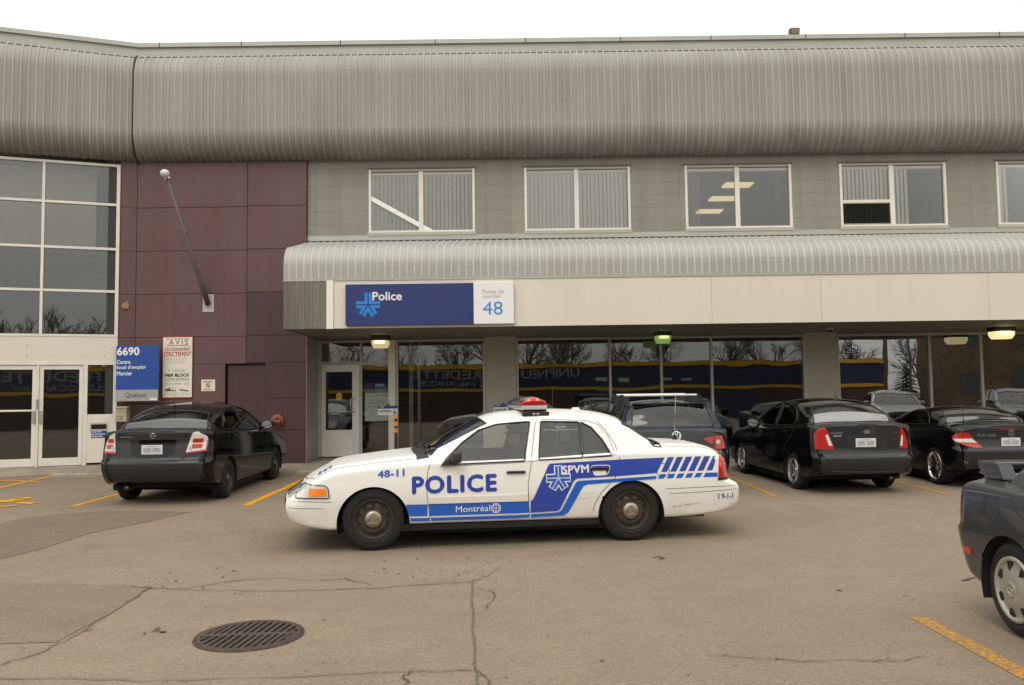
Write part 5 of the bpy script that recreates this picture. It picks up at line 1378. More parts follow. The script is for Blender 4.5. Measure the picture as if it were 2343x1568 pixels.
# wheel faces: built around the local Z axis, +Z outwards
def st_steel(mb, r, T, face=None, holes=10, cap=None, capr=.44):
    face = face or mat('steel_wheel', (0.060, 0.043, 0.030), 0.6, metal=.3, vary=.4, vscale=12)
    mb.lathe([(r + .006, -.014), (r + .004, -.004), (r - .006, -.003), (r - .014, -.02), (r * .90, -.05), (r * .84, -.050), (r * .72, -.028), (r * .60, -.026), (r * .52, -.040), (r * .46, -.030), (0, -.030)], face, 44, T)
    for k in range(holes):
        a = 2 * math.pi * (k + .5) / holes; c_ = (r * .735 * math.cos(a), r * .735 * math.sin(a))
        pts = [Vector((c_[0] + r * (.085 * math.cos(b) * math.cos(a) - .098 * math.sin(b) * math.sin(a)), c_[1] + r * (.085 * math.cos(b) * math.sin(a) + .098 * math.sin(b) * math.cos(a)), -.0275 + .001)) for b in np.linspace(0, 6.283, 14, endpoint=False)]
        mb.add([T @ p for p in pts], [list(range(14))], under)
    if cap:
        mb.lathe([(r * capr, -.030), (r * capr, -.005), (r * capr * .92, .006), (r * capr * .5, .010), (0, .011)], cap, 36, T)
        for k in range(5):
            a = 2 * math.pi * k / 5 + .3; mb.sphere((r * capr * .58 * math.cos(a), r * capr * .58 * math.sin(a), .010), (r * .065, r * .065, .010), cap, T, 10, 6)
        mb.lathe([(r * capr * .34, .0105), (r * capr * .36, .014), (r * capr * .40, .0105)], cap, 24, T)
def st_alloy(n, M, wi=.10, wo=.075, hub=.22, dual=False, lip=.05, dish=.02):
    def f(mb, r, T):
        mb.lathe([(r + .006, -.014), (r + .004, .002), (r - .004, .004), (r - lip * r * .5, -.004), (r - lip * r, -.03), (r * .92, -.12)], M, 44, T)
        mb.lathe([(r * .93, -.12), (0, -.12)], under, 32, T); mb.lathe([(r * .70, -.10), (r * .70, -.09), (r * .3, -.09)], mat('brake_disc', (.16, .15, .14), .4, metal=.8), 32, T)
        mb.lathe([(r * hub * 1.15, -.06), (r * hub, -.012 - dish), (r * hub * .8, -.006 - dish), (0, -.006 - dish)], M, 28, T)
        for k in range(n):
            offs = (-.11, .11) if dual else (0,)
            for q in offs:
                a = 2 * math.pi * k / n; ca_, sa_ = math.cos(a), math.sin(a)
                def P(rad, t, z): t = t + q * r * (rad / r) ; return T @ Vector((rad * ca_ - t * sa_, rad * sa_ + t * ca_, z))
                A = [(r * hub * .6, wi * r, -.012 - dish), (r * .6, (wi + wo) / 2 * r, -.012 - dish * .6), (r * (1 - lip * .8), wo * r, -.008)]
                vs = []
                for rad, w_, z in A: vs += [P(rad, -w_, z - .03), P(rad, -w_ * .75, z), P(rad, w_ * .75, z), P(rad, w_, z - .03)]
                fs = [(i * 4 + j, i * 4 + j + 1, i * 4 + 5 + j, i * 4 + 4 + j) for i in range(2) for j in range(3)]
                mb.add(vs, fs, M, False)
    return f
def st_cover(n, M):
    """plastic wheel cover: dished disc with rounded windows between broad spokes"""
    def f(mb, r, T):
        mb.lathe([(r + .008, -.012), (r + .004, .006), (r - .01, .010), (r * .90, .004), (r * .86, -.008), (r * .80, -.010), (r * .55, .010), (r * .30, .022), (r * .26, .020), (r * .24, .026), (r * .17, .027), (r * .15, .022), (0, .022)], M, 56, T)
        for k in range(n):
            a = 2 * math.pi * (k + .5) / n
            pts = []
            for rad, wd_ in ((.60, .02), (.70, .10), (.80, .155), (.86, .15), (.88, .10)): pts.append((rad, wd_))
            ol = [(p, w_) for p, w_ in pts] + [(p, -w_) for p, w_ in pts[::-1]]
            zz = {.60: .0075, .70: .0005, .80: -.008, .86: -.006, .88: -.002}
            vs = [T @ Vector((r * (p * math.cos(a) - w_ * math.sin(a)), r * (p * math.sin(a) + w_ * math.cos(a)), zz[p] + .0025)) for p, w_ in ol]
            mb.add(vs, [list(range(len(vs)))], under)
    return f
# ------------------------------------------------------------------ helpers for placing a car and reading the photograph in its own frame
def car_root(name, label, x, y, deg, group=None):
    M_ = Matrix.Translation((x, y, gz(y))) @ (Matrix.Rotation(math.atan(SLOPE), 4, 'X') if y > SL0 + 2 else Matrix.Identity(4)) @ Matrix.Rotation(R(deg), 4, 'Z')
    return thing(name, label, 'car', mtx=M_, group=group)
def loc_ray(root, u, v):
    inv = wm(root).inverted(); o = inv @ EYE; d = (inv.to_3x3() @ ray(u, v)); return o, d
def at_y(root, u, v, y):
    o, d = loc_ray(root, u, v); p = o + d * ((y - o.y) / d.y); return (p.x, p.z)
def at_x(root, u, v, x):
    o, d = loc_ray(root, u, v); p = o + d * ((x - o.x) / d.x); return (p.y, p.z)
cglass = glass('car_glass', (0.92, 0.96, 0.93), 1.72)
cglassd = glass('car_glass_dark', (0.16, 0.17, 0.17), 1.7)
plate_m = mat('plate_white', (0.60, 0.59, 0.57), 0.4); plate_g = mat('plate_smudge', (0.36, 0.36, 0.42), 0.5, vary=.3, vscale=30)
def plate(c, y0, y1, z0, z1, x):
    mb = MB(); mb.bbox(x, x + .012, y0, y1, z0, z1, .004, plate_m, seg=1); mb.build('licence_plate', parent=c.root, world=False)
    o = c.root.children[-1] if c.root.children else None
    q = MB(); w, h = y1 - y0, z1 - z0
    for a, b in ((.10, .46), (.54, .90)): q.box(x + .0122, x + .0132, y0 + w * a, y0 + w * b, z0 + h * .22, z0 + h * .70, plate_g)
    q.box(x + .0122, x + .0132, y0 + w * .3, y0 + w * .7, z0 + h * .80, z0 + h * .88, plate_g); q.build('plate_marks', parent=c.root, world=False)
def quad_windows(c, side_polys, ws_poly, rg_poly, gl, trim=trimblk, tw=.022, ws_x=None):
    for k, poly in enumerate(side_polys):
        for sg in (-1, 1):
            c.cut('win_%d_%d' % (k, sg), poly, 'side', 'glass_side', sg)
    c.cut('wind', ws_poly, 'top', 'glass_top'); c.cut('rearg', rg_poly, 'top', 'glass_top')
def finish_glass(c, side_polys, gl, glr=None, tw=.010, ws_poly=None, rg_poly=None):
    for k, poly in enumerate(side_polys):
        for sg in (-1, 1):
            c.piece('win_%d_%d' % (k, sg), 'side_window', gl, off=-.006)
            mb = MB(); c.strip(mb, poly, 'left' if sg < 0 else 'right', tw, trimblk, 0.0, True); mb.build('window_trim', parent=c.root, world=False)
    c.piece('wind', 'windshield', glr or gl, off=-.004); c.piece('rearg', 'rear_window', glr or gl, off=-.004)
    for poly in (ws_poly, rg_poly):
        if poly is None: continue
        mb = MB(); P = [Vector(p) for p in poly + poly[:1]]; pts = []
        b = pchip(c.sp['bow']); w0 = c.sp['w']
        for i in range(len(P) - 1):
            for t in np.linspace(0, 1, 13)[:-1]:
                q = P[i].lerp(P[i + 1], t); x = q.x + float(b(q.x)) * (1 - (abs(q.y) / w0) ** 2); pts.append(c.lift(x, q.y, 'top', .0))
        mb.tube(pts + pts[:1], .011, trimblk, 6); mb.build('glass_seal', parent=c.root, world=False)
def gaps(c, polys, proj, w=.008, off=.0012, name='panel_gap'):
    for p in polys: mb = MB(); c.ribbon(mb, p, proj, w, off, gapm); mb.build(name, parent=c.root, world=False)

# ================================================================== POLICE CAR
p0_, p1_ = ground(854, 1261), ground(1445, 1238)
WB = (p1_ - p0_).length; ang = math.atan2(p1_.y - p0_.y, p1_.x - p0_.x)
nn_ = Vector((-math.sin(ang), math.cos(ang), 0)); org = p0_ + nn_ * .94
POL = car_root('police_car', 'white police sedan with blue stripes and a roof light bar', org.x, org.y, math.degrees(ang))
sp = dict(xf=-.90, xr=4.16, w=.975,
    zs=[(-.9, .30), (-.62, .245), (-.42, .232), (.3, .268), (2.45, .262), (3.25, .245), (3.9, .275), (4.16, .32)],
    zsh=[(-.9, .60), (-.78, .70), (-.62, .80), (-.42, .855), (0, .905), (.4, .93), (.7, .925), (1.6, .94), (2.6, .985), (3.2, 1.0), (3.7, .99), (3.95, .96), (4.16, .90)],
    zd=[(-.9, .63), (-.78, .74), (-.62, .835), (-.42, .90), (-.05, .955), (.3, .995), (.6, 1.02), (.8, .99), (1.6, .97), (2.7, 1.02), (3.2, 1.075), (3.35, 1.078), (3.7, 1.065), (4.0, 1.03), (4.16, .97)],
    zr=[(-.9, .63), (-.78, .74), (-.62, .835), (-.42, .90), (-.05, .955), (.3, .995), (.6, 1.02), (.66, 1.05), (1.33, 1.385), (1.48, 1.437), (1.7, 1.468), (2.05, 1.483), (2.4, 1.468), (2.66, 1.425), (2.84, 1.36), (3.24, 1.085), (3.35, 1.078), (3.7, 1.065), (4.0, 1.03), (4.16, .97)],
    inset=[(-.9, .16), (.4, .14), (.75, .07), (2.3, .065), (2.8, .09), (3.3, .14), (4.16, .15)],
    bow=[(-.9, -.12), (-.3, -.10), (.4, -.12), (1.3, -.11), (2.0, 0), (2.7, .09), (3.3, .11), (4.16, .10)],
    front=[(.2, -.62), (.25, -.72), (.31, -.83), (.40, -.885), (.49, -.90), (.56, -.885), (.61, -.85), (.635, -.80), (.72, -.77), (.80, -.71), (.86, -.62), (.95, -.5)],
    rear=[(.25, 3.98), (.30, 4.02), (.33, 4.09), (.41, 4.155), (.56, 4.16), (.61, 4.13), (.66, 4.04), (.70, 4.02), (.88, 4.0), (.95, 3.97), (1.03, 3.9), (1.1, 3.8)],
    th=.50, rs=.075, crown=.06, cf=.17, cr=.15, lean=.028)
car = Car(POL, sp)
q1, q2 = zf(1050, 1450, 2.24), zf(1900, 1450, 2.24)
def s1(pts, y=-.97): return [at_y(POL, *q1(a, b), y if len(t) == 0 else t[0]) for a, b, *t in pts]
def s2(pts, y=-.97): return [at_y(POL, *q2(a, b), y if len(t) == 0 else t[0]) for a, b, *t in pts]
fw_ = s1([(1385, 690, -.90), (1440, 625, -.87), (1560, 503, -.80), (1700, 398, -.74), (1850, 348, -.71), (2016, 332, -.69)]) + s2([(228, 325, -.69), (181, 655, -.89)])
rw_ = s2([(320, 322, -.69), (642, 327, -.69), (668, 628, -.885), (302, 648, -.89)])
rq_ = s2([(655, 328, -.69), (745, 372, -.73), (840, 480, -.79), (900, 575, -.86), (912, 600, -.88), (900, 610, -.885), (682, 626, -.885)])
fw_, rw_ = rounded(fw_, [.03, .02, 0, 0, .03, 0, .015, .015]), rounded(rw_, .02)
polys = [fw_, rw_, rq_]
wsp = [(.665, -.80), (1.33, -.635), (1.33, .635), (.665, .80)]; rgp = [(2.80, -.715), (3.235, -.825), (3.235, .825), (2.80, .715)]
car.arch(0.0, .298, .388, M=under, lipM=None); car.arch(WB, .298, .382, M=under)
quad_windows(car, polys, wsp, rgp, cglass)
fdoor = s1([(1268, 960), (1258, 830), (1275, 720), (1292, 680, -.9)]) + [(fw_[0][0] - .05, fw_[0][1]), ] 
fd = [at_y(POL, *q1(1300, 1197), -.97), at_y(POL, *q1(1268, 980), -.97), at_y(POL, *q1(1262, 830), -.97), at_y(POL, *q1(1290, 690), -.93)] + s1([(1350, 660, -.89), (1440, 590, -.86), (1560, 470, -.79), (1700, 368, -.73), (1850, 318, -.70), (2016, 302, -.67)]) + s2([(278, 296, -.66), (240, 660, -.9), (218, 850), (236, 1165)])
rd = s2([(236, 1165), (218, 850), (240, 660, -.9), (278, 296, -.66), (640, 296, -.66), (770, 335, -.70), (870, 440, -.76), (950, 570, -.85), (998, 680, -.96), (985, 760), (930, 830), (840, 925), (790, 1010), (757, 1152)])
for nm, poly in (('fdoor', fd), ('rdoor', rd)):
    for sg in (-1, 1): car.cut(nm + str(sg), poly, 'side', 'side', sg, snap=.010)
hood_p = [(-.62, -.79), (-.2, -.83), (.52, -.83), (.56, 0), (.52, .83), (-.2, .83), (-.62, .79), (-.70, 0)]
trunk_p = [(3.30, -.80), (3.95, -.78), (4.02, 0), (3.95, .78), (3.30, .80), (3.33, 0)]
wp_ = paint('police_white', (0.80, 0.775, 0.735), .32, .35, dirt=(.40, .33, .26))
def st_cap(mb, r, T): st_steel(mb, r, T, cap=mat('hub_cap_steel', (.36, .31, .25), .38, metal=.8, vary=.25, vscale=30))
car.cut('hood', hood_p, 'top', 'top', snap=.01); car.cut('trunk', trunk_p, 'top', 'top', snap=.01)
car.piece('body', 'body', wp_)
for nm in ('fdoor', 'rdoor'):
    for sg in (-1, 1): car.piece(nm + str(sg), 'door', wp_)
car.piece('hood', 'hood', wp_); car.piece('trunk', 'trunk_lid', wp_)
finish_glass(car, polys, cglass, glass('windshield_glass', (.38, .42, .42), 1.6), .0085, wsp, rgp)
car.underbody(); car.tub(.55, 3.2, .86, .86)
for sg in (-1, 1):
    for xc in (0, WB): car.wheel(xc, sg, .337, .208, .235, st_cap)
mb = MB(); mb.box(.30, 2.50, -.93, .93, .20, .262, under); mb.build('rocker_sill', parent=POL, world=False)
# panel joints
L1 = s1([(1290, 690, -.93), (1275, 740), (1262, 830), (1266, 960), (1275, 1010), (1300, 1197)])
L2 = s2([(278, 265, -.60), (278, 296, -.66), (262, 450, -.78), (240, 660, -.9), (218, 850), (222, 1000), (236, 1165)])
L3 = s2([(770, 305, -.66), (860, 395, -.72), (945, 520, -.81), (985, 620, -.92), (1000, 690), (985, 760), (930, 830), (840, 925), (790, 1010), (770, 1080), (757, 1152)])
L4 = s1([(1370, 705, -.92), (2016, 672, -.92)]) + s2([(240, 662, -.92), (300, 655, -.92), (920, 618, -.92), (945, 600, -.91), (940, 560, -.88), (880, 440, -.77), (800, 350, -.71), (700, 315, -.69), (330, 305, -.67)])
fuel = [(c_[0], c_[1]) for c_ in [at_y(POL, *q2(1360 + 55 * math.cos(a), 738 + 57 * math.sin(a)), -.97) for a in np.linspace(0, 6.283, 26)]]
L5 = s1([(455, 1010), (270, 1005), (90, 1003)]); L6 = s1([(385, 1065), (90, 1062)])
L7 = s2([(1385, 895), (1700, 880), (2010, 865)]); L8 = s2([(1420, 935), (1700, 920), (2015, 893)])
gaps(car, [L1, L2, L3, fuel], 'left', .007); gaps(car, [L4], 'left', .005, .0015); gaps(car, [L5, L6, L7, L8], 'left', .005, .002)
gaps(car, [[(x, z) for x, z in L] for L in (L1, L2, L3)], 'right', .009)
mb = MB()
tb = lambda x, y: (x + float(pchip(sp['bow'])(x)) * (1 - (abs(y) / .975) ** 2), y)
hp = [tb(*p) for p in ((.52, -.83), (-.2, -.83), (-.60, -.79), (-.66, -.5), (-.70, 0), (-.66, .5), (-.60, .79), (-.2, .83), (.52, .83))]; car.ribbon(mb, hp, 'top', .009, .0012, gapm)
tp = [tb(*p) for p in ((3.30, -.80), (3.95, -.78), (4.0, 0), (3.95, .78), (3.30, .80))]; car.ribbon(mb, tp, 'top', .009, .0012, gapm); mb.build('panel_gap', parent=POL, world=False)
# side mouldings
mb = MB()
wmold = mat('moulding_white', (0.74, 0.70, 0.64), .4, coat=.3)
car.decal(mb, rounded(s1([(1272, 968), (2016, 945)]) + s2([(215, 930), (218, 998), (0, 1004)]) + s1([(1275, 1022)]), .01), 'left', .012, wmold, .012)
car.decal(mb, rounded(s2([(228, 937), (768, 912), (735, 973), (228, 990)]), .01), 'left', .0045, wmold, .0045); mb.build('side_moulding', parent=POL, world=False)
mb = MB(); scuff = mat('scuff_grey', (.30, .27, .23), .7); rsc = random.Random(9)
for k in range(46):
    t_ = rsc.random(); a_, b_ = 1440 + 250 * t_ + rsc.uniform(-8, 8), 1050 - 38 * t_ + rsc.uniform(-7, 7); q_ = s2([(a_, b_), (a_ + rsc.uniform(4, 16), b_ - rsc.uniform(0, 3))]); car.ribbon(mb, q_, 'left', rsc.uniform(.002, .005), .002, scuff)
mb.build('bumper_scuff', parent=POL, world=False)
# livery
bdk = mat('livery_dark_blue', (0.018, 0.052, 0.34), .3, coat=.5); bmd = mat('livery_blue', (0.006, 0.105, 0.50), .3, coat=.5); wvin = mat('livery_white', (.80, .775, .73), .35, coat=.4); grv = mat('livery_grey', (.55, .54, .51), .4)
mb = MB()
car.decal(mb, s1([(1085, 1030), (1270, 1027), (1270, 1126), (1112, 1130)]), 'left', .003, bmd)
car.decal(mb, s1([(1280, 1024), (2016, 1004)]) + s2([(222, 999), (226, 1099)]) + s1([(2016, 1104), (1283, 1126)]), 'left', .003, bmd)
car.decal(mb, s1([(1122, 1146), (1288, 1143), (1290, 1169), (1128, 1173)]), 'left', .003, bmd)
car.decal(mb, s1([(1298, 1142), (2016, 1119)]) + s2([(228, 1113), (232, 1139)]) + s1([(2016, 1147), (1301, 1169)]), 'left', .003, bmd)
car.decal(mb, s2([(240, 1112), (470, 1095), (500, 1080), (620, 842), (645, 826), (940, 810), (1308, 785), (1298, 810), (900, 842), (715, 857), (685, 872), (562, 1092), (520, 1122), (243, 1139)]), 'left', .0062, bmd)
mb.build('livery_stripe', parent=POL, world=False)
mb = MB()
ol = s2([(240, 1000), (258, 985), (393, 692), (412, 682), (1000, 647)]) + s2([(1376, 630), (1306, 760), (1000, 785), (632, 807), (605, 825), (488, 1070), (466, 1083), (240, 1098)])
car.decal(mb, ol, 'left', .006, bdk); mb.build('livery_panel', parent=POL, world=False)
mb = MB(); mc = MB(); ins = lambda t, p: p
for k in range(6):
    x0, x1 = 1405 + 77 * k, 1457 + 77 * k; sl = -62 / 125.0; xr_ = 1822
    up = [(x0, 628 - 2.2 * k), (min(x1, xr_), 627 - 2.2 * k), (min(x1 - 62, xr_), 750 - 2.6 * k), (x0 - 62, 752 - 2.6 * k)]
    car.decal(mb, s2(up), 'left', .003, bdk)
    lo = [(x0 - 70, 771 - 2.6 * k), (min(x1 - 70, xr_) if k < 5 else xr_, 769 - 2.6 * k), (min(x1 - 90, xr_) if k < 5 else xr_, 806 - 2.8 * k), (x0 - 90, 810 - 2.8 * k)]
    car.decal(mc, s2(lo), 'left', .003, bmd)
mb.build('livery_bars', parent=POL, world=False); mc.build('livery_bars', parent=POL, world=False)
mb = MB(); a0_, a1_ = at_y(POL, *q1(1145, 862), -.97), at_y(POL, *q1(1850, 845), -.97); zz0, zz1 = at_y(POL, *q1(1195, 934), -.97)[1], at_y(POL, *q1(1195, 796), -.97)[1]
slp = (at_y(POL, *q1(1800, 912), -.97)[1] - at_y(POL, *q1(1195, 934), -.97)[1]) / (a1_[0] - a0_[0]) * 1.15
car.text(mb, 'POLICE', 'left', a0_[0], zz0, a1_[0], zz1, bdk, .042, .003, 1.12, slp); mb.build('lettering', parent=POL, world=False)
mb = MB(); b0, b1 = at_y(POL, *q1(850, 803), -.97), at_y(POL, *q1(1072, 737), -.97)
car.text(mb, '48-11', 'left', b0[0], b0[1], b1[0], at_y(POL, *q1(870, 745), -.97)[1], bmd, .03, .003, 1.05, .05); mb.build('fleet_number', parent=POL, world=False)
mb = MB(); b0, b1 = at_y(POL, *q1(1510, 1097), -.97), at_y(POL, *q1(1800, 1036), -.97)
car.text(mb, 'Montréal', 'left', b0[0], b0[1], b1[0], at_y(POL, *q1(1520, 1043), -.97)[1], wvin, .0, .0055, 1.0, .015)
rc = at_y(POL, *q1(1850, 1058), -.97); rr_ = .060
for k in range(8):                                                     # rosette of eight lobes
    a = 2 * math.pi * (k + .5) / 8; cx, cz = rc[0] + rr_ * .56 * math.cos(a), rc[1] + rr_ * .56 * math.sin(a)
    ring = [(cx + rr_ * .30 * math.cos(b), cz + rr_ * .30 * math.sin(b)) for b in np.linspace(a - 2.0, a + 2.0, 12)]
    car.ribbon(mb, ring, 'left', .009, .0055, wvin)
for a in (0, math.pi / 2): car.ribbon(mb, [(rc[0] - rr_ * .62 * math.cos(a), rc[1] - rr_ * .62 * math.sin(a)), (rc[0] + rr_ * .62 * math.cos(a), rc[1] + rr_ * .62 * math.sin(a))], 'left', .007, .0055, wvin)
mb.build('city_wordmark', parent=POL, world=False)
sc_ = at_y(POL, *q2(473, 803), -.97); sr = (at_y(POL, *q2(577, 803), -.97)[0] - at_y(POL, *q2(369, 803), -.97)[0]) / 2
mb = MB(); 
for p in star_polys(sc_[0], sc_[1], sr, .02, .33): car.decal(mb, p, 'left', .0085, wvin, step=.08)
mb.build('star_emblem', parent=POL, world=False)
mb = MB()
for p in star_polys(sc_[0], sc_[1], sr * .935, .10, .215): car.decal(mb, p, 'left', .0105, bmd, step=.08)
mb.build('star_emblem', parent=POL, world=False)
mb = MB(); b0, b1 = at_y(POL, *q2(510, 768), -.97), at_y(POL, *q2(730, 755), -.97)
car.text(mb, 'SPVM', 'left', b0[0], b0[1], b1[0], at_y(POL, *q2(520, 703), -.97)[1], wvin, .03, .0085, 1.05, .03); mb.build('lettering', parent=POL, world=False)
mb = MB(); b0, b1 = at_y(POL, *q2(1860, 980), -.97), at_y(POL, *q2(1955, 972), -.97)
car.text(mb, '9-1-1', 'left', b0[0], b0[1], b1[0], at_y(POL, *q2(1870, 934), -.97)[1], bdk, .02, .003, 1.0, .03)
hs_ = [at_y(POL, *q2(*p), -.97) for p in ((1842, 936), (1833, 942), (1831, 958), (1834, 972), (1843, 978))]; car.ribbon(mb, hs_, 'left', .012, .003, bdk); mb.build('emergency_number', parent=POL, world=False)
mb = MB(); b0, b1 = at_y(POL, *q2(440, 378), -.71), at_y(POL, *q2(535, 362), -.71); wtx = mat('window_lettering', (.42, .47, .44), .6)
car.text(mb, 'Mercier', 'left', b0[0], b0[1], b1[0], b1[1], wtx, .0, .002); b0, b1 = at_y(POL, *q2(350, 404), -.73), at_y(POL, *q2(628, 386), -.73)
car.text(mb, 'Hochelaga-Maisonneuve', 'left', b0[0], b0[1], b1[0], b1[1], wtx, .0, .002); mb.build('lettering', parent=POL, world=False)
mb = MB(); car.text(mb, 'POLICE', 'top', 0, 0, .01, .01, bdk) if False else None
hoodt = [tb(-.60, -.62), tb(-.46, -.66)]
for k in range(3): car.decal(mb, [(-.60 + .055 * k - .0, -.74 + .01 * k), (-.565 + .055 * k, -.74 + .01 * k), (-.565 + .055 * k, -.60), (-.60 + .055 * k, -.60)], 'top', .003, bmd)
mb.build('hood_lettering', parent=POL, world=False)
# lights
hl = rounded(s1([(205, 868), (395, 868), (428, 893), (438, 977), (150, 977), (152, 925)]), .02)
lensm_ = mat('headlight_lens', (.50, .49, .46), .1, coat=1.0)
for sg, q_ in (('left', -1), ('right', 1)):
    mb = MB(); car.decal(mb, hl, sg, .008, lensm_, .02, .04); car.decal(mb, [(q_ * .86, .585), (q_ * .45, .60), (q_ * .45, .70), (q_ * .80, .72)], 'front', .006, lensm_, .02); mb.build('headlight', parent=POL, world=False)
for sg in ('left', 'right'): mb = MB(); car.decal(mb, rounded(s1([(268, 897), (392, 893), (410, 905), (412, 957), (255, 962)]), .015), sg, .012, amberl, .01, .04); mb.build('turn_signal', parent=POL, world=False)
mb = MB(); car.decal(mb, s1([(276, 882), (400, 880), (392, 894), (272, 896)]), 'left', .011, clearl); car.ribbon(mb, hl, 'left', .010, .009, trimblk, True); mb.build('headlight_bezel', parent=POL, world=False)
tl_ = s2([(1840, 596), (1872, 604), (1895, 640), (1912, 720), (1922, 795), (1826, 795)])
for sg in ('left', 'right'):
    mb = MB(); car.decal(mb, tl_, sg, .008, redl, .02, .04); sgn = -1 if sg == 'left' else 1
    car.decal(mb, [(sgn * .62, .68), (sgn * .93, .68), (sgn * .90, .94), (sgn * .62, .94)], 'rear', .006, redl, .02)
    o_ = mb.build('taillight', parent=POL, world=False)
    mb = MB(); car.decal(mb, s2([(1826, 797), (1922, 797), (1918, 815), (1824, 822)]), sg, .009, trimblk, .02, .04); mb.build('taillight_base', parent=POL, world=False)
mb = MB(); c_ = s2([(1848, 690)])[0]; car.decal(mb, [(c_[0] + .018 * math.cos(a), c_[1] + .022 * math.sin(a)) for a in np.linspace(0, 6.283, 12, endpoint=False)], 'left', .010, mat('lit_red', (.8, .03, .02), .3, emit=(1, .05, .03), estr=.8)); mb.build('marker_bulb', parent=POL, world=False)
mb = MB(); car.decal(mb, [(-.40, .56), (.40, .56), (.42, .72), (-.42, .72)], 'front', .006, trimblk, .02); mb.build('grille', parent=POL, world=False)
mb = MB(); car.decal(mb, s1([(1185, 600, -.8), (1240, 560, -.6), (1300, 640, -.85), (1290, 668, -.9), (1205, 648, -.88)]), 'left', .004, trimblk) if False else None
cw = [tb(.50, -.86), tb(.64, -.84), tb(.66, -.5), tb(.66, 0), tb(.66, .5), tb(.64, .84), tb(.50, .86), tb(.54, .4), tb(.55, 0), tb(.54, -.4)]
car.decal(mb, cw, 'top', .004, trimblk); mb.build('cowl', parent=POL, world=False)
mb = MB()
for y0, y1 in ((-.72, -.05), (-.02, .6)): mb.tube([Vector(car.lift(*tb(.62, y0), 'top', .02)), Vector(car.lift(*tb(.72, (y0 + y1) / 2), 'top', .022)), Vector(car.lift(*tb(.70, y1), 'top', .02))], .009, trimblk, 6)
mb.build('wiper', parent=POL, world=False)
# exterior fittings
b0, b1 = at_y(POL, *q2(35, 772), -.98), at_y(POL, *q2(198, 735), -.98); car.handle(b0[0], b1[0], b0[1] + .006, b1[1] - .008, -1, trimblk); car.handle(b0[0], b1[0], b0[1] + .006, b1[1] - .008, 1, trimblk)
b0, b1 = at_y(POL, *q2(752, 742), -.98), at_y(POL, *q2(905, 702), -.98); car.handle(b0[0], b1[0], b0[1], b1[1] - .006, -1, trimblk); car.handle(b0[0], b1[0], b0[1], b1[1] - .006, 1, trimblk)
mb = MB(); car.decal(mb, rounded(s2([(765, 742), (880, 735), (878, 775), (780, 780)]), .03), 'left', .009, wvin); car.ribbon(mb, rounded(s2([(748, 712), (770, 698), (900, 695), (910, 705), (905, 740), (885, 775), (780, 782), (765, 745)]), .02), 'left', .008, .0085, wvin, True); mb.build('handle_recess', parent=POL, world=False)
mp0 = at_y(POL, *q1(1450, 690), -1.06); mp1 = at_y(POL, *q1(1560, 572), -1.1)
for sg in (-1, 1):
    mb = MB(); ya, yb_ = sg * .90, sg * 1.13
    mb.bbox(mp0[0] + .03, mp1[0] - .0, min(sg * .985, yb_), max(sg * .985, yb_), mp0[1] + .015, mp1[1] - .005, .035, mat('mirror_black', (.025, .022, .022), .5), None, 3)
    mb.prism([(mp0[0] - .08, sg * .90, mp0[1] - .01), (mp0[0] + .10, sg * .90, mp0[1] - .01), (mp0[0] + .09, sg * .90, mp0[1] + .10), (mp0[0] + .02, sg * .89, mp0[1] + .09)], (0, sg * .10, 0), mat('mirror_black', (.025, .022, .022), .5)); mb.build('side_mirror', parent=POL, world=False)
mb = MB(); c_ = car.lift(*[at_y(POL, *q2(620, 250), -.35)[0], -.35], 'top', 0); mb.lathe([(.075, -.005), (.07, .01), (.05, .012), (.048, .035), (.035, .042), (0, .042)], mat('antenna_base_cream', (.72, .68, .58), .5), 20, Matrix.Translation(c_)); mb.build('roof_sensor', parent=POL, world=False)
mb = MB(); x_ = at_y(POL, *q2(424, 200), .3)[0]; c_ = car.lift(x_, .3, 'top', 0); mb.lathe([(.025, -.004), (.02, .02), (.006, .03)], trimblk, 14, Matrix.Translation(c_)); mb.tube([c_ + Vector((0, 0, .02)), c_ + Vector((.0, 0, .26))], .004, trimblk, 6); mb.build('roof_antenna', parent=POL, world=False)
mb = MB(); x_ = at_y(POL, *q2(1457, 470), 0)[0]; c_ = car.lift(x_, .0, 'top', 0); mb.bbox(c_.x - .025, c_.x + .025, -.025, .025, c_.z - .005, c_.z + .055, .006, trimblk); mb.tube([c_ + Vector((0, 0, .05)), c_ + Vector((.03, 0, .57))], [.005, .003], mat('antenna_steel', (.35, .34, .32), .4, metal=.8), 6); mb.build('trunk_antenna', parent=POL, world=False)
car.text; plate(car, -.15, .15, .50, .62, 4.30) if False else None
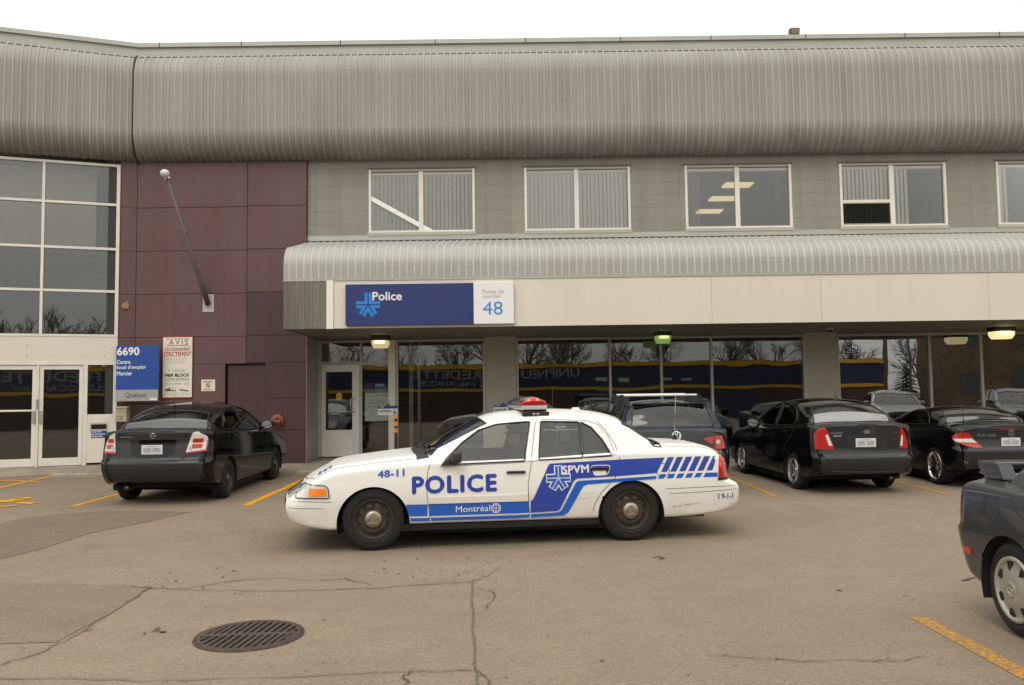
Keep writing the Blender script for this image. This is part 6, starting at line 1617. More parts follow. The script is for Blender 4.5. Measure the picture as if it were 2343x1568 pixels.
# light bar across the roof
q7 = zf(1900, 1480, 7.81)
lb0, lb1 = at_y(POL, *q7(575, 560), -.62), at_y(POL, *q7(1335, 400), -.62); lx0, lx1 = lb0[0], lb1[0]; lz0, lzm, lz1 = lb0[1], lb1[1], at_y(POL, *q7(900, 188), -.55)[1]
redg = mat('lightbar_red', (.38, .015, .013), .15, coat=1.0); clg = mat('lightbar_clear', (.55, .53, .50), .1, coat=1.0); smg = mat('lightbar_smoke', (.16, .17, .18), .12, coat=1.0); blg = mat('lightbar_blue', (.03, .06, .30), .12, coat=1.0)
def dome(y0, y1, M_, z0, z1, inset0=0, taper=.10, name='dome', end0=False, end1=False):
    mb = MB(); n = 12; xc, hw = (lx0 + lx1) / 2, (lx1 - lx0) / 2
    def prof(s_): return [(xc + hw * s_ * math.cos(a) * (1.0 if abs(math.cos(a)) > .5 else 1), z0 + (z1 - z0) * (abs(math.sin(a)) ** .8) * s_) for a in np.linspace(math.pi, 0, n)]
    secs = [(y0, .97 if not end0 else .55)] + ([(y0 + .06, .86), (y0 + .14, 1.0)] if end0 else []) + ([(y1 - .14, 1.0), (y1 - .06, .86)] if end1 else []) + [(y1, .97 if not end1 else .55)]
    vs = []
    for y, s_ in secs:
        for (x, z), (xb, zb2) in zip(prof(1.0), prof(1.0)):
            f = s_ if (end0 or end1) else 1.0
            vs.append((x if True else xb, y, z0 + (z - z0) * f))
    k = len(secs); fs = [(i * n + j, i * n + j + 1, (i + 1) * n + j + 1, (i + 1) * n + j) for i in range(k - 1) for j in range(n - 1)] + [list(range(n)), [(k - 1) * n + j for j in range(n)]]
    mb.add(vs, fs, M_, False); return mb
LB = MB(); LB.bbox(lx0 + .01, lx1 - .01, -.60, .60, lz0 - .02, lz0 - .001, .006, trimblk); LBo = LB.build('light_bar', parent=POL, world=False)
mb = MB(); mb.bbox(lx0, lx1 - .004, -.625, .625, lz0, lzm - .002, .012, clg); mb.build('clear_lens', parent=LBo, world=False)
dome(-.63, -.30, redg, lzm, lz1, end0=True).build('red_dome', parent=LBo, world=False)
dome(-.297, .297, smg, lzm, lz1 + .012).build('smoked_dome', parent=LBo, world=False)
dome(.30, .63, blg, lzm, lz1, end1=True).build('blue_dome', parent=LBo, world=False)
for sg in (-1, 1):
    f0, f1 = at_y(POL, *q7(575, 735), -.60), at_y(POL, *q7(1350, 575), -.60); mb = MB(); mb.bbox(f0[0], f1[0], min(sg * .58, sg * .66), max(sg * .58, sg * .66), f0[1], lz0 - .021, .006, trimblk, seg=1)
    xm = (f0[0] + f1[0]) / 2; mb.bbox(xm - .04, xm - .006, min(sg * .655, sg * .668), max(sg * .655, sg * .668), f0[1] + .01, f0[1] + .03, .004, chrome, seg=1); mb.bbox(xm + .006, xm + .04, min(sg * .655, sg * .668), max(sg * .655, sg * .668), f0[1] + .01, f0[1] + .03, .004, chrome, seg=1); mb.build('mounting_foot', parent=LBo, world=False)
mb = MB(); c_ = (((lx0 + lx1) / 2) - .02, -.627, (lzm + lz1) / 2 + .02); mb.sphere(c_, (.035, .012, .022), mat('lit_red', (.8, .03, .02), .3, emit=(1, .05, .03), estr=.8)); mb.build('flasher_bulb', parent=LBo, world=False)
# cabin
for y in (-.38, .38): car.seat(1.98, y, .52, .66, seatd)
mb = MB(); mb.bbox(2.55, 2.72, -.72, .72, .40, .98, .06, seatd); mb.bbox(2.2, 2.7, -.72, .72, .40, .52, .05, seatd); mb.build('rear_seat', parent=POL, world=False)
mb = MB(); mb.box(2.10, 2.125, -.76, .76, .55, 1.36, mat('partition_screen', (.16, .16, .15), .6)) if False else mb.box(2.10, 2.12, -.80, .80, .50, .98, mat('partition_screen', (.10, .10, .095), .6)); mb.build('partition', parent=POL, world=False)
mb = MB(); mb.bbox(.62, 1.10, -.78, .78, .70, .93, .05, trimblk); mb.build('dashboard', parent=POL, world=False)
mb = MB(); T_ = Matrix.Translation((1.24, -.38, .90)) @ Matrix.Rotation(R(65), 4, 'Y'); mb.lathe([(.17, -.012), (.185, 0), (.17, .012), (.155, 0), (.17, -.012)], trimblk, 28, T_); mb.tube([(1.05, -.38, .82), (1.24, -.38, .90)], .03, trimblk); mb.build('steering_wheel', parent=POL, world=False)
mb = MB(); mb.bbox(1.12, 1.26, -.12, .08, .86, 1.02, .01, trimblk); mb.build('console_computer', parent=POL, world=False)

# ------------------------------------------------------------------ the officer at the wheel
def skin_body(name, nodes, edges, root, parent, M, sub=2):
    me = bpy.data.meshes.new(name); me.from_pydata([n[0] for n in nodes], edges, []); o = bpy.data.objects.new(name, me); C.objects.link(o)
    md = o.modifiers.new('skin', 'SKIN'); me.skin_vertices[0].data[root].use_root = True
    for i, n in enumerate(nodes): me.skin_vertices[0].data[i].radius = n[1] if isinstance(n[1], tuple) else (n[1], n[1])
    s_ = o.modifiers.new('sub', 'SUBSURF'); s_.levels = s_.render_levels = sub
    dg = bpy.context.evaluated_depsgraph_get(); m2 = bpy.data.meshes.new_from_object(o.evaluated_get(dg)); o.modifiers.clear(); o.data = m2
    m2.materials.clear(); m2.materials.append(M); m2.polygons.foreach_set('use_smooth', [True] * len(m2.polygons)); o.name = name; o.parent = parent; return o
q6 = zf(1620, 1560, 4.686)
hd = at_y(POL, *q6(1530, 430), -.38)
HX, HZ = hd[0] + .02, hd[1]
PER = thing('person', 'police officer in dark cap and jacket sitting at the wheel of the police car', 'person', mtx=wm(POL) @ Matrix.Translation((HX, -.38, 0)))
skinm = mat('skin', (.34, .19, .125), .55, spec=.3); jack = mat('jacket_navy', (.022, .024, .032), .75); hairm = mat('hair_dark', (.04, .028, .02), .8); capm = mat('cap_black', (.018, .018, .022), .7)
hz = HZ
nodes = [((.06, 0, .56), (.15, .11)), ((.05, 0, .72), (.16, .11)), ((.05, 0, hz - .38), (.17, .105)), ((.03, 0, hz - .24), (.15, .09)), ((.01, 0, hz - .16), .06), ((-.005, 0, hz - .10), .055),
         ((.03, -.19, hz - .27), .062), ((-.12, -.25, hz - .48), .05), ((-.40, -.17, hz - .38), .038), ((-.47, -.15, hz - .36), .034),
         ((.03, .19, hz - .27), .062), ((-.12, .25, hz - .48), .05), ((-.40, .17, hz - .38), .038), ((-.47, .15, hz - .36), .034),
         ((-.05, -.11, .50), .095), ((-.50, -.13, .56), .075), ((-.72, -.13, .20), .05), ((-.05, .11, .50), .095), ((-.50, .13, .56), .075), ((-.72, .13, .20), .05)]
edges = [(0, 1), (1, 2), (2, 3), (3, 4), (4, 5), (3, 6), (6, 7), (7, 8), (8, 9), (3, 10), (10, 11), (11, 12), (12, 13), (0, 14), (14, 15), (15, 16), (0, 17), (17, 18), (18, 19)]
bo = skin_body('body', nodes, edges, 0, PER, jack)
mb = MB(); bm = bmesh.new(); bmesh.ops.create_uvsphere(bm, u_segments=28, v_segments=20, radius=1)
for p in bm.verts:
    x, y, z = p.co
    X_ = .098 * x; Y_ = .075 * y * (1 - .10 * max(0, -z)); Z_ = .118 * z
    if x < 0:                                                           # face: flatter front, chin, nose, brow
        X_ *= 1 - .12 * max(0, z)
        if z < -.2: X_ *= 1 + .10 * (-z - .2) - .55 * max(0, -z - .72)
        if abs(y) < .16 and -.38 < z < .12: X_ -= .030 * (1 - abs(y) / .16) * (1 - abs(z + .22) / .40) if abs(z + .22) < .40 else 0
        if abs(y) < .35 and .05 < z < .22: X_ -= .006
        if .18 < abs(y) < .50 and -.02 < z < .12: X_ += .008
        if abs(y) < .3 and -.62 < z < -.50: X_ -= .006
    else:
        if z < -.35: X_ *= .75
    p.co = (X_, Y_, Z_)
hm = MB(); hm.frombm(bm, skinm, Matrix.Translation((-.005, 0, hz)), True)
for sg in (-1, 1):
    hm.sphere((.015, sg * .074, hz - .005), (.020, .010, .032), skinm, None, 10, 8); hm.sphere((-.083, sg * .030, hz + .012), (.010, .013, .007), mat('eye_white', (.6, .6, .58), .2), None, 8, 6); hm.sphere((-.091, sg * .030, hz + .012), (.004, .006, .006), trimblk, None, 8, 6)
hm.bbox(-.096, -.088, -.022, .022, hz - .068, hz - .060, .002, mat('lips', (.25, .10, .08), .5), seg=1)
hm.build('head', parent=PER, world=False)
mb = MB(); mb.sphere((.022, 0, hz + .012), (.088, .080, .100), hairm, None, 18, 12); mb.build('hair', parent=PER, world=False)
mb = MB(); mb.lathe([(.098, .035), (.102, .075), (.128, .115), (.118, .135), (.05, .145), (0, .145)], capm, 28, Matrix.Translation((.0, 0, hz)) @ Matrix.Scale(.86, 4, (0, 1, 0)))
mb.prism([(-.08, -.065, hz + .052), (-.15, -.04, hz + .036), (-.165, 0, hz + .034), (-.15, .04, hz + .036), (-.08, .065, hz + .052)], (0, 0, .008), capm); mb.build('cap', parent=PER, world=False)
pc = at_y(POL, *q6(1600, 637), -.66); mb = MB(); px_, pz_ = pc[0] - HX, pc[1]
mb.lathe([(0, .010), (.036, .008), (.040, .0)], mat('shoulder_patch', (.50, .62, .64), .6, vary=.4, vscale=60), 20, Matrix.Translation((.005, -.254, hz - .30)) @ Matrix.Rotation(R(100), 4, 'X')); mb.build('shoulder_patch', parent=PER, world=False)
for sg in (-1, 1):                                                      # hands closed on the rim of the wheel
    hmb = MB(); bx_, by_, bz_ = -.50, sg * .15, hz - .36
    hmb.sphere((bx_ - .02, by_, bz_ + .005), (.045, .022, .038), skinm, None, 12, 8)
    for k in range(4):
        o_ = Vector((bx_ - .05, by_ - sg * .004, bz_ + .028 - .018 * k)); hmb.tube([o_, o_ + Vector((-.026, sg * .012, 0)), o_ + Vector((-.034, -sg * .012, 0)), o_ + Vector((-.018, -sg * .026, 0))], [.009, .0085, .008, .0065], skinm, 8)
    o_ = Vector((bx_ - .015, by_ - sg * .018, bz_ + .03)); hmb.tube([o_, o_ + Vector((-.02, -sg * .012, .012)), o_ + Vector((-.045, -sg * .012, .012))], [.011, .0095, .007], skinm, 8)
    hmb.build('hand', parent=PER, world=False)
# ================================================================== OTHER CARS
def sedan(root, sp, polys, wsp, rgp, pm, gl, glr, wheels, rim, tw, style, arches, doors=(), gaps_l=(), tubz=None, seatM=seatd, seats=True, shelfM=trimblk):
    c = Car(root, sp)
    for xa_, za_, ra_ in arches: c.arch(xa_, za_, ra_, M=under)
    quad_windows(c, polys, wsp, rgp, gl)
    for poly in doors:
        for sg in (-1, 1): c.cut('door%d%d' % (id(poly) % 997, sg), poly, 'side', 'side', sg, snap=.009)
    c.piece('body', 'body', pm)
    for poly in doors:
        for sg in (-1, 1): c.piece('door%d%d' % (id(poly) % 997, sg), 'door', pm)
    finish_glass(c, polys, gl, glr, .009, wsp, rgp)
    c.underbody(); zt = tubz or sp['zsh'][len(sp['zsh']) // 2][1] - .08
    c.tub(.5, sp['tub_end'], zt, sp['w'] - .12)
    for sg in (-1, 1):
        for xa_, za_, ra_ in arches: c.wheel(xa_, sg, wheels, rim, tw, style)
    if gaps_l:
        for pr_ in ('left', 'right'): gaps(c, gaps_l, pr_, .008)
    if wheels < .34:
        xw = sp['w']
        for sg in (-1, 1):
            mb = MB(); c.decal(mb, rounded([(sg * .40, .58), (sg * (xw - .10), .60), (sg * (xw - .08), .70), (sg * .48, .67)], .02), 'front', .008, lensm_, .02, .04); mb.build('headlight', parent=root, world=False)
        mb = MB(); c.decal(mb, rounded([(-.34, .56), (.34, .56), (.36, .64), (-.36, .64)], .02), 'front', .006, trimblk, .02); mb.build('grille', parent=root, world=False)
        mb = MB(); c.decal(mb, rounded([(-.42, .32), (.42, .32), (.46, .42), (-.46, .42)], .02), 'front', .005, trimblk, .02); mb.build('lower_grille', parent=root, world=False)
    if seats:
        for y in (-.36, .36): c.seat(sp['seat'], y, .48, .68, seatM)
        mb = MB(); xs_ = sp['seat'] + .72; mb.bbox(xs_, xs_ + .16, -.62, .62, .42, .98, .05, seatM); mb.bbox(xs_ - .4, xs_ + .05, -.62, .62, .40, .52, .05, seatM)
        for y in (-.36, .36): mb.bbox(xs_ + .05, xs_ + .14, y - .12, y + .12, .96, 1.12, .04, seatM)
        mb.build('rear_seat', parent=root, world=False)
        mb = MB(); mb.box(xs_ + .17, sp['tub_end'] + .04, -.66, .66, zt - .02, zt + .02, shelfM); mb.build('parcel_shelf', parent=root, world=False)
        mb = MB(); mb.bbox(.55, .95, -.68, .68, zt - .14, zt + .06, .04, trimblk); mb.build('dashboard', parent=root, world=False)
    return c
black = paint('car_black', (0.0028, 0.0027, 0.0028), .06, 0.0, spec=.36)
bluek = paint('car_dark_blue', (0.006, 0.010, 0.024), .08, 0.0, spec=.45)
# ---------------- black sedan parked on the left
SEN = car_root('parked_car', 'black sedan with clear and red tail lights parked before the purple wall', -5.51, 16.39, -90, 'cars parked along the sidewalk')
sps = dict(xf=-.80, xr=3.54, w=.885, tub_end=3.05, seat=1.65,
    zs=[(-.8, .24), (0, .22), (2.4, .22), (3.2, .27), (3.54, .33)],
    zsh=[(-.8, .66), (-.4, .82), (0, .91), (.5, .99), (1.5, 1.03), (2.6, 1.08), (3.25, 1.125), (3.54, 1.11)],
    zd=[(-.8, .72), (-.5, .88), (0, .98), (.35, 1.07), (.6, 1.08), (2.9, 1.13), (3.25, 1.165), (3.54, 1.16)],
    zr=[(-.8, .72), (-.5, .88), (0, .98), (.36, 1.075), (1.2, 1.46), (1.5, 1.525), (1.9, 1.552), (2.3, 1.53), (2.65, 1.455), (2.95, 1.33), (3.26, 1.168), (3.54, 1.16)],
    inset=[(-.8, .15), (.3, .12), (.7, .07), (2.4, .075), (3.0, .13), (3.54, .16)], bow=[(-.8, -.14), (.4, -.14), (1.2, -.12), (1.9, 0), (2.7, .09), (3.54, .11)],
    front=[(.2, -.70), (.35, -.79), (.5, -.80), (.65, -.78), (.75, -.72), (.9, -.5)], rear=[(.25, 3.28), (.33, 3.38), (.45, 3.49), (.56, 3.54), (.645, 3.545), (.685, 3.52), (.715, 3.475), (.82, 3.455), (1.0, 3.43), (1.06, 3.435), (1.1, 3.44), (1.13, 3.43), (1.17, 3.38)],
    th=.44, rs=.09, crown=.06, cf=.2, cr=.15, rr=.11)
polys = [rounded([(.70, 1.055), (1.22, 1.365), (1.42, 1.44), (1.78, 1.462), (1.75, 1.07)], .03), rounded([(1.84, 1.075), (1.86, 1.465), (2.30, 1.435), (2.52, 1.36), (2.72, 1.155), (2.66, 1.11)], .03)]
dr1 = [(.62, .30), (.60, .9), (.70, 1.04), (1.20, 1.40), (1.42, 1.475), (1.80, 1.495), (1.79, .30)]; dr2 = [(1.79, .30), (1.80, 1.495), (2.34, 1.465), (2.56, 1.38), (2.78, 1.15), (2.72, .95), (2.42, .75), (2.33, .62), (2.28, .30)]
c = sedan(SEN, sps, polys, [(.44, -.72), (1.18, -.585), (1.18, .585), (.44, .72)], [(2.72, -.545), (3.22, -.70), (3.22, .70), (2.72, .545)], black, cglassd, glass('rear_glass_dark', (.22, .23, .22), 1.9), .318, .205, .20, lambda mb, r, T: st_steel(mb, r, T, face=mat('steel_dark', (.030, .027, .024), .5, metal=.4), holes=8, cap=mat('cap_grey', (.10, .10, .10), .4, metal=.6), capr=.3), [(0, .31, .37), (2.70, .31, .37)], (dr1, dr2), [dr1 + dr1[:1], dr2 + dr2[:1]])
q3 = zf(350, 1480, 3.043)
rx = lambda pts, x=3.62: [at_x(SEN, *q3(a, b), x) for a, b in pts]
mb = MB(); lid = rounded(rx([(262, 480), (300, 822), (1010, 798), (1075, 715), (1150, 478)], 3.56), .03); gaps(c, [lid], 'rear', .009, .0015, 'trunk_lid_gap')
mb = MB(); c.decal(mb, rounded(rx([(405, 566), (935, 560), (955, 602), (880, 612), (420, 606)], 3.6), .02), 'rear', .02, black, .02); mb.build('trunk_handle', parent=SEN, world=False)
mb = MB(); c.decal(mb, rounded(rx([(410, 620), (945, 612), (900, 740), (820, 770), (520, 775), (440, 745)], 3.6), .04), 'rear', .0025, mat('black_recess', (.006, .006, .006), .55)); mb.build('plate_recess', parent=SEN, world=False)
p_ = rx([(545, 735), (790, 622)], 3.62); xx_ = c.lift((p_[0][0] + p_[1][0]) / 2, (p_[0][1] + p_[1][1]) / 2, 'rear', 0).x; plate(c, p_[0][0], p_[1][0], p_[0][1], p_[1][1], xx_ + .006)
def sen_light(A, reds, rev, low):
    pp = lambda L_: [q3(*t) for t in L_]
    mb = MB(); c.decal(mb, rounded(pp(A), 3), 'ray', .012, clearl, .03, 5); o = mb.build('taillight', parent=SEN, world=False)
    mb = MB()
    for r_ in reds: c.decal(mb, rounded(pp(r_), 1.5), 'ray', .016, redl, .004, 5)
    c.decal(mb, pp(low), 'ray', .016, redl, .004, 5); mb.build('red_lens', parent=o, world=False)
    mb = MB(); cy_, cz_ = pp([rev])[0]; c.decal(mb, [(cy_ + 4.6 * math.cos(a), cz_ + 4.4 * math.sin(a)) for a in np.linspace(0, 6.283, 14, endpoint=False)], 'ray', .0175, mat('reverse_lens', (.42, .41, .38), .2), .003); mb.build('reverse_lens', parent=o, world=False)
sen_light([(1150, 482), (1212, 468), (1322, 515), (1332, 565), (1312, 690), (1072, 716)], [[(1160, 545), (1285, 540), (1275, 590), (1152, 596)], [(1150, 610), (1272, 606), (1258, 655), (1138, 662)]], (1128, 660), [(1076, 704), (1302, 670), (1318, 560), (1328, 566), (1312, 690), (1072, 716)])
sen_light([(262, 484), (205, 515), (172, 590), (142, 718), (268, 720)], [[(192, 552), (252, 548), (252, 600), (186, 600)], [(178, 616), (246, 616), (240, 668), (168, 668)]], (240, 662), [(150, 690), (268, 698), (268, 720), (142, 718)])
mb = MB(); e0 = rx([(675, 518)])[0]
ring = [(e0[0] + .040 * math.cos(a), e0[1] + .036 * math.sin(a)) for a in np.linspace(0, 6.283, 24, endpoint=False)]; c.ribbon(mb, ring, 'rear', .012, .010, chrome, True); c.decal(mb, [(e0[0] - .05, e0[1] - .008), (e0[0] + .05, e0[1] - .008), (e0[0] + .05, e0[1] + .008), (e0[0] - .05, e0[1] + .008)], 'rear', .013, chrome, .004); mb.build('emblem', parent=SEN, world=False)
mb = MB(); e0, e1 = rx([(285, 545), (425, 522)]); c.text(mb, 'SENTRA', 'rear', e0[0], e0[1] + .004, e1[0], e1[1] - .006, chrome, .04, .006); mb.build('lettering', parent=SEN, world=False)
gaps(c, [rx([(135, 735), (270, 830), (310, 838), (1000, 812), (1060, 760), (1290, 720)], 3.6), rx([(150, 1030), (700, 1037), (1265, 1020)], 3.6)], 'rear', .008, .0015, 'bumper_gap')
mb = MB(); ab = c.lift(2.55, -.08, 'top', 0); mb.tube([ab, ab + Vector((.10, .0, .035)), ab + Vector((.02, -.02, .19))], [.008, .006, .004], trimblk, 6); mb.build('roof_antenna', parent=SEN, world=False)
for sg in (-1, 1): c.mirror(.86, 1.06, sg, black, .86, mat('mirror_silver', (.55, .60, .58), .05, metal=1.0))
for a in ((1.55, 1.72), (2.36, 2.54)):
    for sg in (-1, 1): c.handle(a[0], a[1], .985, 1.015, sg, black)
mb = MB(); mb.tube([(3.35, -.45, .27), (3.50, -.45, .265)], .03, mat('exhaust', (.10, .09, .08), .4, metal=.8), 12); mb.build('exhaust', parent=SEN, world=False)

# ---------------- dark blue wagon with roof rack, behind the police car
VWG = car_root('parked_car', 'dark blue station wagon with a silver roof rack parked behind the police car', 2.60, 17.03, -90, 'cars parked along the sidewalk')
spv = dict(xf=-.82, xr=3.62, w=.905, tub_end=3.45, seat=1.6,
    zs=[(-.82, .24), (0, .22), (2.6, .22), (3.3, .26), (3.62, .31)],
    zsh=[(-.82, .68), (-.4, .82), (0, .90), (.6, .96), (2, 1.0), (3.2, 1.03), (3.62, 1.0)], zd=[(-.82, .74), (-.4, .88), (0, .98), (.4, 1.035), (.6, 1.04), (3.3, 1.065), (3.5, 1.06), (3.62, 1.04)],
    zr=[(-.82, .74), (-.4, .88), (0, .98), (.4, 1.04), (1.25, 1.40), (1.6, 1.465), (2.2, 1.487), (2.8, 1.47), (3.08, 1.44), (3.18, 1.405), (3.50, 1.075), (3.62, 1.04)],
    inset=[(-.82, .15), (.3, .12), (.7, .07), (3.2, .08), (3.62, .10)], bow=[(-.82, -.14), (.4, -.14), (1.2, -.12), (1.9, 0), (2.9, .06), (3.62, .09)],
    front=[(.2, -.72), (.35, -.80), (.5, -.82), (.65, -.80), (.75, -.74), (.9, -.5)], rear=[(.25, 3.46), (.35, 3.54), (.5, 3.61), (.62, 3.62), (.70, 3.58), (.9, 3.55), (1.0, 3.53), (1.08, 3.48)], th=.42, rs=.08, crown=.05, cf=.2, cr=.13)
polys = [rounded([(.74, 1.02), (1.24, 1.32), (1.45, 1.385), (1.74, 1.40), (1.72, 1.03)], .03), rounded([(1.82, 1.03), (1.83, 1.405), (2.45, 1.40), (2.52, 1.04)], .03), rounded([(2.62, 1.04), (2.56, 1.40), (2.92, 1.38), (3.12, 1.15), (3.05, 1.05)], .03)]
beiges = mat('seat_beige', (.36, .32, .22), .8)
c = sedan(VWG, spv, polys, [(.48, -.72), (1.22, -.60), (1.22, .60), (.48, .72)], [(3.14, -.60), (3.46, -.70), (3.46, .70), (3.14, .60)], bluek, cglassd, glass('wagon_rear_glass', (.85, .87, .80), 1.6), .318, .21, .20, st_alloy(7, alloy), [(0, .31, .37), (2.66, .31, .37)], (), (), .94, beiges, True, mat('cargo_cover_beige', (.50, .47, .38), .8))
q4 = zf(2250, 1450, 3.124); rx = lambda pts, x=3.68: [at_x(VWG, *q4(a, b), x) for a, b in pts]
mb = MB(); A_ = rx([(1284, 665), (1330, 645), (1412, 630), (1408, 720), (1380, 720)]); c.decal(mb, A_, 'rear', .01, redl, .02, .04); B__ = rx([(1418, 630), (1515, 622), (1540, 690), (1552, 775), (1425, 785)]); c.decal(mb, B__, 'rear', .01, redl, .02, .04); o = mb.build('taillight', parent=VWG, world=False)
mb = MB(); e0 = rx([(1466, 697)])[0]
for r_, M_, of_ in ((.062, redd, .0125), (.046, mat('lens_pink', (.50, .22, .20), .15, coat=.8), .0135), (.022, clearl, .0145)): c.decal(mb, [(e0[0] + r_ * math.cos(a), e0[1] + r_ * math.sin(a)) for a in np.linspace(0, 6.283, 22, endpoint=False)], 'rear', of_, M_)
mb.build('reverse_lens', parent=o, world=False)
mb = MB(); mr_ = [(-a, b) for a, b in A_]; c.decal(mb, mr_, 'rear', .01, redl, .02, .04); c.decal(mb, [(-a, b) for a, b in B__], 'rear', .01, redl, .02, .04); mb.build('taillight', parent=VWG, world=False)
mb = MB(); e0 = rx([(968, 626)])[0]; rr_ = .068
ring = [(e0[0] + rr_ * math.cos(a), e0[1] + rr_ * math.sin(a)) for a in np.linspace(0, 6.283, 26, endpoint=False)]; c.ribbon(mb, ring, 'rear', .016, .012, chrome, True, .03)
for L_ in ([(-.030, .058), (-.002, .006), (.002, .006), (.030, .058)], [(-.058, .025), (-.028, -.050), (0, .002), (.028, -.050), (.058, .025)]): c.ribbon(mb, [(e0[0] + a, e0[1] + b) for a, b in L_], 'rear', .013, .012, chrome, False, .03)
mb.build('emblem', parent=VWG, world=False)
gaps(c, [[(-.74, .98), (-.72, .70), (.72, .70), (.74, .98)]], 'rear', .008, .0015, 'tailgate_gap')
mb = MB(); mb.bbox(3.02, 3.24, -.60, .60, 1.418, 1.448, .012, bluek); mb.build('rear_spoiler', parent=VWG, world=False)
RK = MB(); silver = mat('rack_silver', (.70, .68, .64), .35, metal=.6)
for xk in (1.25, 2.28): RK.bbox(xk - .04, xk + .04, -.64, .66, 1.540, 1.582, .015, silver)
rk = RK.build('roof_rack', parent=VWG, world=False)
mb = MB()
for xk in (1.25, 2.28):
    for sg in (-1, 1):
        yt = sg * .60; mb.prism([(xk - .05, yt - .05, 1.40), (xk + .05, yt - .05, 1.40), (xk + .035, yt - .05, 1.539), (xk - .035, yt - .05, 1.539)], (0, .10, 0), trimblk); mb.prism([(xk - .045, sg * .661, 1.585), (xk - .045, sg * .72, 1.555), (xk - .045, sg * .76, 1.40), (xk - .045, sg * .64, 1.40)], (.09, 0, 0), trimblk)
mb.build('rack_foot', parent=rk, world=False)
for sg in (-1, 1): c.mirror(.88, 1.02, sg, bluek, .86)
plate(c, -.15, .15, .74, .86, 3.66)

# ---------------- black sedan with big red tail lights
AD = 4.0
ax_, ay_ = 5.43 - 2.47 * math.sin(R(AD)), 13.92 + 2.47 * math.cos(R(AD))
ACC = car_root('parked_car', 'black sedan with tall all red tail lights and alloy wheels right of the wagon', ax_, ay_, -90 + AD, 'cars parked along the sidewalk')
spa = dict(xf=-.74, xr=3.32, w=.848, tub_end=2.9, seat=1.5,
    zs=[(-.74, .23), (0, .21), (2.3, .21), (3.0, .24), (3.32, .29)],
    zsh=[(-.74, .64), (-.4, .79), (0, .87), (.6, .93), (1.5, .97), (2.5, 1.03), (3.05, 1.075), (3.32, 1.06)], zd=[(-.74, .70), (-.45, .85), (0, .96), (.4, 1.03), (.6, 1.04), (2.7, 1.08), (3.02, 1.118), (3.32, 1.115)],
    zr=[(-.74, .70), (-.45, .85), (0, .96), (.4, 1.035), (1.15, 1.39), (1.45, 1.46), (1.8, 1.487), (2.2, 1.47), (2.48, 1.41), (2.76, 1.285), (3.04, 1.12), (3.32, 1.115)],
    inset=[(-.74, .14), (.3, .11), (.65, .065), (2.3, .07), (2.8, .12), (3.32, .15)], bow=[(-.74, -.14), (.4, -.13), (1.15, -.11), (1.8, 0), (2.5, .08), (3.32, .10)],
    front=[(.2, -.66), (.35, -.73), (.5, -.74), (.65, -.72), (.75, -.66), (.9, -.45)], rear=[(.25, 3.14), (.32, 3.22), (.45, 3.31), (.555, 3.335), (.585, 3.33), (.62, 3.285), (.66, 3.265), (.8, 3.25), (1.0, 3.235), (1.08, 3.23), (1.12, 3.19)], th=.44, rs=.08, crown=.055, cf=.2, cr=.13, rr=.10)
polys = [rounded([(.70, 1.0), (1.18, 1.30), (1.38, 1.375), (1.66, 1.395), (1.64, 1.01)], .03), rounded([(1.73, 1.015), (1.74, 1.40), (2.14, 1.375), (2.36, 1.30), (2.50, 1.13), (2.46, 1.05)], .03)]
dr1 = [(.60, .29), (.58, .85), (.66, .99), (1.15, 1.33), (1.38, 1.41), (1.69, 1.43), (1.685, .29)]; dr2 = [(1.685, .29), (1.69, 1.43), (2.18, 1.405), (2.42, 1.32), (2.58, 1.10), (2.52, .9), (2.24, .72), (2.14, .60), (2.10, .29)]
glacc = glass('rear_glass_bright', (.40, .42, .40), 2.9)
c = sedan(ACC, spa, polys, [(.48, -.69), (1.12, -.56), (1.12, .56), (.48, .69)], [(2.52, -.52), (3.0, -.665), (3.0, .665), (2.52, .52)], black, cglassd, glacc, .305, .20, .19, st_alloy(5, alloy, .15, .11, .25), [(0, .295, .355), (2.47, .295, .355)], (dr1, dr2), [dr1 + dr1[:1], dr2 + dr2[:1]])
q5 = zf(2700, 1440, 3.124); rx = lambda pts, x=3.36: [at_x(ACC, *q5(a, b), x) for a, b in pts]
mb = MB(); tl_ = rx([(1180, 640), (1205, 590), (1245, 565), (1308, 556), (1348, 625), (1385, 720), (1418, 812), (1195, 812)], 3.25); c.decal(mb, [q5(*t) for t in ((1180, 640), (1205, 590), (1245, 565), (1308, 556), (1348, 625), (1385, 720), (1418, 812), (1195, 812))], 'ray', .010, redl, .03, 5); o = mb.build('taillight', parent=ACC, world=False)
mb = MB(); c.decal(mb, [q5(*t) for t in ((1312, 645), (1345, 640), (1398, 772), (1352, 768))], 'ray', .014, clearl, .004, 5); mb.build('reverse_lens', parent=o, world=False)
mb = MB(); c.decal(mb, [q5(*t) for t in ((2196, 556), (2212, 552), (2238, 600), (2272, 700), (2284, 800), (2182, 800), (2200, 700))], 'ray', .010, redl, .03, 5); o = mb.build('taillight', parent=ACC, world=False)
mb = MB(); c.decal(mb, [q5(*t) for t in ((2208, 640), (2222, 650), (2222, 770), (2192, 768))], 'ray', .014, clearl, .004, 5); mb.build('reverse_lens', parent=o, world=False)
p_ = rx([(1682, 790), (1918, 682)], 3.38); xx_ = c.lift((p_[0][0] + p_[1][0]) / 2, (p_[0][1] + p_[1][1]) / 2, 'rear', 0).x; plate(c, p_[0][0], p_[1][0], p_[0][1], p_[1][1], xx_ + .006)
mb = MB(); c.decal(mb, rounded(rx([(1570, 650), (2060, 648), (2040, 815), (1580, 815)]), .03), 'rear', .0025, mat('black_recess', (.006, .006, .006), .55)); mb.build('plate_recess', parent=ACC, world=False)
gaps(c, [rx([(1310, 548), (1420, 815), (2185, 810), (2190, 545)], 3.28)], 'rear', .008, .0015, 'trunk_lid_gap')
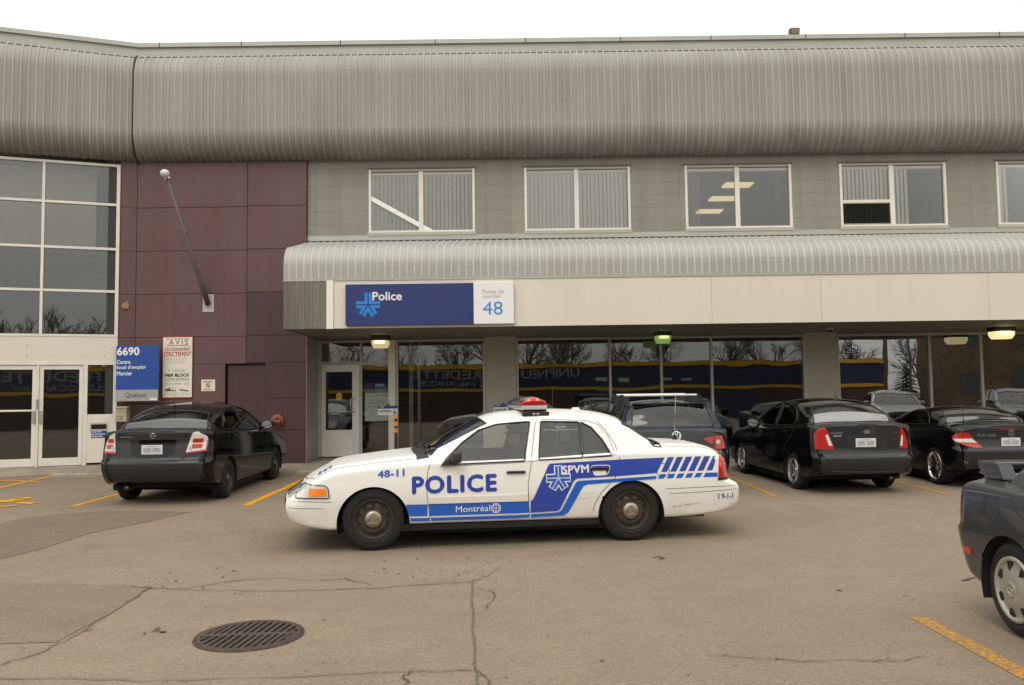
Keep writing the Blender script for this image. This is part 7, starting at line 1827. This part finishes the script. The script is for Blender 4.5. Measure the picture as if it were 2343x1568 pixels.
mb = MB(); e0 = rx([(1808, 607)])[0]
ring = [(e0[0] + .048 * math.cos(a), e0[1] + .026 * math.sin(a)) for a in np.linspace(0, 6.283, 26, endpoint=False)]; c.ribbon(mb, ring, 'rear', .009, .010, chrome, True, .03)
for L_ in ([(-.026, -.018), (-.012, .019)], [(.012, -.019), (.026, .018)], [(-.020, -.002), (.020, .002)]): c.ribbon(mb, [(e0[0] + a, e0[1] + b) for a, b in L_], 'rear', .012, .010, chrome, False, .03)
mb.build('emblem', parent=ACC, world=False)
mb = MB()
for t_, r_ in (('HYUNDAI', (1385, 633, 1508, 612)), ('ACCENT', (2082, 623, 2176, 605))): e0, e1 = rx([(r_[0], r_[1]), (r_[2], r_[3])], 3.3); c.text(mb, t_, 'rear', e0[0], e0[1], e1[0], e1[1], chrome, .03, .005)
e0, e1 = rx([(1405, 664), (1498, 645)], 3.3); c.text(mb, 'KIM', 'rear', 0, 0, .001, .001, chrome) if False else c.decal(mb, [(e0[0], e0[1]), (e1[0], e0[1]), (e1[0], e1[1]), (e0[0], e1[1])], 'rear', .005, chrome, .003)
mb.build('lettering', parent=ACC, world=False)
mb = MB(); c.strip(mb, rx([(1395, 1080), (1800, 1082), (2225, 1075)], 3.38), 'rear', .007, mat('bumper_line', (.05, .05, .05), .3)); mb.build('bumper_strip', parent=ACC, world=False)
gaps(c, [rx([(1200, 812), (1450, 880), (1500, 895), (2150, 880), (2285, 800)], 3.34)], 'rear', .007, .0015, 'bumper_gap')
mb = MB(); ab = c.lift(2.38, 0.0, 'top', 0); mb.lathe([(.03, -.004), (.022, .012), (.008, .02)], trimblk, 14, Matrix.Translation(ab)); mb.tube([ab + Vector((0, 0, .012)), ab + Vector((-.06, .02, .19))], [.006, .003], trimblk, 6); mb.build('roof_antenna', parent=ACC, world=False)
for sg in (-1, 1): c.mirror(.84, .97, sg, black, .80, mat('mirror_silver', (.55, .60, .58), .05, metal=1.0))
for a in ((1.44, 1.60), (2.16, 2.33)):
    for sg in (-1, 1): c.handle(a[0], a[1], .925, .955, sg, black)
mb = MB(); mb.tube([(3.12, .45, .24), (3.26, .45, .235)], .028, mat('exhaust', (.10, .09, .08), .4, metal=.8), 12); mb.build('exhaust', parent=ACC, world=False)
mb = MB(); mb.tube([(3.20, .02, .24), (3.22, .02, .19), (3.22, .08, .19), (3.20, .08, .24)], .008, trimblk, 6); mb.build('tow_eye', parent=ACC, world=False)

# ---------------- black coupe
SLK = car_root('parked_car', 'low black coupe with chrome multi spoke wheels parked at the far right', 8.01, 14.25 + 2.43, -90, 'cars parked along the sidewalk')
spk = dict(xf=-.70, xr=3.16, w=.89, tub_end=2.35, seat=1.45,
    zs=[(-.7, .20), (0, .19), (2.2, .20), (2.8, .24), (3.16, .30)],
    zsh=[(-.7, .60), (-.4, .74), (0, .83), (.6, .89), (1.5, .92), (2.3, .975), (2.8, 1.0), (3.16, .97)], zd=[(-.7, .64), (-.4, .80), (0, .89), (.5, .955), (.7, .965), (2.2, 1.02), (2.6, 1.05), (3.0, 1.05), (3.16, 1.04)],
    zr=[(-.7, .64), (-.4, .80), (0, .89), (.58, .96), (1.18, 1.22), (1.42, 1.285), (1.7, 1.305), (2.0, 1.275), (2.22, 1.20), (2.55, 1.052), (3.0, 1.05), (3.16, 1.04)],
    inset=[(-.7, .14), (.4, .11), (.8, .07), (2.0, .08), (2.4, .14), (3.16, .16)], bow=[(-.7, -.16), (.6, -.14), (1.2, -.10), (1.7, 0), (2.2, .07), (3.16, .12)],
    front=[(.2, -.62), (.35, -.69), (.5, -.70), (.65, -.66), (.8, -.4)], rear=[(.25, 2.98), (.33, 3.06), (.5, 3.15), (.61, 3.165), (.64, 3.15), (.68, 3.105), (.85, 3.08), (.97, 3.075), (1.0, 3.07), (1.05, 3.02)], th=.50, rs=.09, crown=.05, cf=.22, cr=.16, rr=.10)
polys = [rounded([(.94, .96), (1.30, 1.165), (1.52, 1.225), (1.92, 1.215), (2.10, 1.12), (2.16, 1.01)], .03)]
dr1 = [(.66, .28), (.64, .80), (.90, .95), (1.28, 1.19), (1.50, 1.25), (1.80, 1.245), (1.82, .28)]
c = sedan(SLK, spk, polys, [(.66, -.70), (1.16, -.58), (1.16, .58), (.66, .70)], [(2.05, -.52), (2.50, -.66), (2.50, .66), (2.05, .52)], black, cglassd, glass('coupe_rear_glass', (.30, .31, .31), 2.1), .318, .235, .225, st_alloy(7, mat('chrome_rim', (.60, .58, .55), .12, metal=1.0), .085, .075, .2, lip=.10, dish=.045), [(0, .315, .365), (2.43, .315, .368)], (dr1,), [dr1 + dr1[:1]], .88)
z6_ = zf(3250, 1440, 3.408); rx = lambda pts, x=3.14: [at_x(SLK, *z6_(a, b), x) for a, b in pts]
A_ = rx([(1188, 722), (1215, 700), (1280, 675), (1390, 670), (1450, 735), (1590, 868), (1500, 870), (1420, 862), (1240, 790), (1205, 755)], 3.05)
mb = MB(); c.decal(mb, [z6_(*t) for t in ((1188, 722), (1215, 700), (1280, 675), (1390, 670), (1450, 735), (1590, 868), (1500, 870), (1420, 862), (1240, 790), (1205, 755))], 'ray', .010, redl, .03, 5); o = mb.build('taillight', parent=SLK, world=False)
B__ = rx([(1205, 752), (1440, 748), (1508, 800), (1290, 795), (1235, 782)], 3.06); mb = MB(); c.decal(mb, [z6_(*t) for t in ((1205, 752), (1440, 748), (1508, 800), (1290, 795), (1235, 782))], 'ray', .014, clearl, .004, 5); mb.build('reverse_lens', parent=o, world=False)
mb = MB(); c.decal(mb, [(-a, b) for a, b in A_], 'rear', .012, redl, .03, .04); o = mb.build('taillight', parent=SLK, world=False)
mb = MB(); c.decal(mb, [(-a, b) for a, b in B__], 'rear', .016, clearl, .004, .03); mb.build('reverse_lens', parent=o, world=False)
mb = MB(); e0, e1 = rx([(1500, 722), (1712, 690)], 3.12); zc0, zc1 = e0[1], e0[1] + .036; c.text(mb, 'SLK 350', 'rear', e0[0], zc0 + .01, e1[0], zc1 + .01, chrome, .03, .006, 1.0, -.03); mb.build('lettering', parent=SLK, world=False)
mb = MB(); e0 = rx([(1942, 680)], 3.18)[0]; ring = [(e0[0] + .045 * math.cos(a), e0[1] + .045 * math.sin(a)) for a in np.linspace(0, 6.283, 24, endpoint=False)]; c.ribbon(mb, ring, 'rear', .008, .010, chrome, True, .03)
for a in (90, 210, 330): c.ribbon(mb, [e0, (e0[0] + .043 * math.cos(R(a)), e0[1] + .043 * math.sin(R(a)))], 'rear', .010, .010, chrome, False, .03)
mb.build('emblem', parent=SLK, world=False)
p_ = rx([(1820, 845), (2062, 735)], 3.2); xx_ = c.lift((p_[0][0] + p_[1][0]) / 2, (p_[0][1] + p_[1][1]) / 2, 'rear', 0).x; plate(c, p_[0][0], p_[1][0], p_[0][1], p_[1][1], xx_ + .006)
mb = MB(); c.decal(mb, rx([(1790, 622), (2070, 618), (2070, 638), (1790, 642)], 3.18), 'rear', .006, redd, .004, .04); mb.build('brake_light', parent=SLK, world=False)
gaps(c, [rx([(1390, 665), (1600, 875), (1700, 885), (2120, 870)], 3.12)], 'rear', .008, .0015, 'trunk_lid_gap')
mb = MB(); ab = c.lift(2.62, -.42, 'top', 0); mb.tube([ab, ab + Vector((-.05, -.0, .30))], [.006, .003], trimblk, 6); mb.build('antenna', parent=SLK, world=False)
for sg in (-1, 1): c.mirror(1.02, .93, sg, black, .84)
for sg in (-1, 1): c.handle(1.56, 1.73, .875, .90, sg, black)
mb = MB()
for y in (-.45, .45): mb.tube([(3.0, y, .29), (3.24, y, .285)], .04, chrome, 14)
mb.build('exhaust', parent=SLK, world=False)
for y in (-.36, .36):
    mb = MB(); 
    for dy in (-.09, .09): mb.tube([(2.02, y + dy, .9), (2.0, y + dy * .7, 1.17)], .018, trimblk)
    mb.tube([(2.0, y - .063, 1.17), (2.0, y + .063, 1.17)], .018, trimblk); mb.build('roll_bar', parent=SLK, world=False)

# ---------------- dark grey sedan cut off by the right edge
MZ = car_root('parked_car', 'dark slate grey sedan with rear spoiler and silver wheel covers in the right foreground', 4.15, 3.04, 90)
spm = dict(xf=-.72, xr=3.44, w=.852, tub_end=2.9, seat=1.55,
    zs=[(-.72, .24), (0, .21), (2.4, .21), (3.0, .25), (3.44, .33)],
    zsh=[(-.72, .62), (-.4, .76), (0, .84), (.6, .90), (2.0, .94), (2.8, .965), (3.2, .965), (3.44, .93)], zd=[(-.72, .68), (-.45, .82), (0, .93), (.5, 1.0), (.7, 1.0), (2.6, 1.0), (2.9, 1.03), (3.2, 1.035), (3.44, 1.01)],
    zr=[(-.72, .68), (-.45, .82), (0, .93), (.45, 1.0), (1.2, 1.33), (1.5, 1.395), (1.8, 1.412), (2.15, 1.385), (2.45, 1.28), (2.88, 1.035), (3.2, 1.035), (3.44, 1.01)],
    inset=[(-.72, .14), (.3, .11), (.65, .065), (2.2, .07), (2.7, .13), (3.44, .15)], bow=[(-.72, -.14), (.4, -.13), (1.15, -.11), (1.8, 0), (2.5, .08), (3.44, .10)],
    front=[(.2, -.64), (.35, -.71), (.5, -.72), (.65, -.70), (.75, -.64), (.9, -.45)], rear=[(.25, 3.26), (.35, 3.33), (.45, 3.39), (.56, 3.43), (.62, 3.44), (.655, 3.40), (.70, 3.375), (.85, 3.37), (.95, 3.35), (1.03, 3.29)], th=.46, edger=.085, rs=.11, crown=.055, cf=.2, cr=.16, rr=.10)
sh_ = lambda x: x if x < 2.9 else 2.9 + (x - 2.9) * .80
for k_ in ('zs', 'zsh', 'zd', 'zr', 'inset', 'bow'): spm[k_] = [(sh_(a), b) for a, b in spm[k_]]
spm['rear'] = [(a, sh_(b)) for a, b in spm['rear']]; spm['xr'] = sh_(spm['xr'])
polys = [rounded([(.72, .965), (1.2, 1.24), (1.4, 1.31), (1.64, 1.33), (1.62, .97)], .03), rounded([(1.72, .975), (1.73, 1.335), (2.12, 1.305), (2.32, 1.22), (2.50, 1.04), (2.44, .985)], .03)]
slate = paint('car_slate', (0.034, 0.036, 0.039), .28, .5, metal=.25)
dr1 = [(.60, .29), (.58, .85), (.66, .96), (1.18, 1.28), (1.4, 1.345), (1.68, 1.36), (1.675, .29)]; dr2 = [(1.675, .29), (1.68, 1.36), (2.16, 1.335), (2.38, 1.24), (2.60, 1.03), (2.56, .88), (2.30, .72), (2.24, .58), (2.20, .29)]
covm = mat('wheel_cover_silver', (.40, .375, .325), .38, metal=.55, vary=.1, vscale=8)
c = sedan(MZ, spm, polys, [(.5, -.68), (1.16, -.56), (1.16, .56), (.5, .68)], [(2.32, -.53), (2.82, -.67), (2.82, .67), (2.32, .53)], slate, cglassd, glacc, .310, .212, .195, st_cover(7, covm), [(0, .30, .362), (2.61, .30, .362)], (dr1, dr2), [dr1 + dr1[:1], dr2 + dr2[:1]])
q9 = zf(3350, 1700, 1.7586); sx = lambda pts, y=.85: [at_y(MZ, *q9(a, b), y) for a, b in pts]
mb = MB(); e0 = sx([(690, 405)])[0]; ring = [(e0[0] + .085 * math.cos(a), e0[1] + .085 * math.sin(a)) for a in np.linspace(0, 6.283, 28, endpoint=False)]; c.ribbon(mb, ring, 'right', .007, .0015, gapm, True); mb.build('fuel_flap', parent=MZ, world=False)
mb = MB(); c.decal(mb, [(3.07, .455), (3.19, .455), (3.19, .50), (3.07, .505)], 'right', .006, redl, .01, .03); mb.build('side_marker', parent=MZ, world=False)
for sg in (-1, 1):
    mb = MB(); c.decal(mb, [(sg * .44, .70), (sg * .70, .70), (sg * .70, .88), (sg * .44, .88)], 'rear', .006, redd, .012, .04); c.decal(mb, [(3.22, .70), (3.27, .70), (3.26, .90), (3.235, .90)], 'right' if sg > 0 else 'left', .004, redd, .01, .04); mb.build('taillight', parent=MZ, world=False)
gaps(c, [[(2.92, .645), (3.10, .66), (3.32, .655)], [(2.86, .90), (3.0, .66), (2.96, .62)]], 'right', .007, .0015, 'bumper_gap')
mb = MB()
for sg in (-1, 1): mb.prism([(2.90, sg * .58, 1.01), (3.13, sg * .58, 1.0), (3.21, sg * .58, 1.075), (3.20, sg * .58, 1.110), (2.96, sg * .58, 1.110)], (0, sg * .10, 0), slate)
mb.bbox(2.98, 3.22, -.685, .685, 1.092, 1.124, .014, slate); mb.build('rear_spoiler', parent=MZ, world=False)
mb = MB(); T_ = Matrix.Translation((2.61, .852 - .035, .31)) @ Matrix.Rotation(R(-90), 4, 'X'); mb.lathe([(.028, .0225), (.031, .0255), (.034, .0225)], chrome, 24, T_); mb.tube([T_ @ Vector(p) for p in ((-.022, .012, .024), (-.012, -.006, .024), (0, .004, .024), (.012, -.006, .024), (.022, .012, .024))], .0035, chrome, 6); mb.build('wheel_emblem', parent=MZ, world=False)
for sg in (-1, 1): c.mirror(.84, .95, sg, slate, .80)
plate(c, -.15, .15, .56, .64, 3.43)
# ================================================================== WHAT STANDS BEHIND THE CAMERA (seen in the glass)
YB = -15.0
gar = thing('garage_building', 'low blue garage with yellow bands across the lot, seen mirrored in the shop windows', 'building', (0, YB - 6, 0))
gblue = mat('garage_blue', (.010, .022, .075), .5, vary=.2, vscale=.6); gyel = mat('garage_yellow', (.62, .34, .015), .5); gbr = mat('garage_brown', (.07, .04, .03), .6, vary=.3, vscale=.8)
mb = MB(); mb.box(-23, 24.6, YB - 12, YB, 0, 1.95, gbr); mb.box(-23, 24.6, YB - 12, YB - .002, 1.95, 3.75, gblue); mb.build('wall', parent=gar)
mb = MB(); mb.box(-23, 24.6, YB + .002, YB + .08, 3.45, 3.72, gyel); mb.box(-23, 24.6, YB + .002, YB + .08, 1.95, 2.15, gyel); mb.build('yellow_band', parent=gar)
mb = MB(); gwt = mat('garage_lettering', (.26, .265, .275), .5)
f_ = lambda a, b: Vector((-a, YB + .03, b))
def gt(t_, x0, x1, z0, z1, M_=gwt): text_on(mb, t_, lambda a, b: Vector((-a, YB + .03, b)), -x1, z0, -x0, z1, M_, .02)
gt('FREDETTE', -6.6, -1.6, 2.78, 3.38); gt('MÉCANIQUE', -6.2, -2.6, 2.25, 2.65); gt('PNEUS', -2.3, -.4, 2.25, 2.65); gt('UNIPNEU', .6, 4.4, 2.7, 3.35); mb.build('lettering', parent=gar)
mb = MB()
for x0, x1 in ((5, 8.2), (9, 12.2), (13, 16.2)): mb.box(x0, x1, YB + .002, YB + .02, 0, 3.3, mat('garage_door', (.018, .03, .075), .5))
mb.build('garage_door', parent=gar)
mb = MB()
for x0 in (5.6, 7.0, 9.8, 11.2): 
    for z in (1.9, 2.5): mb.box(x0, x0 + .7, YB + .021, YB + .03, z, z + .18, mat('door_light', (.5, .52, .52), .4))
mb.build('garage_door_window', parent=gar)
bri = thing('brick_building', 'brown brick building beyond the lot, mirrored at the right end of the shop windows', 'building', (34, YB - 4, 0))
brm = mat('brown_brick', (.125, .080, .044), .8, vary=.35, vscale=2.2); mb = MB(); mb.box(27.8, 60, YB - 2, YB + 2, 0, 7.5, brm); mb.build('wall', parent=bri)
mb = MB(); 
for x in (28.5, 32, 35.5, 39):
    for z in (1.3, 4.4): mb.box(x, x + 1.4, YB + 2.001, YB + 2.02, z, z + 1.5, mat('far_window', (.05, .05, .05), .2))
mb.build('window', parent=bri)
bark = mat('bark', (.13, .10, .08), .9)
def bare_tree(seed, h):
    rng = random.Random(seed); tr, cr_ = MB(), MB()
    def grow(p, d, ln, r_, lev):
        n = 3; pts = [p]; q = p; dd = d
        for i in range(n):
            dd = (dd + Vector((rng.uniform(-.16, .16), rng.uniform(-.16, .16), rng.uniform(.0, .12)))).normalized(); q = q + dd * ln / n; pts.append(q)
        (tr if lev == 0 else cr_).tube(pts, [r_ * (1 - .45 * i / n) for i in range(n + 1)], bark, 6 if lev < 2 else 3, False)
        if lev >= 5: return
        for k in range(rng.randint(3, 4) if lev < 4 else 3):
            t = pts[rng.randint(1, n)] if lev else pts[rng.choice((2, 3, 3))]
            a = rng.uniform(0, 6.283); sp_ = rng.uniform(.35, .8); e = dd.orthogonal().normalized(); e2 = dd.cross(e)
            grow(t, (dd + (e * math.cos(a) + e2 * math.sin(a)) * sp_).normalized(), ln * rng.uniform(.62, .8), max(r_ * .55, .020), lev + 1)
    grow(Vector((0, 0, 0)), Vector((0, 0, 1)), h * .28, h * .022, 0)
    return tr, cr_
def tree(name, label, loc, tr, cr_, group):
    o = thing(name, label, 'tree', loc, group=group); tr.build('trunk', parent=o, world=False); cr_.build('crown', parent=o, world=False); return o
GRP = 'bare trees behind the garage'
T1 = tree('bare_tree', 'leafless tree behind the garage, mirrored in the glass beside the entrance', (-4, -33, 0), *bare_tree(1, 11), GRP)
T2 = tree('bare_tree', 'leafless tree behind the garage, mirrored in the long shop window', (10, -35, 0), *bare_tree(5, 10.5), GRP)
def copy_tree(src, loc, rz, sc, label):
    r_ = src.copy(); C.objects.link(r_); r_.matrix_basis = Matrix.Translation(loc) @ Matrix.Rotation(rz, 4, 'Z') @ Matrix.Scale(sc, 4); r_['label'] = label
    for ch in list(src.children):
        k = ch.copy(); C.objects.link(k); k.parent = r_
    return r_
rng = random.Random(4)
names = ['mirrored far left', 'mirrored behind the entrance door', 'mirrored left of the green lamp', 'mirrored under the green lamp', 'mirrored at the middle mullion', 'mirrored at the right mullion', 'mirrored beside the right pier', 'mirrored left of the spruce', 'mirrored between the two evergreens', 'mirrored right of the low evergreen', 'mirrored far right']
for k, (x, y, s_) in enumerate(((-16, -38, 1.0), (-9, -36, .9), (1.5, -40, .95), (6, -38, 1.05), (14, -36, 1.1), (19, -33, 1.0), (24, -40, 1.05), (30, -44, .9), (35, -46, 1.05), (42, -44, 1.1), (50, -40, 1.2))):
    copy_tree(T1 if k % 2 else T2, (x, y, 0), rng.uniform(0, 6), s_, 'leafless tree behind the garage, ' + names[k])
for k, (x, y, s_) in enumerate(((-1.5, -52, 1.45), (2.0, -53, 1.6), (5.0, -52, 1.4))): copy_tree(T2 if k % 2 else T1, (x, y, 0), k * 1.3, s_, 'tall leafless tree mirrored in the left glazing, ' + ('left', 'middle', 'right')[k] + ' of three')
need = mat('spruce_needles', (.040, .052, .040), .9, vary=.4, vscale=3)
def conifer(seed, h, w):
    rng = random.Random(seed); tr, cr_ = MB(), MB(); tr.tube([(0, 0, 0), (0, 0, h)], [h * .02, .02], bark, 8)
    z = h * .10
    while z < h * .99:
        rad = w * (1 - z / h) ** .85 + .1
        for k in range(int(9 + rad * 5)):
            a = rng.uniform(0, 6.283); L_ = rad * rng.uniform(.55, 1.08); d = Vector((math.cos(a), math.sin(a), rng.uniform(-.35, -.05))); b = Vector((0, 0, z + rng.uniform(-.1, .1)))
            sd = Vector((-d.y, d.x, 0)).normalized() * L_ * rng.uniform(.14, .26)
            for t in (.35, .65, .9): cr_.add([b + d * L_ * (t - .35), b + d * L_ * t + sd * (1.2 - t), b + d * L_ * (t + .15) + Vector((0, 0, -.05)), b + d * L_ * t - sd * (1.2 - t)], [(0, 1, 2, 3)], need)
        z += h * .035
    return tr, cr_
tree('spruce_tree', 'tall pointed spruce mirrored in the right shop window', (31.2, -36, 0), *conifer(2, 7.4, 1.9), None)
tree('spruce_tree', 'shorter ragged evergreen mirrored in the right shop window', (36.0, -36, 0), *conifer(8, 5.0, 1.9), None)
pole = MB(); pole.tube([(23.4, -12, 0), (23.4, -12, 9)], .14, bark, 10); PO = tag(pole.build('utility_pole'), 'dark wooden utility pole mirrored in the right shop window', 'pole')
lp = thing('lamp_post', 'slim grey lamp post mirrored beside the utility pole', 'lamp post', (24.9, -12, 0)); mb = MB(); mb.tube([(24.9, -12, 0), (24.9, -12, 8)], .09, mat('lamp_post_grey', (.12, .13, .14), .5), 10); mb.build('pole', parent=lp); mb = MB(); mb.bbox(24.4, 25.4, -12.15, -11.85, 8, 8.15, .03, mat('lamp_post_grey', (.12, .13, .14), .5)); mb.build('lamp_head', parent=lp)
# two silver sport utility cars standing outside the right edge of the picture, mirrored in the right windows
silv = paint('car_silver', (.30, .295, .28), .3, .6, metal=.5)
def suv(label, x, y, deg, pm):
    r_ = car_root('parked_car', label, x, y, deg, 'silver cars mirrored in the right windows')
    sp = dict(xf=-.78, xr=3.40, w=.92, tub_end=3.25, seat=1.6,
        zs=[(-.78, .34), (0, .32), (3.4, .38)], zsh=[(-.78, .86), (-.4, .98), (0, 1.04), (.6, 1.09), (2.5, 1.13), (3.4, 1.10)], zd=[(-.78, .93), (-.4, 1.06), (0, 1.11), (.4, 1.15), (.6, 1.16), (3.2, 1.18), (3.4, 1.14)],
        zr=[(-.78, .93), (-.4, 1.06), (0, 1.11), (.36, 1.15), (1.1, 1.56), (1.4, 1.64), (2.1, 1.67), (2.9, 1.63), (3.05, 1.58), (3.3, 1.20), (3.4, 1.14)],
        inset=[(-.78, .15), (.3, .12), (.7, .07), (3.4, .09)], bow=[(-.78, -.14), (.4, -.14), (1.2, -.12), (1.9, 0), (3.4, .08)],
        front=[(.3, -.70), (.5, -.78), (.7, -.77), (.85, -.72), (1.0, -.5)], rear=[(.35, 3.32), (.55, 3.40), (.75, 3.38), (1.1, 3.32)], th=.36, rs=.08, cf=.2, cr=.13)
    polys = [rounded([(.72, 1.14), (1.14, 1.46), (1.35, 1.54), (1.66, 1.565), (1.64, 1.16)], .03), rounded([(1.74, 1.16), (1.75, 1.57), (2.35, 1.56), (2.45, 1.17)], .03), rounded([(2.55, 1.17), (2.48, 1.555), (2.82, 1.52), (2.98, 1.2)], .03)]
    c = sedan(r_, sp, polys, [(.42, -.74), (1.08, -.62), (1.08, .62), (.42, .74)], [(3.06, -.62), (3.28, -.70), (3.28, .70), (3.06, .62)], pm, cglassd, glass('suv_windshield', (.4, .42, .4), 2.2), .35, .22, .22, st_alloy(6, alloy), [(0, .345, .41), (2.62, .345, .41)])
    for sg in (-1, 1):
        mb = MB(); c.decal(mb, [(sg * .48, .78), (sg * .80, .76), (sg * .80, .90), (sg * .55, .88)], 'front', .01, lensm_, .02, .04); mb.build('headlight', parent=r_, world=False)
        mb = MB(); mb.tube([(1.2, sg * .63, 1.60), (1.35, sg * .63, 1.70), (2.7, sg * .63, 1.70), (2.85, sg * .63, 1.62)], .022, trimblk, 8); mb.build('roof_rail', parent=r_, world=False)
        c.mirror(.86, 1.12, sg, pm, .86)
    mb = MB(); c.decal(mb, [(-.38, .66), (.38, .66), (.42, .86), (-.42, .86)], 'front', .006, trimblk, .02); mb.build('grille', parent=r_, world=False)
    return r_
suv('silver sport utility car mirrored in the window behind the black sedan', 14.1, 9.6, -75, silv)
suv('grey sport utility car with roof rails mirrored in the window at the right edge', 18.6, 9.8, -72, paint('car_grey', (.16, .155, .145), .3, .6, metal=.4))
